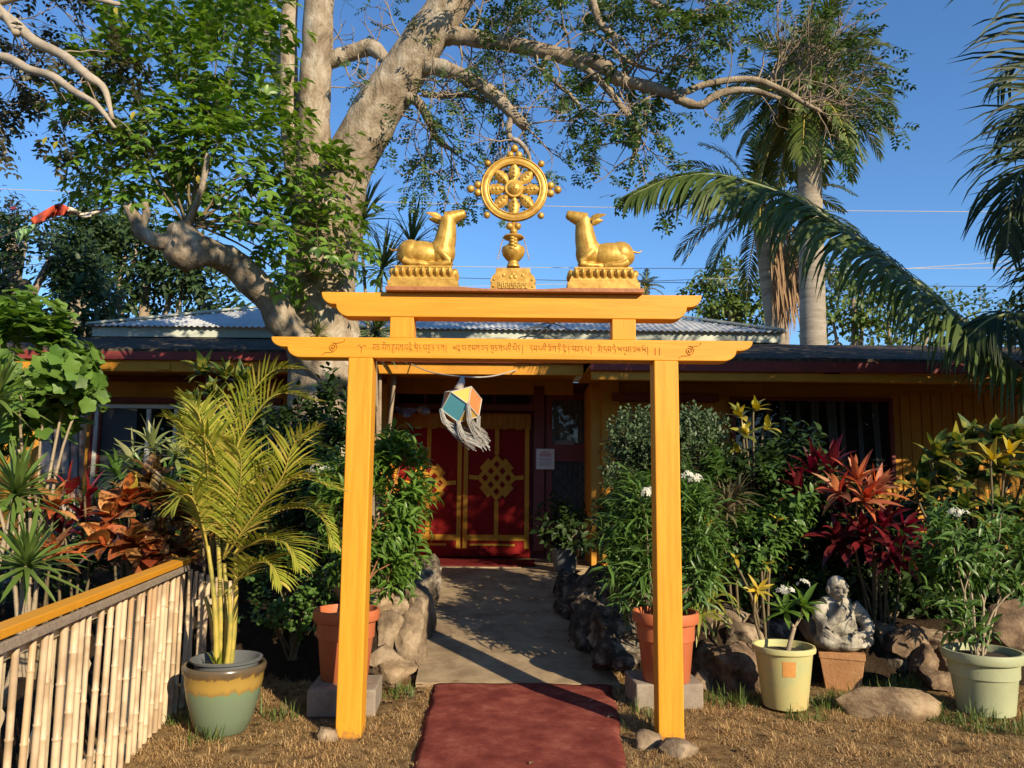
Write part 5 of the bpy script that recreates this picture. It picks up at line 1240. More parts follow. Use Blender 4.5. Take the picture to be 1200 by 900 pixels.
rosette_plant('croton', 'croton with large orange and coppery leaves above the fence rail', (cb.x, 5.85, .15), [(P(135, 608, 5.7), (-.3, -.5, .7)), (P(152, 590, 5.8), (.0, -.4, .9), 1), (P(128, 640, 5.6), (-.4, -.5, .5)), (P(160, 640, 5.6), (.1, -.6, .6)), (P(180, 655, 5.6), (.2, -.6, .5))], LM['orange'], .25, .135, 11, droop=.9, fold=.08)
rosette_plant('croton', 'dark bronze croton with netted leaves beside the palm in the teal pot', (P(205, 660, 5.9).x, 5.95, .15), [(P(190, 590, 5.9), (-.1, -.5, .8)), (P(213, 610, 5.8), (.1, -.5, .7)), (P(195, 636, 5.7), (-.1, -.6, .6)), (P(215, 650, 5.7), (.2, -.5, .6)), (P(178, 568, 6.0), (0, -.4, .9))], LM['brown'], .24, .13, 11, droop=.8, fold=.1)
h = P(155, 575, 5.9); rosette_plant('croton', 'single upright orange yellow leaf shoot above the croton leaves', (h.x, 5.9, .15), [(P(154, 582, 5.8), (.05, -.2, 1), 1)], LM['yellow'], .16, .07, 4, droop=.1, spread=(.05, .5))
rosette_plant('dracaena', 'variegated cream and green dracaena in front of the white framed window', (P(185, 600, 6.4).x, 6.4, .3), [(P(180, 528, 6.4), (-.1, -.3, .9)), (P(205, 538, 6.5), (.3, -.3, .9), .8), (P(160, 545, 6.4), (-.5, -.3, .7), .7)], LM['pale'], .30, .05, 20, droop=.7, spread=(.1, 1.6))
rosette_plant('dracaena', 'green strap leaved plant under the variegated dracaena', (P(165, 600, 6.2).x, 6.2, .3), [(P(170, 565, 6.2), (-.2, -.4, .8)), (P(195, 572, 6.2), (.2, -.4, .8)), (P(140, 560, 6.3), (-.4, -.3, .8))], LM['mid'], .28, .04, 20, droop=1.0, spread=(.2, 1.7))
rosette_plant('croton', 'tall dark croton with yellow green top leaves under the eave', (P(250, 560, 7.2).x, 7.2, .4), [(P(240, 440, 7.2), (-.3, -.3, .9)), (P(262, 446, 7.2), (.2, -.3, .9)), (P(280, 452, 7.2), (.4, -.3, .8)), (P(252, 468, 7.1), (0, -.5, .7)), (P(232, 480, 7.2), (-.4, -.4, .6)), (P(280, 480, 7.2), (.3, -.5, .6))], LM['croton'], .24, .09, 13, droop=.7)
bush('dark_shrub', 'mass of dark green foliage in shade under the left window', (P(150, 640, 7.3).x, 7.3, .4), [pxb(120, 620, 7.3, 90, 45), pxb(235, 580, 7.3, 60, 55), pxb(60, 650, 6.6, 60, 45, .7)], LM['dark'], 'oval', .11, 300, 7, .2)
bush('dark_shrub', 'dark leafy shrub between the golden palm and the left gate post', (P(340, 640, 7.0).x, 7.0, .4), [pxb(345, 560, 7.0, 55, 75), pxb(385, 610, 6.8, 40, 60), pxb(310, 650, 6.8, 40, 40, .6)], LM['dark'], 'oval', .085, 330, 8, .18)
wf = bush('flowering_shrub', 'dark green shrub with white flower heads behind the golden palm', (P(372, 640, 6.6).x, 6.6, .4), [pxb(375, 570, 6.6, 28, 40)], LM['mid'], 'oval', .09, 50, 7, .16)
flowers(wf, [P(372, 549, 6.4), P(384, 552, 6.4), P(364, 556, 6.42)], .045, 9)
bush('creeping_vine', 'small round leaved vine trailing over the dark bank left of the gate post', (P(345, 720, 6.2).x, 6.2, .15), [pxb(335, 680, 6.3, 45, 40), pxb(375, 665, 6.2, 30, 45), pxb(310, 715, 6.0, 28, 18, .4), pxb(350, 720, 6.1, 25, 24, .5)], LM['mid'], 'round', .045, 190, 7, .14, clump=4)
sp = bush('potted_shrub', 'lush glossy green shrub rising from the left terracotta pot behind the gate post', PL + Vector((0, 0, .4)), [pxb(455, 580, 6.0, 38, 68, 1.2), pxb(415, 590, 6.0, 42, 75, 1), pxb(470, 625, 6.1, 28, 45, .7), pxb(430, 650, 5.9, 28, 40, .6), pxb(452, 672, 5.9, 22, 22, .3), pxb(462, 535, 6.1, 26, 24, .35), pxb(450, 560, 6.0, 34, 34, .5), pxb(480, 590, 6.1, 22, 50, .6)], LM['bright'], 'lance', .125, 480, 8, .17, LM['red_stem'], nst=1, rs=.009, spread=.8, lift=-.25, clump=3)
# --- right bed
pr_ = bush('potted_shrub', 'drooping long leaved green shrub in the right terracotta pot behind the post', PR + Vector((0, 0, .4)), [pxb(808, 630, 5.8, 26, 60, 1), pxb(750, 620, 5.9, 30, 55, 1), pxb(790, 585, 6.0, 30, 30, .6), pxb(745, 670, 5.8, 24, 38, .6), pxb(815, 670, 5.7, 18, 25, .4)], LM['mid'], 'narrow', .20, 330, 7, .17, rs=.011, lift=-.55, spread=.85)
flowers(pr_, [P(757, 579, 5.7), P(766, 577, 5.7), P(804, 559, 5.75), P(815, 562, 5.75)], .05, 10)
bush('round_shrub', 'round shrub with tiny dull green leaves behind the right gate post', (P(780, 640, 7.2).x, 7.2, .4), [pxb(790, 525, 7.1, 56, 42, 1.5), pxb(745, 515, 7.2, 36, 34, .9), pxb(815, 505, 7.1, 32, 24, .6), pxb(732, 560, 7.2, 28, 26, .4)], LM['dull'], 'small', .05, 1000, 9, .14, spread=.7, up=.6)
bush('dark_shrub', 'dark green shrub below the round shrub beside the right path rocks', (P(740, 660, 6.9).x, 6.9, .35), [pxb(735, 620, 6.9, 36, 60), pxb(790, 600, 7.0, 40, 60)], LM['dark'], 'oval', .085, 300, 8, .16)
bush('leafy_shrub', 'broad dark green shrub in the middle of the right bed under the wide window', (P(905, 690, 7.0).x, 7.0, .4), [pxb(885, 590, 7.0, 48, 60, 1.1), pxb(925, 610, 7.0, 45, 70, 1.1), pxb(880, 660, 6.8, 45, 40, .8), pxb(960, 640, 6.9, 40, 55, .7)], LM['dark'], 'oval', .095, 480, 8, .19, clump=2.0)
bush('leafy_shrub', 'mid green shrub with sunlit oval leaves above the cream flowerpot', (P(885, 700, 6.6).x, 6.6, .35), [pxb(880, 640, 6.6, 40, 36), pxb(915, 585, 6.7, 34, 40), pxb(850, 560, 6.8, 24, 30, .5)], LM['mid'], 'oval', .085, 200, 8, .18, clump=3)
rosette_plant('croton', 'tall croton with yellow green leaves reaching up to the window corner', (P(880, 640, 7.1).x, 7.1, .4), [(P(868, 490, 7.0), (-.3, -.3, .9)), (P(885, 482, 7.0), (.3, -.3, .9), .8), (P(875, 512, 6.9), (-.1, -.5, .7)), (P(897, 505, 7.1), (.4, -.4, .7), .7), (P(866, 530, 7), (-.5, -.4, .4), .6)], LM['crotony'], .17, .065, 9, droop=.8, fold=.1)
rosette_plant('bromeliad', 'bronze brown strap leaved plant by the right gate post', (P(858, 640, 6.6).x, 6.6, .35), [(P(852, 600, 6.6), (.0, -.3, .9)), (P(862, 585, 6.7), (.2, -.3, .9))], LM['bronze'], .27, .035, 22, droop=.9, spread=(.1, 1.6))
rosette_plant('red_ti_plant', 'upright dark red ti plant left of the flame orange one', (P(955, 640, 6.9).x, 6.9, .4), [(P(955, 560, 6.9), (-.1, -.2, 1)), (P(972, 555, 6.9), (.2, -.2, 1)), (P(938, 580, 6.8), (-.4, -.3, .8), .8), (P(985, 600, 6.8), (.0, -.4, .8))], LM['wine'], .32, .075, 15, droop=.6, spread=(.08, 1.3))
rosette_plant('red_ti_plant', 'flame orange ti plant glowing in sun in front of the wide window', (P(1018, 660, 6.5).x, 6.5, .35), [(P(1005, 568, 6.5), (-.15, -.3, 1), 1.1), (P(1025, 580, 6.5), (.3, -.4, .8), 1), (P(1012, 590, 6.45), (.1, -.6, .6), .9), (P(985, 580, 6.5), (-.6, -.4, .6), .7)], LM['flame'], .28, .062, 15, droop=.6, spread=(.08, 1.35))
rosette_plant('red_ti_plant', 'deep red drooping ti plant below the flame orange one', (P(1040, 700, 6.5).x, 6.5, .35), [(P(1035, 620, 6.5), (.0, -.4, .8)), (P(1058, 632, 6.5), (.3, -.4, .7)), (P(1045, 655, 6.4), (.0, -.6, .5)), (P(1015, 635, 6.5), (-.3, -.5, .6)), (P(985, 640, 6.6), (-.3, -.5, .6))], LM['wine'], .32, .075, 14, droop=1.0)
cro = []
for (x, y, m_) in ((1095, 540, 1), (1078, 560, .9), (1118, 530, 1), (1140, 520, 1), (1165, 515, 1), (1190, 520, 1), (1110, 570, 1), (1140, 560, 1), (1170, 555, 1), (1200, 560, 1), (1090, 595, .8), (1125, 600, .9), (1160, 600, 1), (1195, 605, 1), (1215, 540, 1), (1222, 585, 1), (1180, 630, .8), (1078, 580, .7)):
    cro.append((P(x, y, 6.6 + U(-.2, .25)), (U(-.4, .4), -.55, .75), m_))
rosette_plant('croton', 'big croton with broad dark leaves splashed yellow at the right edge', (P(1145, 690, 6.8).x, 6.8, .4), cro, LM['croton'], .26, .098, 12, cat='shrub', droop=.8, fold=.1, rs=.014)
rosette_plant('croton', 'bright yellow croton shoot on top of the dark croton near the right edge', (P(1165, 690, 6.5).x, 6.5, .4), [(P(1162, 540, 6.3), (-.1, -.5, .9), 1), (P(1182, 532, 6.35), (.3, -.5, .8), .8)], LM['yellow'], .19, .06, 7, droop=.6)
gs = bush('potted_shrub', 'airy narrow leaved shrub in the wide sage green pot at the right edge', PGp + Vector((-.02, 0, .34)), [pxb(1115, 640, 5.6, 34, 34, .7), pxb(1150, 650, 5.7, 42, 50, 1.2), pxb(1185, 660, 5.7, 28, 50, .8), pxb(1112, 690, 5.6, 28, 30, .45), pxb(1135, 730, 5.5, 20, 20, .2), pxb(1125, 615, 5.7, 26, 14, .25)], LM['mid'], 'lance', .115, 260, 7, .17, LM['pale_stem'], nst=2, rs=.011, spread=.85, lift=-.1, clump=4)
flowers(gs, [P(1117, 601, 5.6), P(1127, 604, 5.6)], .042, 7)
rosette_plant('spider_plant', 'yellow green spider plant hanging over the rocks right of the gate', (P(832, 730, 6.2).x, 6.2, .35), [(P(834, 708, 6.1), (.0, -.4, .9)), (P(838, 690, 6.2), (.2, -.3, .9), .7), (P(822, 722, 6.0), (-.1, -.7, .4), .8)], LM['ylgreen'], .30, .024, 16, droop=1.6, spread=(.2, 1.7), shape='strap')
rosette_plant('yellow_plant', 'star shaped bright yellow leaf shoot beside the white frangipani flowers', (P(888, 720, 6.1).x, 6.1, .3), [(P(888, 692, 6.0), (.1, -.9, .35), 1)], LM['yellow'], .13, .032, 11, droop=.3, spread=(.5, 1.5))
rosette_plant('yellow_plant', 'small orange yellow leaves in the dark bed above the spider plant', (P(898, 720, 6.4).x, 6.4, .3), [(P(896, 662, 6.4), (.2, -.8, .5), .7), (P(862, 655, 6.4), (-.1, -.8, .5), .6), (P(912, 610, 6.5), (.1, -.8, .5), .5)], LM['yellow'], .10, .03, 7, droop=.4, spread=(.2, 1.3))
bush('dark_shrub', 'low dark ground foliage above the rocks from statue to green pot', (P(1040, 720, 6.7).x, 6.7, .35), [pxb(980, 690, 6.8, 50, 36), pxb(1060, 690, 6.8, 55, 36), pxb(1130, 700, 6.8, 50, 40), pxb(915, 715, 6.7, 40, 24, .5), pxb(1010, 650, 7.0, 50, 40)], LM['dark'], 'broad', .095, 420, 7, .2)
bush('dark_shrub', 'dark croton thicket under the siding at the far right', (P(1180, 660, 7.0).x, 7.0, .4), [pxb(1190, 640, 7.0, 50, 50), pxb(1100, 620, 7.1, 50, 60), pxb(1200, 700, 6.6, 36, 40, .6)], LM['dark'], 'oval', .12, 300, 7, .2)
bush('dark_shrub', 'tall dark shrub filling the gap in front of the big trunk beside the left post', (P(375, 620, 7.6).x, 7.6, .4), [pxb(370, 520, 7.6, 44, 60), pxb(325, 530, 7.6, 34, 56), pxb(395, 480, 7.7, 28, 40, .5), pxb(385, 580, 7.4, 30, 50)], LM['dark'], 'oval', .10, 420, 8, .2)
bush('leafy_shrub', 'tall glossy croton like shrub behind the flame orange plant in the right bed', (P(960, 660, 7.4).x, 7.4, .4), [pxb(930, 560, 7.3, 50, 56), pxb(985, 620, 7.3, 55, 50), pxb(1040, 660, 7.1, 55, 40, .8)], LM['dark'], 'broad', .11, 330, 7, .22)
dpot = bush('porch_plant', 'dark leafy plant in shade on the porch beside the glazed door', (P(662, 660, 9.9).x, 9.9, PORCH_Z + .02), [pxb(660, 612, 9.9, 28, 30), pxb(672, 630, 9.8, 22, 24, .6), pxb(640, 622, 9.9, 14, 20, .3)], LM['dark'], 'oval', .13, 70, 6, .2)
mb = MB(); bb = Vector((P(662, 660, 9.9).x, 9.9, PORCH_Z + .02)); mb.lathe(bb, [(.001, 0), (.13, 0), (.18, .26), (.19, .28), (.17, .28), (.16, .2)], 28, cap=False); o = mb.build('flowerpot', M['dark_plastic'], origin=bb, smooth=40); tag(o, 'dark pot standing in shade beside the glazed porch door', 'flowerpot')
# --- potted frangipani with white flower heads
fb0 = PC + Vector((0, 0, .34)); fr = thing('frangipani', 'young frangipani with two white flower heads in the cream pot', 'plant', fb0)
mb = MB(); j = P(931, 735, PC.y); h1, h2 = P(921, 718, PC.y - .02), P(941, 712, PC.y + .02)
mb.tube(catmull([fb0 + Vector((.02, 0, -.02)), fb0.lerp(j, .5) + Vector((.01, 0, 0)), j], 4), list(np.linspace(.018, .013, 9)), 8); mb.tube(catmull([j, j.lerp(h1, .5) + Vector((-.01, 0, -.005)), h1], 3), .010, 7); mb.tube(catmull([j, j.lerp(h2, .5) + Vector((.01, 0, 0)), h2], 3), .010, 7)
mb.build('stem', LM['pale_stem'], fr, smooth=True)
mb = MB(); rosette(mb, h1, (-.2, -.3, 1), 13, .19, .042, (.5, 1.75), .5); rosette(mb, h2, (.25, -.2, 1), 14, .19, .042, (.5, 1.75), .5); mb.build('foliage', LM['bright'], fr, smooth=True)
flowers(fr, [P(917, 692, PC.y - .05), P(924, 694, PC.y - .08), P(941, 685, PC.y - .03)], .042, 9, spread=.04)
# --- golden areca palm in the teal pot
def frond(mbl, mbr, pts, ll, lw, nl, ang=.9, droop=.5, r0=.009, seg=3, updir=Vector((0, 0, 1)), t0=.12, vee=.3, shape='taper'):
    pp = [Vector(p) for p in catmull(pts, 8)]; n = len(pp)
    mbr.tube(pp, list(np.linspace(r0, r0 * .25, n)), 6, cap=False)
    cum = [0]
    for a, b_ in zip(pp, pp[1:]): cum.append(cum[-1] + (b_ - a).length)
    for i in range(nl):
        t_ = t0 + (1 - t0) * (i + .5) / nl; dist = t_ * cum[-1]; k = max(j for j in range(n) if cum[j] <= dist + 1e-9); k = min(k, n - 2)
        f_ = (dist - cum[k]) / max(1e-6, cum[k + 1] - cum[k]); p = pp[k].lerp(pp[k + 1], f_); T = (pp[k + 1] - pp[k]).normalized()
        s_ = T.cross(updir); s_ = s_.normalized() if s_.length > 1e-3 else T.orthogonal(); nn = s_.cross(T).normalized()
        env = (.45 + .55 * math.sin(math.pi * min(1, (t_ - t0) / (1 - t0) * .75 + .15))) * (1 - .55 * max(0, t_ - .75) / .25)
        for sg in (-1, 1):
            a_ = ang * (1 - .45 * t_) + U(-.08, .08)
            d = T * math.cos(a_) + s_ * sg * math.sin(a_) + nn * (vee + U(-.12, .12))
            mbl.strap(p, d, nn, ll * env * U(.9, 1.08), lw, droop * U(.7, 1.4), seg, .12, 'strap' if shape == 'strap' else 'lance', twist=U(-.3, .3) * sg)
ar = thing('areca_palm', 'golden stemmed areca palm with yellow green feathery fronds in the teal pot', 'palm', PT + Vector((0, 0, .33)))
LM['areca'] = leafmat('areca_leaflet', [(.26, .30, .035), (.36, .37, .05), (.19, .26, .03), (.45, .42, .07), (.52, .41, .11)], trans=.3, rough=.4)
LM['cane'] = leafmat('areca_cane', [(.50, .33, .05), (.42, .32, .06), (.36, .34, .08)], trans=0, rough=.4, vein=((.26, .24, .05), 10))
tb = PT + Vector((.01, -.02, .34)); AY = PT.y
canes = [((243, 640), -.06), ((262, 660), .03), ((275, 648), .04), ((252, 600), .02), ((268, 690), -.08), ((240, 700), .06)]
for (cx_, cy_), dy_ in canes:
    e = P(cx_, cy_, AY + dy_); b0 = tb + Vector(((e.x - tb.x) * .35 + U(-.02, .02), dy_ * .6, -.03)); mb = MB(); L_ = (e - b0).length; pts = []; rr = []
    for k in range(19):
        t_ = k / 18; p = b0.lerp(e, t_) + Vector((.02 * math.sin(t_ * 3), 0, 0)); pts.append(p); rr.append((.019 - .008 * t_) * (1.12 if k % 3 == 0 else 1))
    mb.tube(pts, rr, 9); mb.build('cane', LM['cane'], ar, smooth=True)
fr_list = [  # arching fronds as picture points and depth offsets
    [(243, 645, -.05), (228, 590, -.08), (222, 530, -.12), (212, 498, -.2), (195, 490, -.3)],
    [(250, 610, 0), (262, 560, 0), (290, 500, -.02), (325, 462, -.06), (372, 470, -.1)],
    [(252, 600, 0), (262, 560, .05), (275, 510, .08), (292, 470, .1), (304, 447, .12)],
    [(262, 650, .02), (280, 610, -.05), (310, 575, -.15), (350, 560, -.25), (400, 575, -.32)],
    [(262, 650, .02), (290, 590, .1), (320, 540, .2), (352, 515, .28), (385, 525, .34)],
    [(275, 650, .03), (290, 640, -.1), (312, 632, -.2), (338, 640, -.28), (352, 665, -.34)],
    [(243, 640, -.06), (236, 610, -.12), (226, 585, -.2), (214, 580, -.26), (204, 596, -.3)],
    [(250, 600, 0), (250, 550, .15), (242, 510, .3), (235, 480, .4), (222, 470, .5)],
    [(262, 655, .0), (274, 610, -.12), (282, 560, -.25), (280, 530, -.34), (262, 515, -.45)],
    [(270, 690, -.05), (285, 672, -.15), (300, 660, -.25), (318, 662, -.33), (330, 685, -.4)],
    [(250, 620, 0), (255, 570, -.1), (250, 530, -.2), (235, 510, -.3), (215, 520, -.4)],
    [(256, 610, 0), (275, 570, -.05), (305, 545, -.1), (330, 540, -.12), (365, 545, -.2)],
    [(262, 655, 0), (300, 600, -.2), (330, 560, -.35), (345, 520, -.45), (372, 500, -.55)],
    [(245, 610, 0), (243, 550, -.15), (238, 505, -.25), (228, 475, -.32), (212, 462, -.36)],
    [(250, 600, 0), (262, 540, 0), (283, 480, -.05), (318, 436, -.1), (352, 432, -.15)],
    [(275, 648, .03), (305, 610, .0), (345, 595, -.02), (375, 605, -.05), (392, 640, -.1)]]
for i, f_ in enumerate(fr_list):
    ml, mr_ = MB(), MB(); pts = [P(x, y, AY + d) for x, y, d in f_]
    frond(ml, mr_, pts, .265, .0155, 34, ang=.95, droop=.55, r0=.008, vee=.25)
    fo = mr_.build('frond', LM['cane'], ar, smooth=True); ml.build('leaflets', LM['areca'], fo, smooth=True)
# lower shoots from the soil
ml, mr_ = MB(), MB(); rosette(ml, tb + Vector((-.02, -.05, .0)), (0, -.2, 1), 12, .16, .02, (.1, .9), .4); ml.build('shoot', LM['areca'], ar, smooth=True)
# ------------------------------------------------------------------ the big tree
M['bark'] = ramp_noise('pale_bark', [(.34, (.17, .13, .085)), (.45, (.29, .23, .16)), (.55, (.38, .315, .23)), (.66, (.50, .45, .36))], scale=6.5, rough=.95, bump=.75, bscale=30, bdist=.045, spec=.1, detail=12, stretch=(1, 1, .55), vor=7, distort=.6)
M['twig'] = plain('grey_twig', (.27, .21, .15), rough=.85, var=.3, spec=.2)
M['pale_bark'] = ramp_noise('cream_bark', [(.3, (.22, .18, .13)), (.6, (.40, .34, .26))], scale=5, rough=.9, bump=.3, bscale=30)
LM['tree'] = leafmat('tree_leaf', [(.05, .105, .02), (.08, .15, .03), (.035, .07, .018), (.11, .17, .04)], trans=.35, rough=.42)
LM['sucker'] = leafmat('sucker_leaf', [(.095, .19, .022), (.14, .26, .03), (.19, .32, .05), (.06, .13, .02), (.11, .22, .026)], trans=.38, rough=.38)
LM['duskleaf'] = leafmat('dusky_leaf', [(.05, .055, .025), (.075, .07, .03), (.035, .045, .02), (.10, .08, .035)], trans=.25, rough=.45)
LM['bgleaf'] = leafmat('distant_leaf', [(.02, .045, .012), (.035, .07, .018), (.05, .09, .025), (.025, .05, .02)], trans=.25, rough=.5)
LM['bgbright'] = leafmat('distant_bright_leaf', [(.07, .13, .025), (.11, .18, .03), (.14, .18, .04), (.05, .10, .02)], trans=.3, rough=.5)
def limb_pts(pl, n=5):
    q = catmull([(*P(x, y, Y), w_ * MPP(P(x, y, Y)) / 2) for x, y, Y, w_ in pl], n)
    return [Vector(a[:3]) for a in q], [a[3] for a in q]
def limb(mb, pl, n=5, sides=14, wob=.10, seed=0.0, knob=0.0):
    pts, rr = limb_pts(pl, n)
    if knob: rr = [r_ * (1 + knob * noise.noise(Vector((i * .55, seed, 0)))) for i, r_ in enumerate(rr)]
    mb.tube(pts, rr, sides, wob=wob, seed=seed); return pts, rr
def pinnate(lb, mbt, p, d, L, pairs, leaf, up=Vector((0, 0, 1)), sag=.5):
    d = d.normalized(); s_ = d.cross(up + rv() * .35); s_ = s_.normalized() if s_.length > 1e-3 else d.orthogonal(); n_ = s_.cross(d).normalized(); q = p.copy(); pts = [q.copy()]
    for i in range(pairs):
        d = (d + Vector((0, 0, -sag / pairs))).normalized(); n_ = s_.cross(d).normalized(); q = q + d * L / pairs; pts.append(q.copy())
        for sg in (-1, 1): lb.add(q, s_ * sg * .9 + d * .5 + n_ * U(-.25, .1), n_ + s_ * sg * U(-.3, .4) + rv() * .45 + sun_dir * .3, leaf * U(.7, 1.15))
    lb.add(q, d, n_, leaf)
    if mbt is not None: mbt.tube(pts, .0028, 3, cap=False)
def grow(mbt, lb, p, d, L, r, lev, leafp=.5, leaf=.06, bend=.5, grav=0.0, nleaf=3, upb=0.0):
    n = max(3, int(L / .09)); pts = [p.copy()]; q = p.copy(); d = d.normalized(); kids = []
    for i in range(n):
        d = (d + rv() * bend * .55 + Vector((0, 0, -grav + upb))).normalized(); q = q + d * L / n; pts.append(q.copy())
        if lev > 0 and i > 0 and random.random() < .62: kids.append((q.copy(), (d + rv() * .95).normalized(), 1 - i / n))
    rr = list(np.linspace(r, max(.0025, r * .4), n + 1)); mbt.tube(pts, rr, 5 if r > .008 else 4, cap=False)
    for kp, kd, f_ in kids: grow(mbt, lb, kp, kd, L * U(.45, .75) * (.6 + .4 * f_), r * .55, lev - 1, leafp, leaf, bend, grav, nleaf, upb)
    if lev <= 1 and lb is not None and random.random() < leafp:
        for k in range(nleaf): pinnate(lb, None, q, (d + rv() * .9), leaf * U(2.2, 3.6), 4, leaf, sag=.6)
tree_base = Vector((P(392, 480, 8.9).x, 8.9, .3))
tree = thing('shade_tree', 'big pale barked tree with forked trunk and long bare limbs behind the gate', 'tree', tree_base)
mb = MB()
b0 = P(392, 478, 8.9)
pts, rr = limb_pts([(388, 470, 8.9, 104), (383, 420, 8.9, 90), (376, 350, 8.9, 80), (379, 290, 8.9, 78), (384, 240, 8.85, 76), (388, 205, 8.82, 70)])
pts = [Vector((tree_base.x, 8.9, .2)), Vector((tree_base.x, 8.9, .8))] + pts; rr = [rr[0] * 1.15, rr[0] * 1.03] + rr
mb.tube(pts, rr, 28, wob=.16); mb.build('trunk', M['bark'], tree, smooth=True)
LIMBS = {}
def tl(name, pl, **kw):
    m_ = MB(); r_ = limb(m_, pl, **kw); m_.build('limb', M['bark'], tree, smooth=True); LIMBS[name] = r_
tl('R', [(384, 290, 8.84, 62), (392, 245, 8.8, 62), (410, 190, 8.7, 58), (436, 140, 8.6, 56), (468, 93, 8.5, 52), (496, 47, 8.4, 48), (530, 0, 8.3, 46), (575, -70, 8.1, 40), (640, -150, 7.6, 30)], sides=22)
tl('Mid', [(376, 300, 8.9, 46), (370, 220, 8.92, 42), (368, 140, 8.9, 38), (372, 60, 8.85, 36), (374, 0, 8.8, 34), (380, -100, 8.6, 28)], sides=18)
tl('Lft', [(366, 300, 8.98, 30), (349, 220, 9.0, 26), (340, 140, 9.0, 23), (338, 60, 9.0, 20), (340, 0, 9, 19), (345, -90, 9, 15)], sides=14)
tl('Back', [(345, 150, 9.15, 26), (324, 66, 9.3, 20), (300, 20, 9.5, 17), (270, 2, 9.6, 14), (220, -25, 9.8, 11)], sides=12)
tl('Br', [(374, 78, 8.86, 20), (394, 68, 8.85, 20), (412, 62, 8.85, 18), (434, 56, 8.8, 19), (450, 68, 8.7, 15), (470, 90, 8.6, 12)], sides=12, knob=.15)
tl('A', [(505, 46, 8.4, 24), (530, 42, 8.35, 21), (560, 46, 8.3, 19), (620, 56, 8.1, 18), (660, 66, 8.0, 19), (700, 73, 7.9, 18), (722, 91, 7.85, 15), (745, 98, 7.8, 15), (775, 106, 7.75, 13), (800, 117, 7.7, 13)], sides=14, knob=.22)
tl('A1', [(785, 111, 7.72, 8), (803, 108, 7.7, 8), (830, 98, 7.7, 8), (880, 93, 7.7, 8), (915, 105, 7.7, 7.5), (945, 122, 7.7, 6), (962, 131, 7.7, 4)], sides=8, knob=.15)
tl('A2', [(792, 115, 7.7, 11), (806, 121, 7.68, 11), (822, 123, 7.65, 9), (845, 109, 7.6, 9), (880, 106, 7.6, 8), (915, 116, 7.55, 5)], sides=8, knob=.3)
tl('B', [(480, 80, 8.45, 22), (510, 78, 8.35, 20), (545, 90, 8.2, 17), (575, 108, 8.1, 16), (597, 130, 8.0, 14), (612, 145, 8.0, 12), (619, 149, 8.0, 7)], sides=12, knob=.2)
tl('B1', [(600, 136, 8, 9), (596, 150, 8, 8), (598, 162, 8, 7), (608, 166, 7.95, 6), (618, 178, 7.9, 5), (622, 190, 7.9, 3)], sides=8, knob=.2)
tl('C', [(676, 72, 7.95, 10), (705, 96, 7.9, 9), (728, 125, 7.85, 8), (746, 148, 7.8, 8), (748, 165, 7.8, 7), (738, 195, 7.8, 4)], sides=8, knob=.3)
tl('D', [(645, 64, 8, 7), (636, 80, 8, 6), (655, 100, 7.95, 5.5), (675, 118, 7.9, 4), (686, 145, 7.9, 3)], sides=7, knob=.2)
tl('E', [(690, -20, 7.9, 10), (702, 25, 7.8, 9), (720, 43, 7.8, 8.5), (722, 62, 7.8, 7), (745, 76, 7.75, 5), (778, 86, 7.7, 3)], sides=8, knob=.2)
tl('Ftop', [(740, -12, 7.7, 10), (785, 14, 7.65, 8), (820, 20, 7.6, 7), (855, 18, 7.5, 4)], sides=8, knob=.2)
tl('G', [(476, 112, 8.45, 13), (490, 120, 8.5, 12), (502, 140, 8.6, 10), (514, 165, 8.7, 7), (534, 178, 8.7, 4)], sides=8, knob=.25)
tl('H', [(496, 110, 8.5, 8), (520, 112, 8.4, 7), (550, 112, 8.4, 5), (572, 120, 8.4, 3)], sides=7, knob=.2)
tl('Stub', [(402, 455, 8.62, 50), (362, 410, 8.5, 41), (330, 370, 8.3, 36), (300, 334, 8.1, 33), (268, 306, 7.9, 34), (242, 296, 7.7, 35), (222, 293, 7.58, 43), (210, 289, 7.52, 42), (203, 284, 7.5, 30)], sides=24, wob=.32, knob=.14)
tl('Stub2', [(222, 290, 7.56, 40), (214, 274, 7.52, 34), (210, 262, 7.5, 24)], sides=14, wob=.2)
tl('Side', [(210, 284, 7.5, 24), (186, 283, 7.45, 19), (166, 272, 7.4, 17), (158, 255, 7.4, 15), (149, 240, 7.4, 11)], sides=12, knob=.15)
tl('Side2', [(164, 270, 7.4, 10), (171, 254, 7.4, 9), (170, 238, 7.4, 8)], sides=8)
tl('Shoot', [(218, 268, 7.5, 10), (226, 248, 7.4, 8), (236, 222, 7.3, 7), (244, 180, 7.2, 6)], sides=7)
tw = MB(); lb = LB('small'); cam_plane = Vector((0, 1, 0))
def spray(name, n, L, r, lev, dirs, t0=.1, t1=1, leafp=.5, leaf=.05, grav=0.0, bend=.6, upb=0.0, nleaf=3):
    pts, rr = LIMBS[name]
    for k in range(n):
        i = min(len(pts) - 1, int((t0 + (t1 - t0) * (k + U(.1, .9)) / n) * (len(pts) - 1)))
        d = Vector(random.choice(dirs)) + rv() * .45
        grow(tw, lb, pts[i] + d.normalized() * rr[i] * .6, d, L * U(.7, 1.25), r, lev, leafp, leaf, bend, grav, nleaf, upb)
spray('A', 13, .62, .012, 2, [(.2, -.1, -1), (.5, .2, -.8), (-.3, 0, -.9)], .08, .95, .55, .05, .02)
spray('A', 15, .75, .012, 2, [(.3, 0, 1), (.6, -.2, .7), (-.2, .2, 1)], .1, .98, .85, .065, 0, .6, 0, 4)
spray('B', 12, .62, .011, 2, [(.2, 0, -1), (-.4, 0, -.8), (.6, 0, -.4)], .15, 1, .6, .05, .03)
spray('B', 6, .45, .009, 2, [(.2, 0, 1), (.7, 0, .5)], .2, 1, .4, .05)
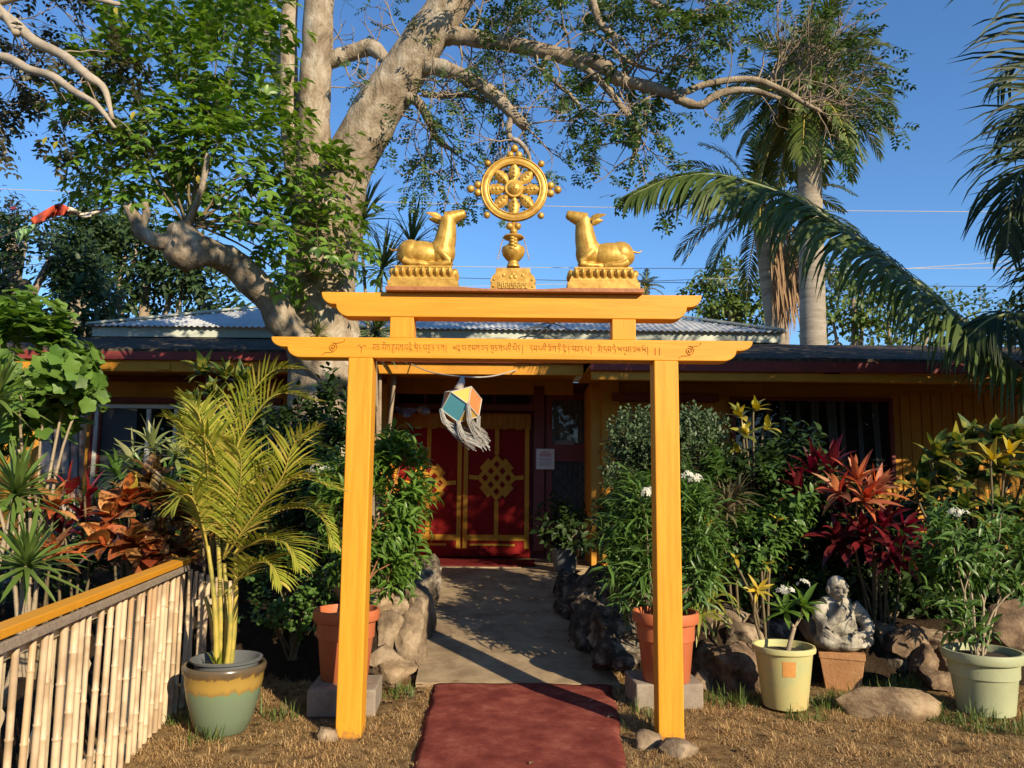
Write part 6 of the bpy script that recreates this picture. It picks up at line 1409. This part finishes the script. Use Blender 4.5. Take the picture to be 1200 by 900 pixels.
spray('B1', 6, .5, .009, 2, [(.7, 0, -.5), (-.5, 0, -.6), (.3, 0, -1)], .3, 1, .25, .045, .0)
spray('C', 10, .5, .009, 2, [(.5, 0, -.6), (-.6, 0, -.5), (.2, 0, -1), (-.8, 0, .1)], .35, 1, .8, .055, .01)
spray('D', 5, .45, .007, 2, [(-.5, 0, -.6), (.5, 0, -.7)], .3, 1, .3, .045)
spray('E', 12, .6, .01, 2, [(.7, 0, .3), (-.6, 0, -.2), (.5, 0, -.5), (-.3, 0, .8)], .2, 1, .9, .07, 0, .6, 0, 4)
spray('Ftop', 11, .6, .009, 2, [(.7, 0, .2), (.4, 0, -.6), (.3, 0, .7)], .2, 1, .7, .055)
spray('A1', 24, .85, .010, 2, [(.6, 0, .8), (.9, 0, .4), (.2, 0, 1)], .55, 1, .22, .06, 0, .55, .03)
spray('A1', 7, .5, .008, 2, [(.8, 0, -.3), (.5, 0, .3)], .7, 1, .5, .055)
spray('A2', 6, .35, .007, 2, [(.4, 0, .8), (.7, 0, -.2), (.2, 0, -.6)], .4, 1, .3, .045)
spray('G', 11, .6, .010, 2, [(.2, 0, -1), (.7, 0, -.5), (-.3, 0, -.8)], .3, 1, .7, .05, .03)
spray('H', 8, .55, .009, 2, [(.4, 0, -.9), (.6, 0, .4)], .2, 1, .45, .05, .02)
spray('R', 8, .75, .013, 2, [(1, 0, -.2), (.9, 0, -.5), (.8, 0, .3)], .35, .75, .45, .05, .02)
spray('R', 4, .6, .012, 2, [(-.8, .2, .5), (-.6, .1, .9), (-1, .2, .1)], .5, .85, .4, .05)
spray('Br', 9, .5, .010, 2, [(.1, 0, 1), (.3, 0, -1), (-.2, 0, -.9), (.2, .2, .9)], .3, 1, .35, .05)
spray('Mid', 4, .5, .010, 2, [(.9, .2, .3), (.8, .2, -.4)], .45, .8, .3, .05)
spray('Back', 6, .7, .012, 2, [(-.5, 0, .6), (-.8, 0, -.3), (.2, 0, -.8)], .3, 1, .6, .055)
tw.build('twigs', M['twig'], tree, smooth=True)
LM['tree_crown'] = LM['tree']
lb.t = TPL['oval']; lb.build('crown', LM['tree'], tree)
# orange blossoms high in the crown
fl = LB('flower')
for x, y in ((642, 12), (640, 18), (824, 0), (771, 214), (777, 212), (766, 215)):
    for k in range(4): v = rv(); fl.add(P(x, y, 7.8) + v * .04, v.orthogonal(), v, .05)
LM['blossom'] = leafmat('orange_blossom', [(.60, .10, .02), (.50, .06, .02)], trans=.3, rough=.5); fl.build('blossom', LM['blossom'], tree)
# leafy suckers sprouting from the sawn limb
lb = LB('oval'); tw = MB()
for x, y, Y, rx, ry, n in ((195, 110, 7.72, 95, 95, 120), (265, 70, 7.82, 70, 70, 76), (280, 185, 7.72, 70, 75, 84), (375, 255, 8.1, 50, 56, 26), (160, 185, 7.72, 68, 45, 46), (350, 190, 8.05, 55, 42, 26), (325, 265, 8.1, 36, 34, 22), (125, 130, 7.82, 38, 50, 24), (240, 12, 7.82, 95, 40, 46), (350, 318, 8.15, 26, 20, 10), (412, 285, 8.1, 28, 26, 14), (220, 165, 8.0, 90, 80, 50)):
    c, r_, _ = pxb(x, y, Y, rx, ry, 1, 52); root_ = P(225, 262, 7.5)
    for p in ellip_points(c, r_, int(n * 1.9), .2):
        d = ((p - c) * 1.2 + (p - root_) * .25 + Vector((0, -.25, .05)) + rv() * .25).normalized(); pinnate(lb, tw, p - d * .12, d, U(.26, .44), random.choice((2, 3, 3, 4)), U(.105, .145), sag=U(.4, 1.2))
    for k in range(2):
        q = c + rv() * .2; tw.tube(catmull([root_ + rv() * .06, root_.lerp(q, .4) + rv() * .12 + Vector((0, 0, .1)), q], 5), list(np.linspace(.014, .005, 11)), 5, cap=False)
tw.build('sucker_stem', LM['stem'], tree, smooth=True); lb.build('sucker_foliage', LM['sucker'], tree)
lb = LB('oval')
for x, y in ((158, 130), (212, 202), (68, 165), (55, 160), (232, 205), (135, 8)): lb.add(P(x, y, 6.7), (U(-.4, .4), -.2, -.9), (0, -1, .2), .09)
lb.build('yellowed_leaf', LM['yellow'], tree)
h = P(372, 394, 8.42); mb = MB(); rosette(mb, h, (.1, -.5, .9), 34, .24, .022, (.1, 1.6), .5, shape='strap'); o = mb.build('air_plant', LM['pale'], origin=h, smooth=True); tag(o, 'pale spiky air plant growing on the big tree trunk above the gate beam', 'plant')
# pale limbed tree reaching in from the upper left
pb = Vector((-7.4, 7.6, 0)); pt = thing('pale_limbed_tree', 'tree with cream limbs and dusky small leaves reaching in at the upper left', 'tree', pb); mb = MB()
mb.tube(catmull([pb + Vector((0, 0, -.1)), pb + Vector((.2, -.1, 2.2)), P(-160, 60, 7.45)], 6), list(np.linspace(.22, .14, 13)), 12, wob=.1); mb.build('trunk', M['pale_bark'], pt, smooth=True)
for nm, pl_ in (('a', [(-160, 60, 7.45, 22), (-40, 10, 7.15, 15), (10, 22, 7.05, 12), (40, 48, 6.95, 12), (75, 66, 6.85, 12), (104, 90, 6.75, 11), (122, 104, 6.75, 8), (132, 140, 6.75, 5)]), ('b', [(-160, 60, 7.45, 22), (-30, 66, 7.15, 13), (8, 68, 7.05, 11), (35, 82, 6.95, 10), (62, 90, 6.85, 10), (88, 108, 6.75, 9), (112, 122, 6.65, 7), (135, 150, 6.65, 4)]), ('c', [(-10, 0, 7.15, 10), (6, 18, 7.05, 10), (20, 40, 6.95, 9)]), ('d', [(-40, 10, 7.15, 10), (60, -8, 7.05, 8), (140, 5, 6.95, 5)])):
    m_ = MB(); LIMBS['p' + nm] = limb(m_, pl_, sides=10, knob=.2); m_.build('limb', M['pale_bark'], pt, smooth=True)
tw = MB(); lb = LB('oval')
for nm, n in (('pa', 7), ('pb', 6), ('pc', 4), ('pd', 6)): spray(nm, n, .62, .009, 2, [(.2, .8, .8), (-.4, .8, .5), (.5, .8, -.5), (-.2, .8, -.6)], .15, .72, .9, .07, .015, .6, 0, 3)
tw.build('twigs', M['twig'], pt, smooth=True); lb.build('crown', LM['duskleaf'], pt)
# ------------------------------------------------------------------ trees behind the house
def far_tree(name, label, blobs, Y, mat, leaf, n, tpl='oval', trunk_px=None, group='trees behind the house'):
    c0 = P(blobs[0][0], blobs[0][1], Y); base = Vector((c0.x, Y, 0)); root = thing(name, label, 'tree', base, group)
    mb = MB(); mb.tube([base, base.lerp(c0, .5) + Vector((.1, 0, 0)), c0], [.25, .18, .08], 10); 
    for x, y, rx, ry, *_ in blobs[:6]:
        q = P(x, y, Y); mb.tube(catmull([base.lerp(c0, .55), base.lerp(q, .8) + rv() * .2, q], 3), [.12, .1, .08, .07, .06, .05, .03], 7, cap=False)
    mb.build('trunk', M['twig'], root, smooth=True)
    lb = LB(tpl); A_ = sum(b_[2] * b_[3] for b_ in blobs)
    for x, y, rx, ry in blobs:
        c, r_, _ = pxb(x, y, Y, rx, ry); k = int(n * rx * ry / A_)
        for p in ellip_points(c, r_, k, .5, clump=1.3 if leaf > .12 else 0):
            d = (p - c).normalized() + rv() * .5 + Vector((0, 0, .2)); sprigs(lb, p, d, leaf * 2.4, 6, leaf, .85, .2)
    lb.build('crown', mat, root); return root
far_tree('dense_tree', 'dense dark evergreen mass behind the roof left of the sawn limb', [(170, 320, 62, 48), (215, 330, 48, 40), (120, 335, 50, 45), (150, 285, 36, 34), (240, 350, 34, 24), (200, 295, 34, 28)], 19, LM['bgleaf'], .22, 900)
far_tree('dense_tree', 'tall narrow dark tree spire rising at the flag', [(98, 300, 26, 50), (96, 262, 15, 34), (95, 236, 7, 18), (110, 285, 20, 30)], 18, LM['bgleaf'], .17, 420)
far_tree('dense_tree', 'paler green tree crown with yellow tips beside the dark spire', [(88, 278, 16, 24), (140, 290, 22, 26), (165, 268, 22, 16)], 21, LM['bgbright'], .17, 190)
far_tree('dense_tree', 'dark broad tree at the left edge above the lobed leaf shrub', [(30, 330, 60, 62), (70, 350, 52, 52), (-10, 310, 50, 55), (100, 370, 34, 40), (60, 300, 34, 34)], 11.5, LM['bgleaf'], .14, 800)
tr_ = far_tree('flowering_tree', 'dusky leaved tree with small magenta blossoms at the left edge', [(14, 262, 26, 20), (30, 282, 26, 22), (-10, 250, 26, 26)], 12.5, LM['duskleaf'], .10, 120)
fl = LB('flower'); LM['magenta'] = leafmat('magenta_blossom', [(.45, .02, .10), (.5, .04, .06)], trans=.3)
for x, y in ((17, 246), (21, 291), (6, 262), (95, 346), (84, 328)):
    for k in range(3): v = rv(); fl.add(P(x, y, 12.1) + v * .05, v.orthogonal(), v - Vector((0, 1, 0)), .08)
fl.build('blossom', LM['magenta'], tr_)
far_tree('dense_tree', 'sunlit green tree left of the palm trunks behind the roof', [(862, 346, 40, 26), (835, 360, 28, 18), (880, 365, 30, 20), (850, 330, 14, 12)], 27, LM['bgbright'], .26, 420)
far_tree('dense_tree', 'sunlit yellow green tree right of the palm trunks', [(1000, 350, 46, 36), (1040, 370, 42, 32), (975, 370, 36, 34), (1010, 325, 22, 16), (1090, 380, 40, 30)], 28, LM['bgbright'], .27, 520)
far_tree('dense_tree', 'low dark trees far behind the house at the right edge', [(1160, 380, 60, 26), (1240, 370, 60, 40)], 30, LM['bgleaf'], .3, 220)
# ------------------------------------------------------------------ palms
LM['palm'] = leafmat('palm_leaflet', [(.06, .10, .02), (.10, .15, .03), (.15, .18, .05), (.05, .08, .02)], trans=.25, rough=.42)
LM['palm_dark'] = leafmat('dark_palm_leaflet', [(.025, .05, .015), (.045, .075, .02), (.07, .10, .035)], trans=.25, rough=.35)
LM['coco'] = leafmat('shade_toned_coconut_leaflet', [(.022, .038, .010), (.038, .064, .016), (.016, .030, .009), (.065, .088, .028)], trans=.2, rough=.5, spec=.3)  # darkened: shade on the right-hand fronds is put into the leaf colour
LM['deadfrond'] = leafmat('dead_frond', [(.30, .18, .09), (.22, .13, .06), (.38, .25, .13)], trans=.15, rough=.7)
M['palm_trunk'] = ramp_noise('ringed_palm_bark', [(.35, (.20, .165, .125)), (.6, (.33, .285, .22)), (.75, (.42, .37, .29))], scale=1.6, rough=.9, bump=.5, bscale=9, stretch=(1, 1, 7), spec=.2)
def palm(label, base_px, top_px, Y, w0, w1, nf, L, mat, spread=(.3, 1.9), leafl=.5, lw=.05, seed=1, droop=1.1, nl=26):
    rs_ = random.Random(seed); t_ = P(top_px[0], top_px[1], Y); s = MPP(t_); b_ = P(base_px[0], base_px[1], Y); d = (t_ - b_); b0 = b_ - d * ((b_.z) / d.z); root = thing('palm_tree', label, 'palm', b0, 'palms behind the house')
    mb = MB(); n = 60; mb.tube([b0.lerp(t_, i / n) for i in range(n + 1)], [(w0 + (w1 - w0) * i / n) * s / 2 * (1 + .03 * (i % 2)) for i in range(n + 1)], 16); mb.build('trunk', M['palm_trunk'], root, smooth=True)
    for i in range(nf):
        th = i * 2.4 + rs_.uniform(-.3, .3); el = spread[0] + (spread[1] - spread[0]) * i / nf + rs_.uniform(-.1, .1); h = Vector((math.cos(th), math.sin(th), 0)); d = h * math.sin(el) + Vector((0, 0, math.cos(el))); p = t_ + Vector((0, 0, .1)); pts = [p.copy()]
        for k in range(6): p = p + d * L / 6 * rs_.uniform(.9, 1.1); pts.append(p.copy()); d = (d + Vector((0, 0, -droop / 6 * (1 + k * .15)))).normalized()
        ml, mr_ = MB(), MB(); frond(ml, mr_, pts, leafl, lw, nl, ang=.95, droop=.8, r0=.03, vee=.15, t0=.1); fo = mr_.build('frond', LM['cane'] if mat is not LM['deadfrond'] else mat, root, smooth=True); ml.build('leaflets', mat, fo, smooth=True)
    return root, t_
pa, tA = palm('tall palm with the pale ringed trunk and bushy crown touching the long limb', (953, 400), (947, 118), 19, 31, 25, 44, 2.5, LM['palm'], (.1, 2.4), .72, .06, 3, 1.5, 36)
mb = MB()
for k in range(150):
    q = tA + Vector((U(-.75, .75), U(-.5, .5), U(-.1, .35))); mb.strap(q, (U(-.5, .5), U(-.4, .2), -.5), (0, -1, 0), U(.5, 1.0), .05, 1.6, 3)
LM['tassels'] = leafmat('fruit_tassel', [(.30, .20, .06), (.22, .20, .05), (.36, .20, .07)], trans=.1, rough=.7); mb.build('fruit_cluster', LM['tassels'], pa)
pb_, tB = palm('darker palm with the shaggy dead skirt left of the pale trunk', (912, 400), (893, 255), 21, 26, 22, 22, 3.0, LM['palm_dark'], (.2, 2.1), .62, .06, 5, 1.1, 32)
mb = MB()
for k in range(160):
    q = P(U(905, 940), U(262, 330), 20.6 + U(-.3, .3)); mb.strap(q, (U(-.1, .25), U(-.3, .1), -1), (0, -1, 0), U(.8, 2.0), .06, .4, 3, shape='strap')
mb.build('dead_skirt', LM['deadfrond'], pb_)
pc_, tC = palm('tiny distant palm crown just above the gate behind the deer', (757, 420), (757, 340), 42, 7, 6, 16, 1.1, LM['palm_dark'], (.1, 1.9), .3, .06, 9, 1.1, 12)
# the coconut palm at the right, its big arching frond crossing the sky
KC = 1.42; cr_ = P(1290, 440, 5.6 * KC); cb_ = Vector((cr_.x + .12, 5.75 * KC, 0)); co = thing('coconut_palm', 'coconut palm at the right edge with one long frond arching towards the gate', 'palm', cb_)
mb = MB(); mb.tube(catmull([cb_ + Vector((0, 0, -.1)), cb_ + Vector((.05, 0, 1.1)), cr_], 8), [.17 - .004 * i + (.012 if i % 3 == 0 else 0) for i in range(17)], 18); mb.build('trunk', M['palm_trunk'], co, smooth=True)
LM['coco_sun'] = leafmat('sun_toned_coconut_leaflet', [(.06, .10, .022), (.09, .14, .03), (.045, .075, .018), (.13, .17, .05)], trans=.25, rough=.5, spec=.3)  # brighter copy: sunlight on the long frond is put into the leaf colour
M['frond_rib'] = plain('green_frond_rib', (.16, .19, .06), rough=.5, var=.15)
def Q(x, y, Y): return P(x, y, Y * KC)
def coco(pts, ll, nl, up, droop=1.2, r0=.022, lw=.022, ang=1.05, vee=-.1, mat='coco'):
    ml, mr_ = MB(), MB(); frond(ml, mr_, pts, ll * KC, lw * KC, nl, ang=ang, droop=droop, r0=r0 * KC, seg=5, updir=Vector(up), vee=vee, t0=.03, shape='strap'); fo = mr_.build('frond', M['frond_rib'], co, smooth=True); ml.build('leaflets', LM[mat], fo, smooth=True)
coco([Q(1275, 480, 5.6), Q(1190, 428, 5.5), Q(1130, 378, 5.45), Q(1040, 305, 5.4), Q(940, 238, 5.4), (Q(850, 207, 5.4)), Q(790, 209, 5.4), Q(742, 228, 5.4)], .80, 150, (.12, -.55, .82), 1.9, .024, .036, 1.05, 0, 'coco_sun')
coco([cr_, Q(1282, 270, 5.2), Q(1268, 120, 5.0), Q(1235, 20, 4.9), Q(1165, -40, 4.8), Q(1090, -45, 4.8)], .80, 80, (-.3, -.5, .8), 1.1)
coco([cr_, Q(1275, 330, 5.2), Q(1250, 235, 5.1), Q(1218, 190, 5.0), Q(1190, 215, 5.0), Q(1180, 290, 5.0)], .66, 80, (-.3, -.6, .7), 1.5)
coco([cr_, Q(1260, 400, 5.4), Q(1215, 372, 5.3), Q(1165, 372, 5.2), Q(1120, 408, 5.2)], .46, 70, (0, -.5, .85), 1.8)
coco([cr_, Q(1285, 240, 5.6), Q(1268, 140, 5.7), Q(1240, 80, 5.8), Q(1200, 70, 5.9), Q(1170, 100, 6.0)], .78, 80, (0, -.6, .8), 1.4)
coco([cr_, Q(1290, 300, 5.5), Q(1270, 230, 5.5), Q(1240, 150, 5.5), Q(1205, 130, 5.5), Q(1185, 165, 5.5)], .72, 76, (0, -.6, .8), 1.5)
for th, el in ((-.2, .9), (.5, 1.2), (-1.0, .7), (.1, .3), (1.2, .8), (-1.4, 1.1), (.8, .5)):  # more off-frame fronds, added for the shade they cast
    d = Vector((math.cos(th) * math.sin(el), math.sin(th) * math.sin(el), math.cos(el))); p = cr_.copy(); pts = [p.copy()]
    for k in range(6): p = p + d * .62; pts.append(p.copy()); d = (d + Vector((0, 0, -.22))).normalized()
    coco(pts, .6, 38, (0, 0, 1), 1.1)
# spiky dracaena tree behind the gate
hs = [(P(424, 262, 9.7), (.3, -.3, .9), 1), (P(482, 292, 9.7), (.1, -.2, 1), 1), (P(448, 318, 9.6), (.3, -.4, .8), 1), (P(440, 392, 9.3), (.3, -.5, .5), 1), (P(470, 345, 9.7), (.4, -.4, .7), .8)]
LM['spiky'] = leafmat('spiky_leaf', [(.05, .09, .03), (.08, .13, .04), (.12, .17, .07), (.035, .06, .02)], trans=.2, rough=.35)
rosette_plant('dracaena_tree', 'spiky leaved dracaena tree rising behind the golden deer beside the big trunk', (P(445, 480, 9.7).x, 9.7, .3), hs, LM['spiky'], .62, .032, 60, rs=.028, droop=.6, shape='strap', spread=(.05, 2.1), stemmat=M['twig'], cat='tree')
# dry twigs lying on the roof
mb = MB()
for pl_ in ([(612, 392), (622, 384), (640, 384), (655, 392)], [(616, 394), (634, 380), (652, 380), (668, 388), (674, 394)], [(628, 392), (640, 384), (650, 378)], [(640, 390), (648, 376), (656, 378)]):
    mb.tube(catmull([P(x, y, 10.9) for x, y in pl_], 4), .009, 5)
o = mb.build('dry_twig', M['wire'], origin=P(640, 392, 10.9)); tag(o, 'dark dry twigs caught at the roof edge above the script beam', 'twigs')
# unseen tree belt added to block sky light; it also shows in window panes
for i, (x, y, zt_, w_, lab) in enumerate(((-16, -11, 7.0, 5, 'added unseen tree blocking sky light, far behind the viewer on the fence side'), (-7, -13, 7.5, 5, 'added broad unseen tree blocking sky light straight behind the viewer, fence side'), (2, -13, 7.0, 5, 'added unseen tree blocking sky light straight behind the viewer opposite the gate'), (11, -13, 6.5, 5, 'added lower unseen tree blocking sky light behind the viewer on the palm side'), (20, -11, 6.5, 5, 'added unseen tree blocking sky light far behind the viewer on the palm side'), (-10.5, -3, 5.5, 4, 'added unseen tree blocking sky light beyond the bamboo fence beside the viewer'), (-10.5, 4.5, 5.0, 3.5, 'added unseen tree blocking sky light beyond the bamboo fence near the house'), (12.5, -1.5, 4.6, 3.5, 'added low unseen tree blocking sky light right of the lawn beside the viewer'), (12.5, 4.5, 4.6, 3, 'added low unseen tree blocking sky light right of the lawn near the house'))):
    base = Vector((x, y, 0)); root = thing('unseen_shade_tree', lab, 'tree', base, 'added trees blocking sky light outside the view'); mb = MB(); mb.tube(catmull([base, base + Vector((.15, 0, zt_ * .3)), base + Vector((0, 0, zt_ * .7))], 4), list(np.linspace(.3, .12, 9)), 10); mb.build('trunk', M['twig'], root, smooth=True)
    lb = LB('oval')
    for p in ellip_points(base + Vector((0, 0, zt_ * .52)), (w_, 1.8, zt_ * .50), 520, .55): sprigs(lb, p, rv(), .8, 6, .42)
    lb.build('crown', LM['bgleaf'], root)
# unseen tree added off to the right, its canopy shaped to shade the house front
sb_ = Vector((7.4, 3.6, 0)); sh = thing('unseen_shade_tree', 'added unseen leafy tree shading the house front from beyond the right side', 'tree', sb_)
mb = MB(); mb.tube(catmull([sb_ + Vector((0, 0, -.1)), sb_ + Vector((.1, 0, 2)), Vector((7.2, 3.8, 4.4))], 6), list(np.linspace(.28, .18, 13)), 14, wob=.1)
for q in ((.6, 2.9, 5.7), (4.4, 3.4, 5.6), (8.6, 4.6, 5.4), (6.2, 4.9, 5.2)): mb.tube(catmull([(7.2, 3.8, 4.2), Vector((7.2, 3.8, 4.2)).lerp(Vector(q), .5) + Vector((0, 0, .3)), q], 6), list(np.linspace(.14, .04, 13)), 8)
mb.build('trunk', M['bark'], sh, smooth=True)
lb = LB('oval')
for c, r_, n in (((7.6, 4.9, 5.2), (2.4, 1.0, 1.2), 330), ((4.9, 4.4, 5.2), (1.35, .8, 1.0), 330), ((.2, 2.9, 5.85), (2.1, .7, .55), 280), ((10.0, 5.2, 5.0), (1.6, 1.0, 1.3), 130)):
    for p in ellip_points(Vector(c), r_, n, .2, clump=1.1): sprigs(lb, p, rv() + Vector((0, 0, .3)), .3, 7, .16)
lb.build('crown', LM['tree'], sh)
# ------------------------------------------------------------------ grass
LM['straw'] = leafmat('dry_grass', [(.56, .37, .17), (.48, .31, .13), (.34, .21, .09), (.64, .46, .23), (.42, .28, .12), (.22, .13, .06), (.52, .34, .15)], trans=.15, rough=.7, spec=.15)
LM['turf'] = leafmat('green_grass', [(.06, .12, .02), (.10, .16, .03), (.16, .18, .05), (.05, .09, .02)], trans=.25, rough=.55)
def blades(n, region, ok, Lr, name, mat, flat=.5, wd=.006):
    N = n; x = rng.uniform(region[0], region[1], N * 2); y = rng.uniform(region[2], region[3], N * 2)
    keep = np.array([ok(a, b_) for a, b_ in zip(x, y)]); x = x[keep][:N]; y = y[keep][:N]; N = len(x)
    z = np.array([gh(a, b_) for a, b_ in zip(x, y)])
    th = rng.uniform(0, 2 * np.pi, N); el = np.clip(rng.normal(flat, .35, N), .08, 1.5); cl = np.array([noise.noise(Vector((a * 5.5, b_ * 5.5, 21))) + .5 * noise.noise(Vector((a * 14, b_ * 14, 5))) for a, b_ in zip(x, y)]); L = rng.uniform(Lr[0], Lr[1], N) * np.clip(1 + 1.5 * cl, .35, 2.4); el = np.clip(el + .5 * cl, .06, 1.5)
    d = np.stack([np.cos(th) * np.cos(el), np.sin(th) * np.cos(el), np.sin(el)], 1); s_ = np.stack([-np.sin(th), np.cos(th), np.zeros(N)], 1)
    p = np.stack([x, y, z - .004], 1); w_ = wd * rng.uniform(.6, 1.3, N)[:, None]
    mid = p + d * L[:, None] * .55 + np.array([0, 0, .004]); tip = p + d * L[:, None] + np.stack([np.zeros(N)] * 2 + [-.22 * L], 1)
    V = np.stack([p - s_ * w_ / 2, p + s_ * w_ / 2, mid + s_ * w_ * .4, mid - s_ * w_ * .4, tip], 1).reshape(-1, 3)
    base = np.arange(N)[:, None] * 5
    loops = np.concatenate([base + np.array([[0, 1, 2, 3]]), base + np.array([[3, 2, 4]])], 1).ravel()
    tot = np.tile([4, 3], N); st_ = np.concatenate([[0], np.cumsum(tot)[:-1]])
    me = bpy.data.meshes.new(name); me.vertices.add(len(V)); me.vertices.foreach_set('co', V.astype(np.float32).ravel())
    me.loops.add(len(loops)); me.loops.foreach_set('vertex_index', loops.astype(np.int32)); me.polygons.add(len(tot)); me.polygons.foreach_set('loop_start', st_.astype(np.int32)); me.polygons.foreach_set('loop_total', tot.astype(np.int32))
    me.update(calc_edges=True)
    return link_mesh(name, me, mat)
def lawn_ok(x, y):
    c = carpet_x(y)
    if y < 6.05 and c[0] + .02 < x < c[1] - .02: return False
    if y > 6.0 and abs(x) < .8: return False
    if x < fa.x + (fb.x - fa.x) * (y - fa.y) / (fb.y - fa.y) + .03: return False
    return noise.noise(Vector((x * 3, y * 3, 11))) + .5 * noise.noise(Vector((x * 9, y * 9, 1))) > -.30
o = blades(160000, (-2.4, 3.9, 3.3, 6.35), lawn_ok, (.018, .052), 'dry_grass', LM['straw'], flat=.3, wd=.0036); tag(o, 'short matted dry brown grass on both sides of the carpet', 'grass', kind='stuff')
spots = [(PC.x + .28, PC.y + .0, .13, 1), (PC.x + .34, PC.y + .22, .14, 1), (PB.x + .34, PB.y - .05, .2, 1.2), (PB.x + .5, PB.y - .02, .2, 1), (PGp.x - .1, PGp.y - .3, .16, 1.2), (PGp.x - .38, PGp.y - .1, .2, 1), (PC.x - .35, PC.y + .1, .2, .8), (-.78, 5.75, .12, 1), (-.80, 5.95, .10, 1), (-1.5, 5.2, .16, .5), (-2.05, 5.1, .15, .7), (-1.75, 4.75, .12, .5), (.82, 5.0, .10, .8), (.9, 5.3, .1, .7), (2.5, 5.6, .25, .8), (PC.x + .05, PC.y - .26, .14, .5), (3.0, 5.1, .2, .6)]
def green_ok(x, y): return lawn_ok(x, y) and any((x - a) ** 2 + (y - b_) ** 2 < (r_ * (1 + .5 * noise.noise(Vector((x * 9, y * 9, 2))))) ** 2 and random.random() < k for a, b_, r_, k in spots)
o = blades(16000, (-2.4, 3.6, 4.4, 6.3), green_ok, (.05, .13), 'green_grass', LM['turf'], flat=1.0, wd=.007); tag(o, 'tufts of fresh green grass around the pots and rocks', 'grass', kind='stuff')
# fallen leaves and twigs
lb = LB('oval')
for k in range(250):
    x, y = U(-2.2, 3.7), U(3.6, 6.2)
    if k >= 110 and carpet_x(y)[0] < x < carpet_x(y)[1]: continue
    if k < 26: x, y = U(-.75, .8), U(4.0, 9.5)
    elif k < 110: x, y = rng.choice([-.72, .85]) + rng.normal() * .10, U(4.8, 6.3)
    c = carpet_x(y); on = c[0] < x < c[1]
    z = (path_z(y) + .036) if y > 6.02 and on else (.026 if on else gh(x, y) + .02)
    if y > 6.02 and not on: continue
    a = U(0, 6.28); lb.add((x, y, z), (math.cos(a), math.sin(a), .1), (U(-.3, .3), U(-.3, .3), 1), random.choice((.015, .02, .03, .06)) * U(.7, 1.2))
LM['fallen'] = leafmat('fallen_leaf', [(.22, .13, .06), (.32, .22, .11), (.14, .07, .035), (.42, .33, .2)], trans=.1, rough=.7)
o = lb.build('fallen_leaves', LM['fallen']); tag(o, 'scattered dry leaves on the carpet, path and grass', 'leaves', kind='stuff')
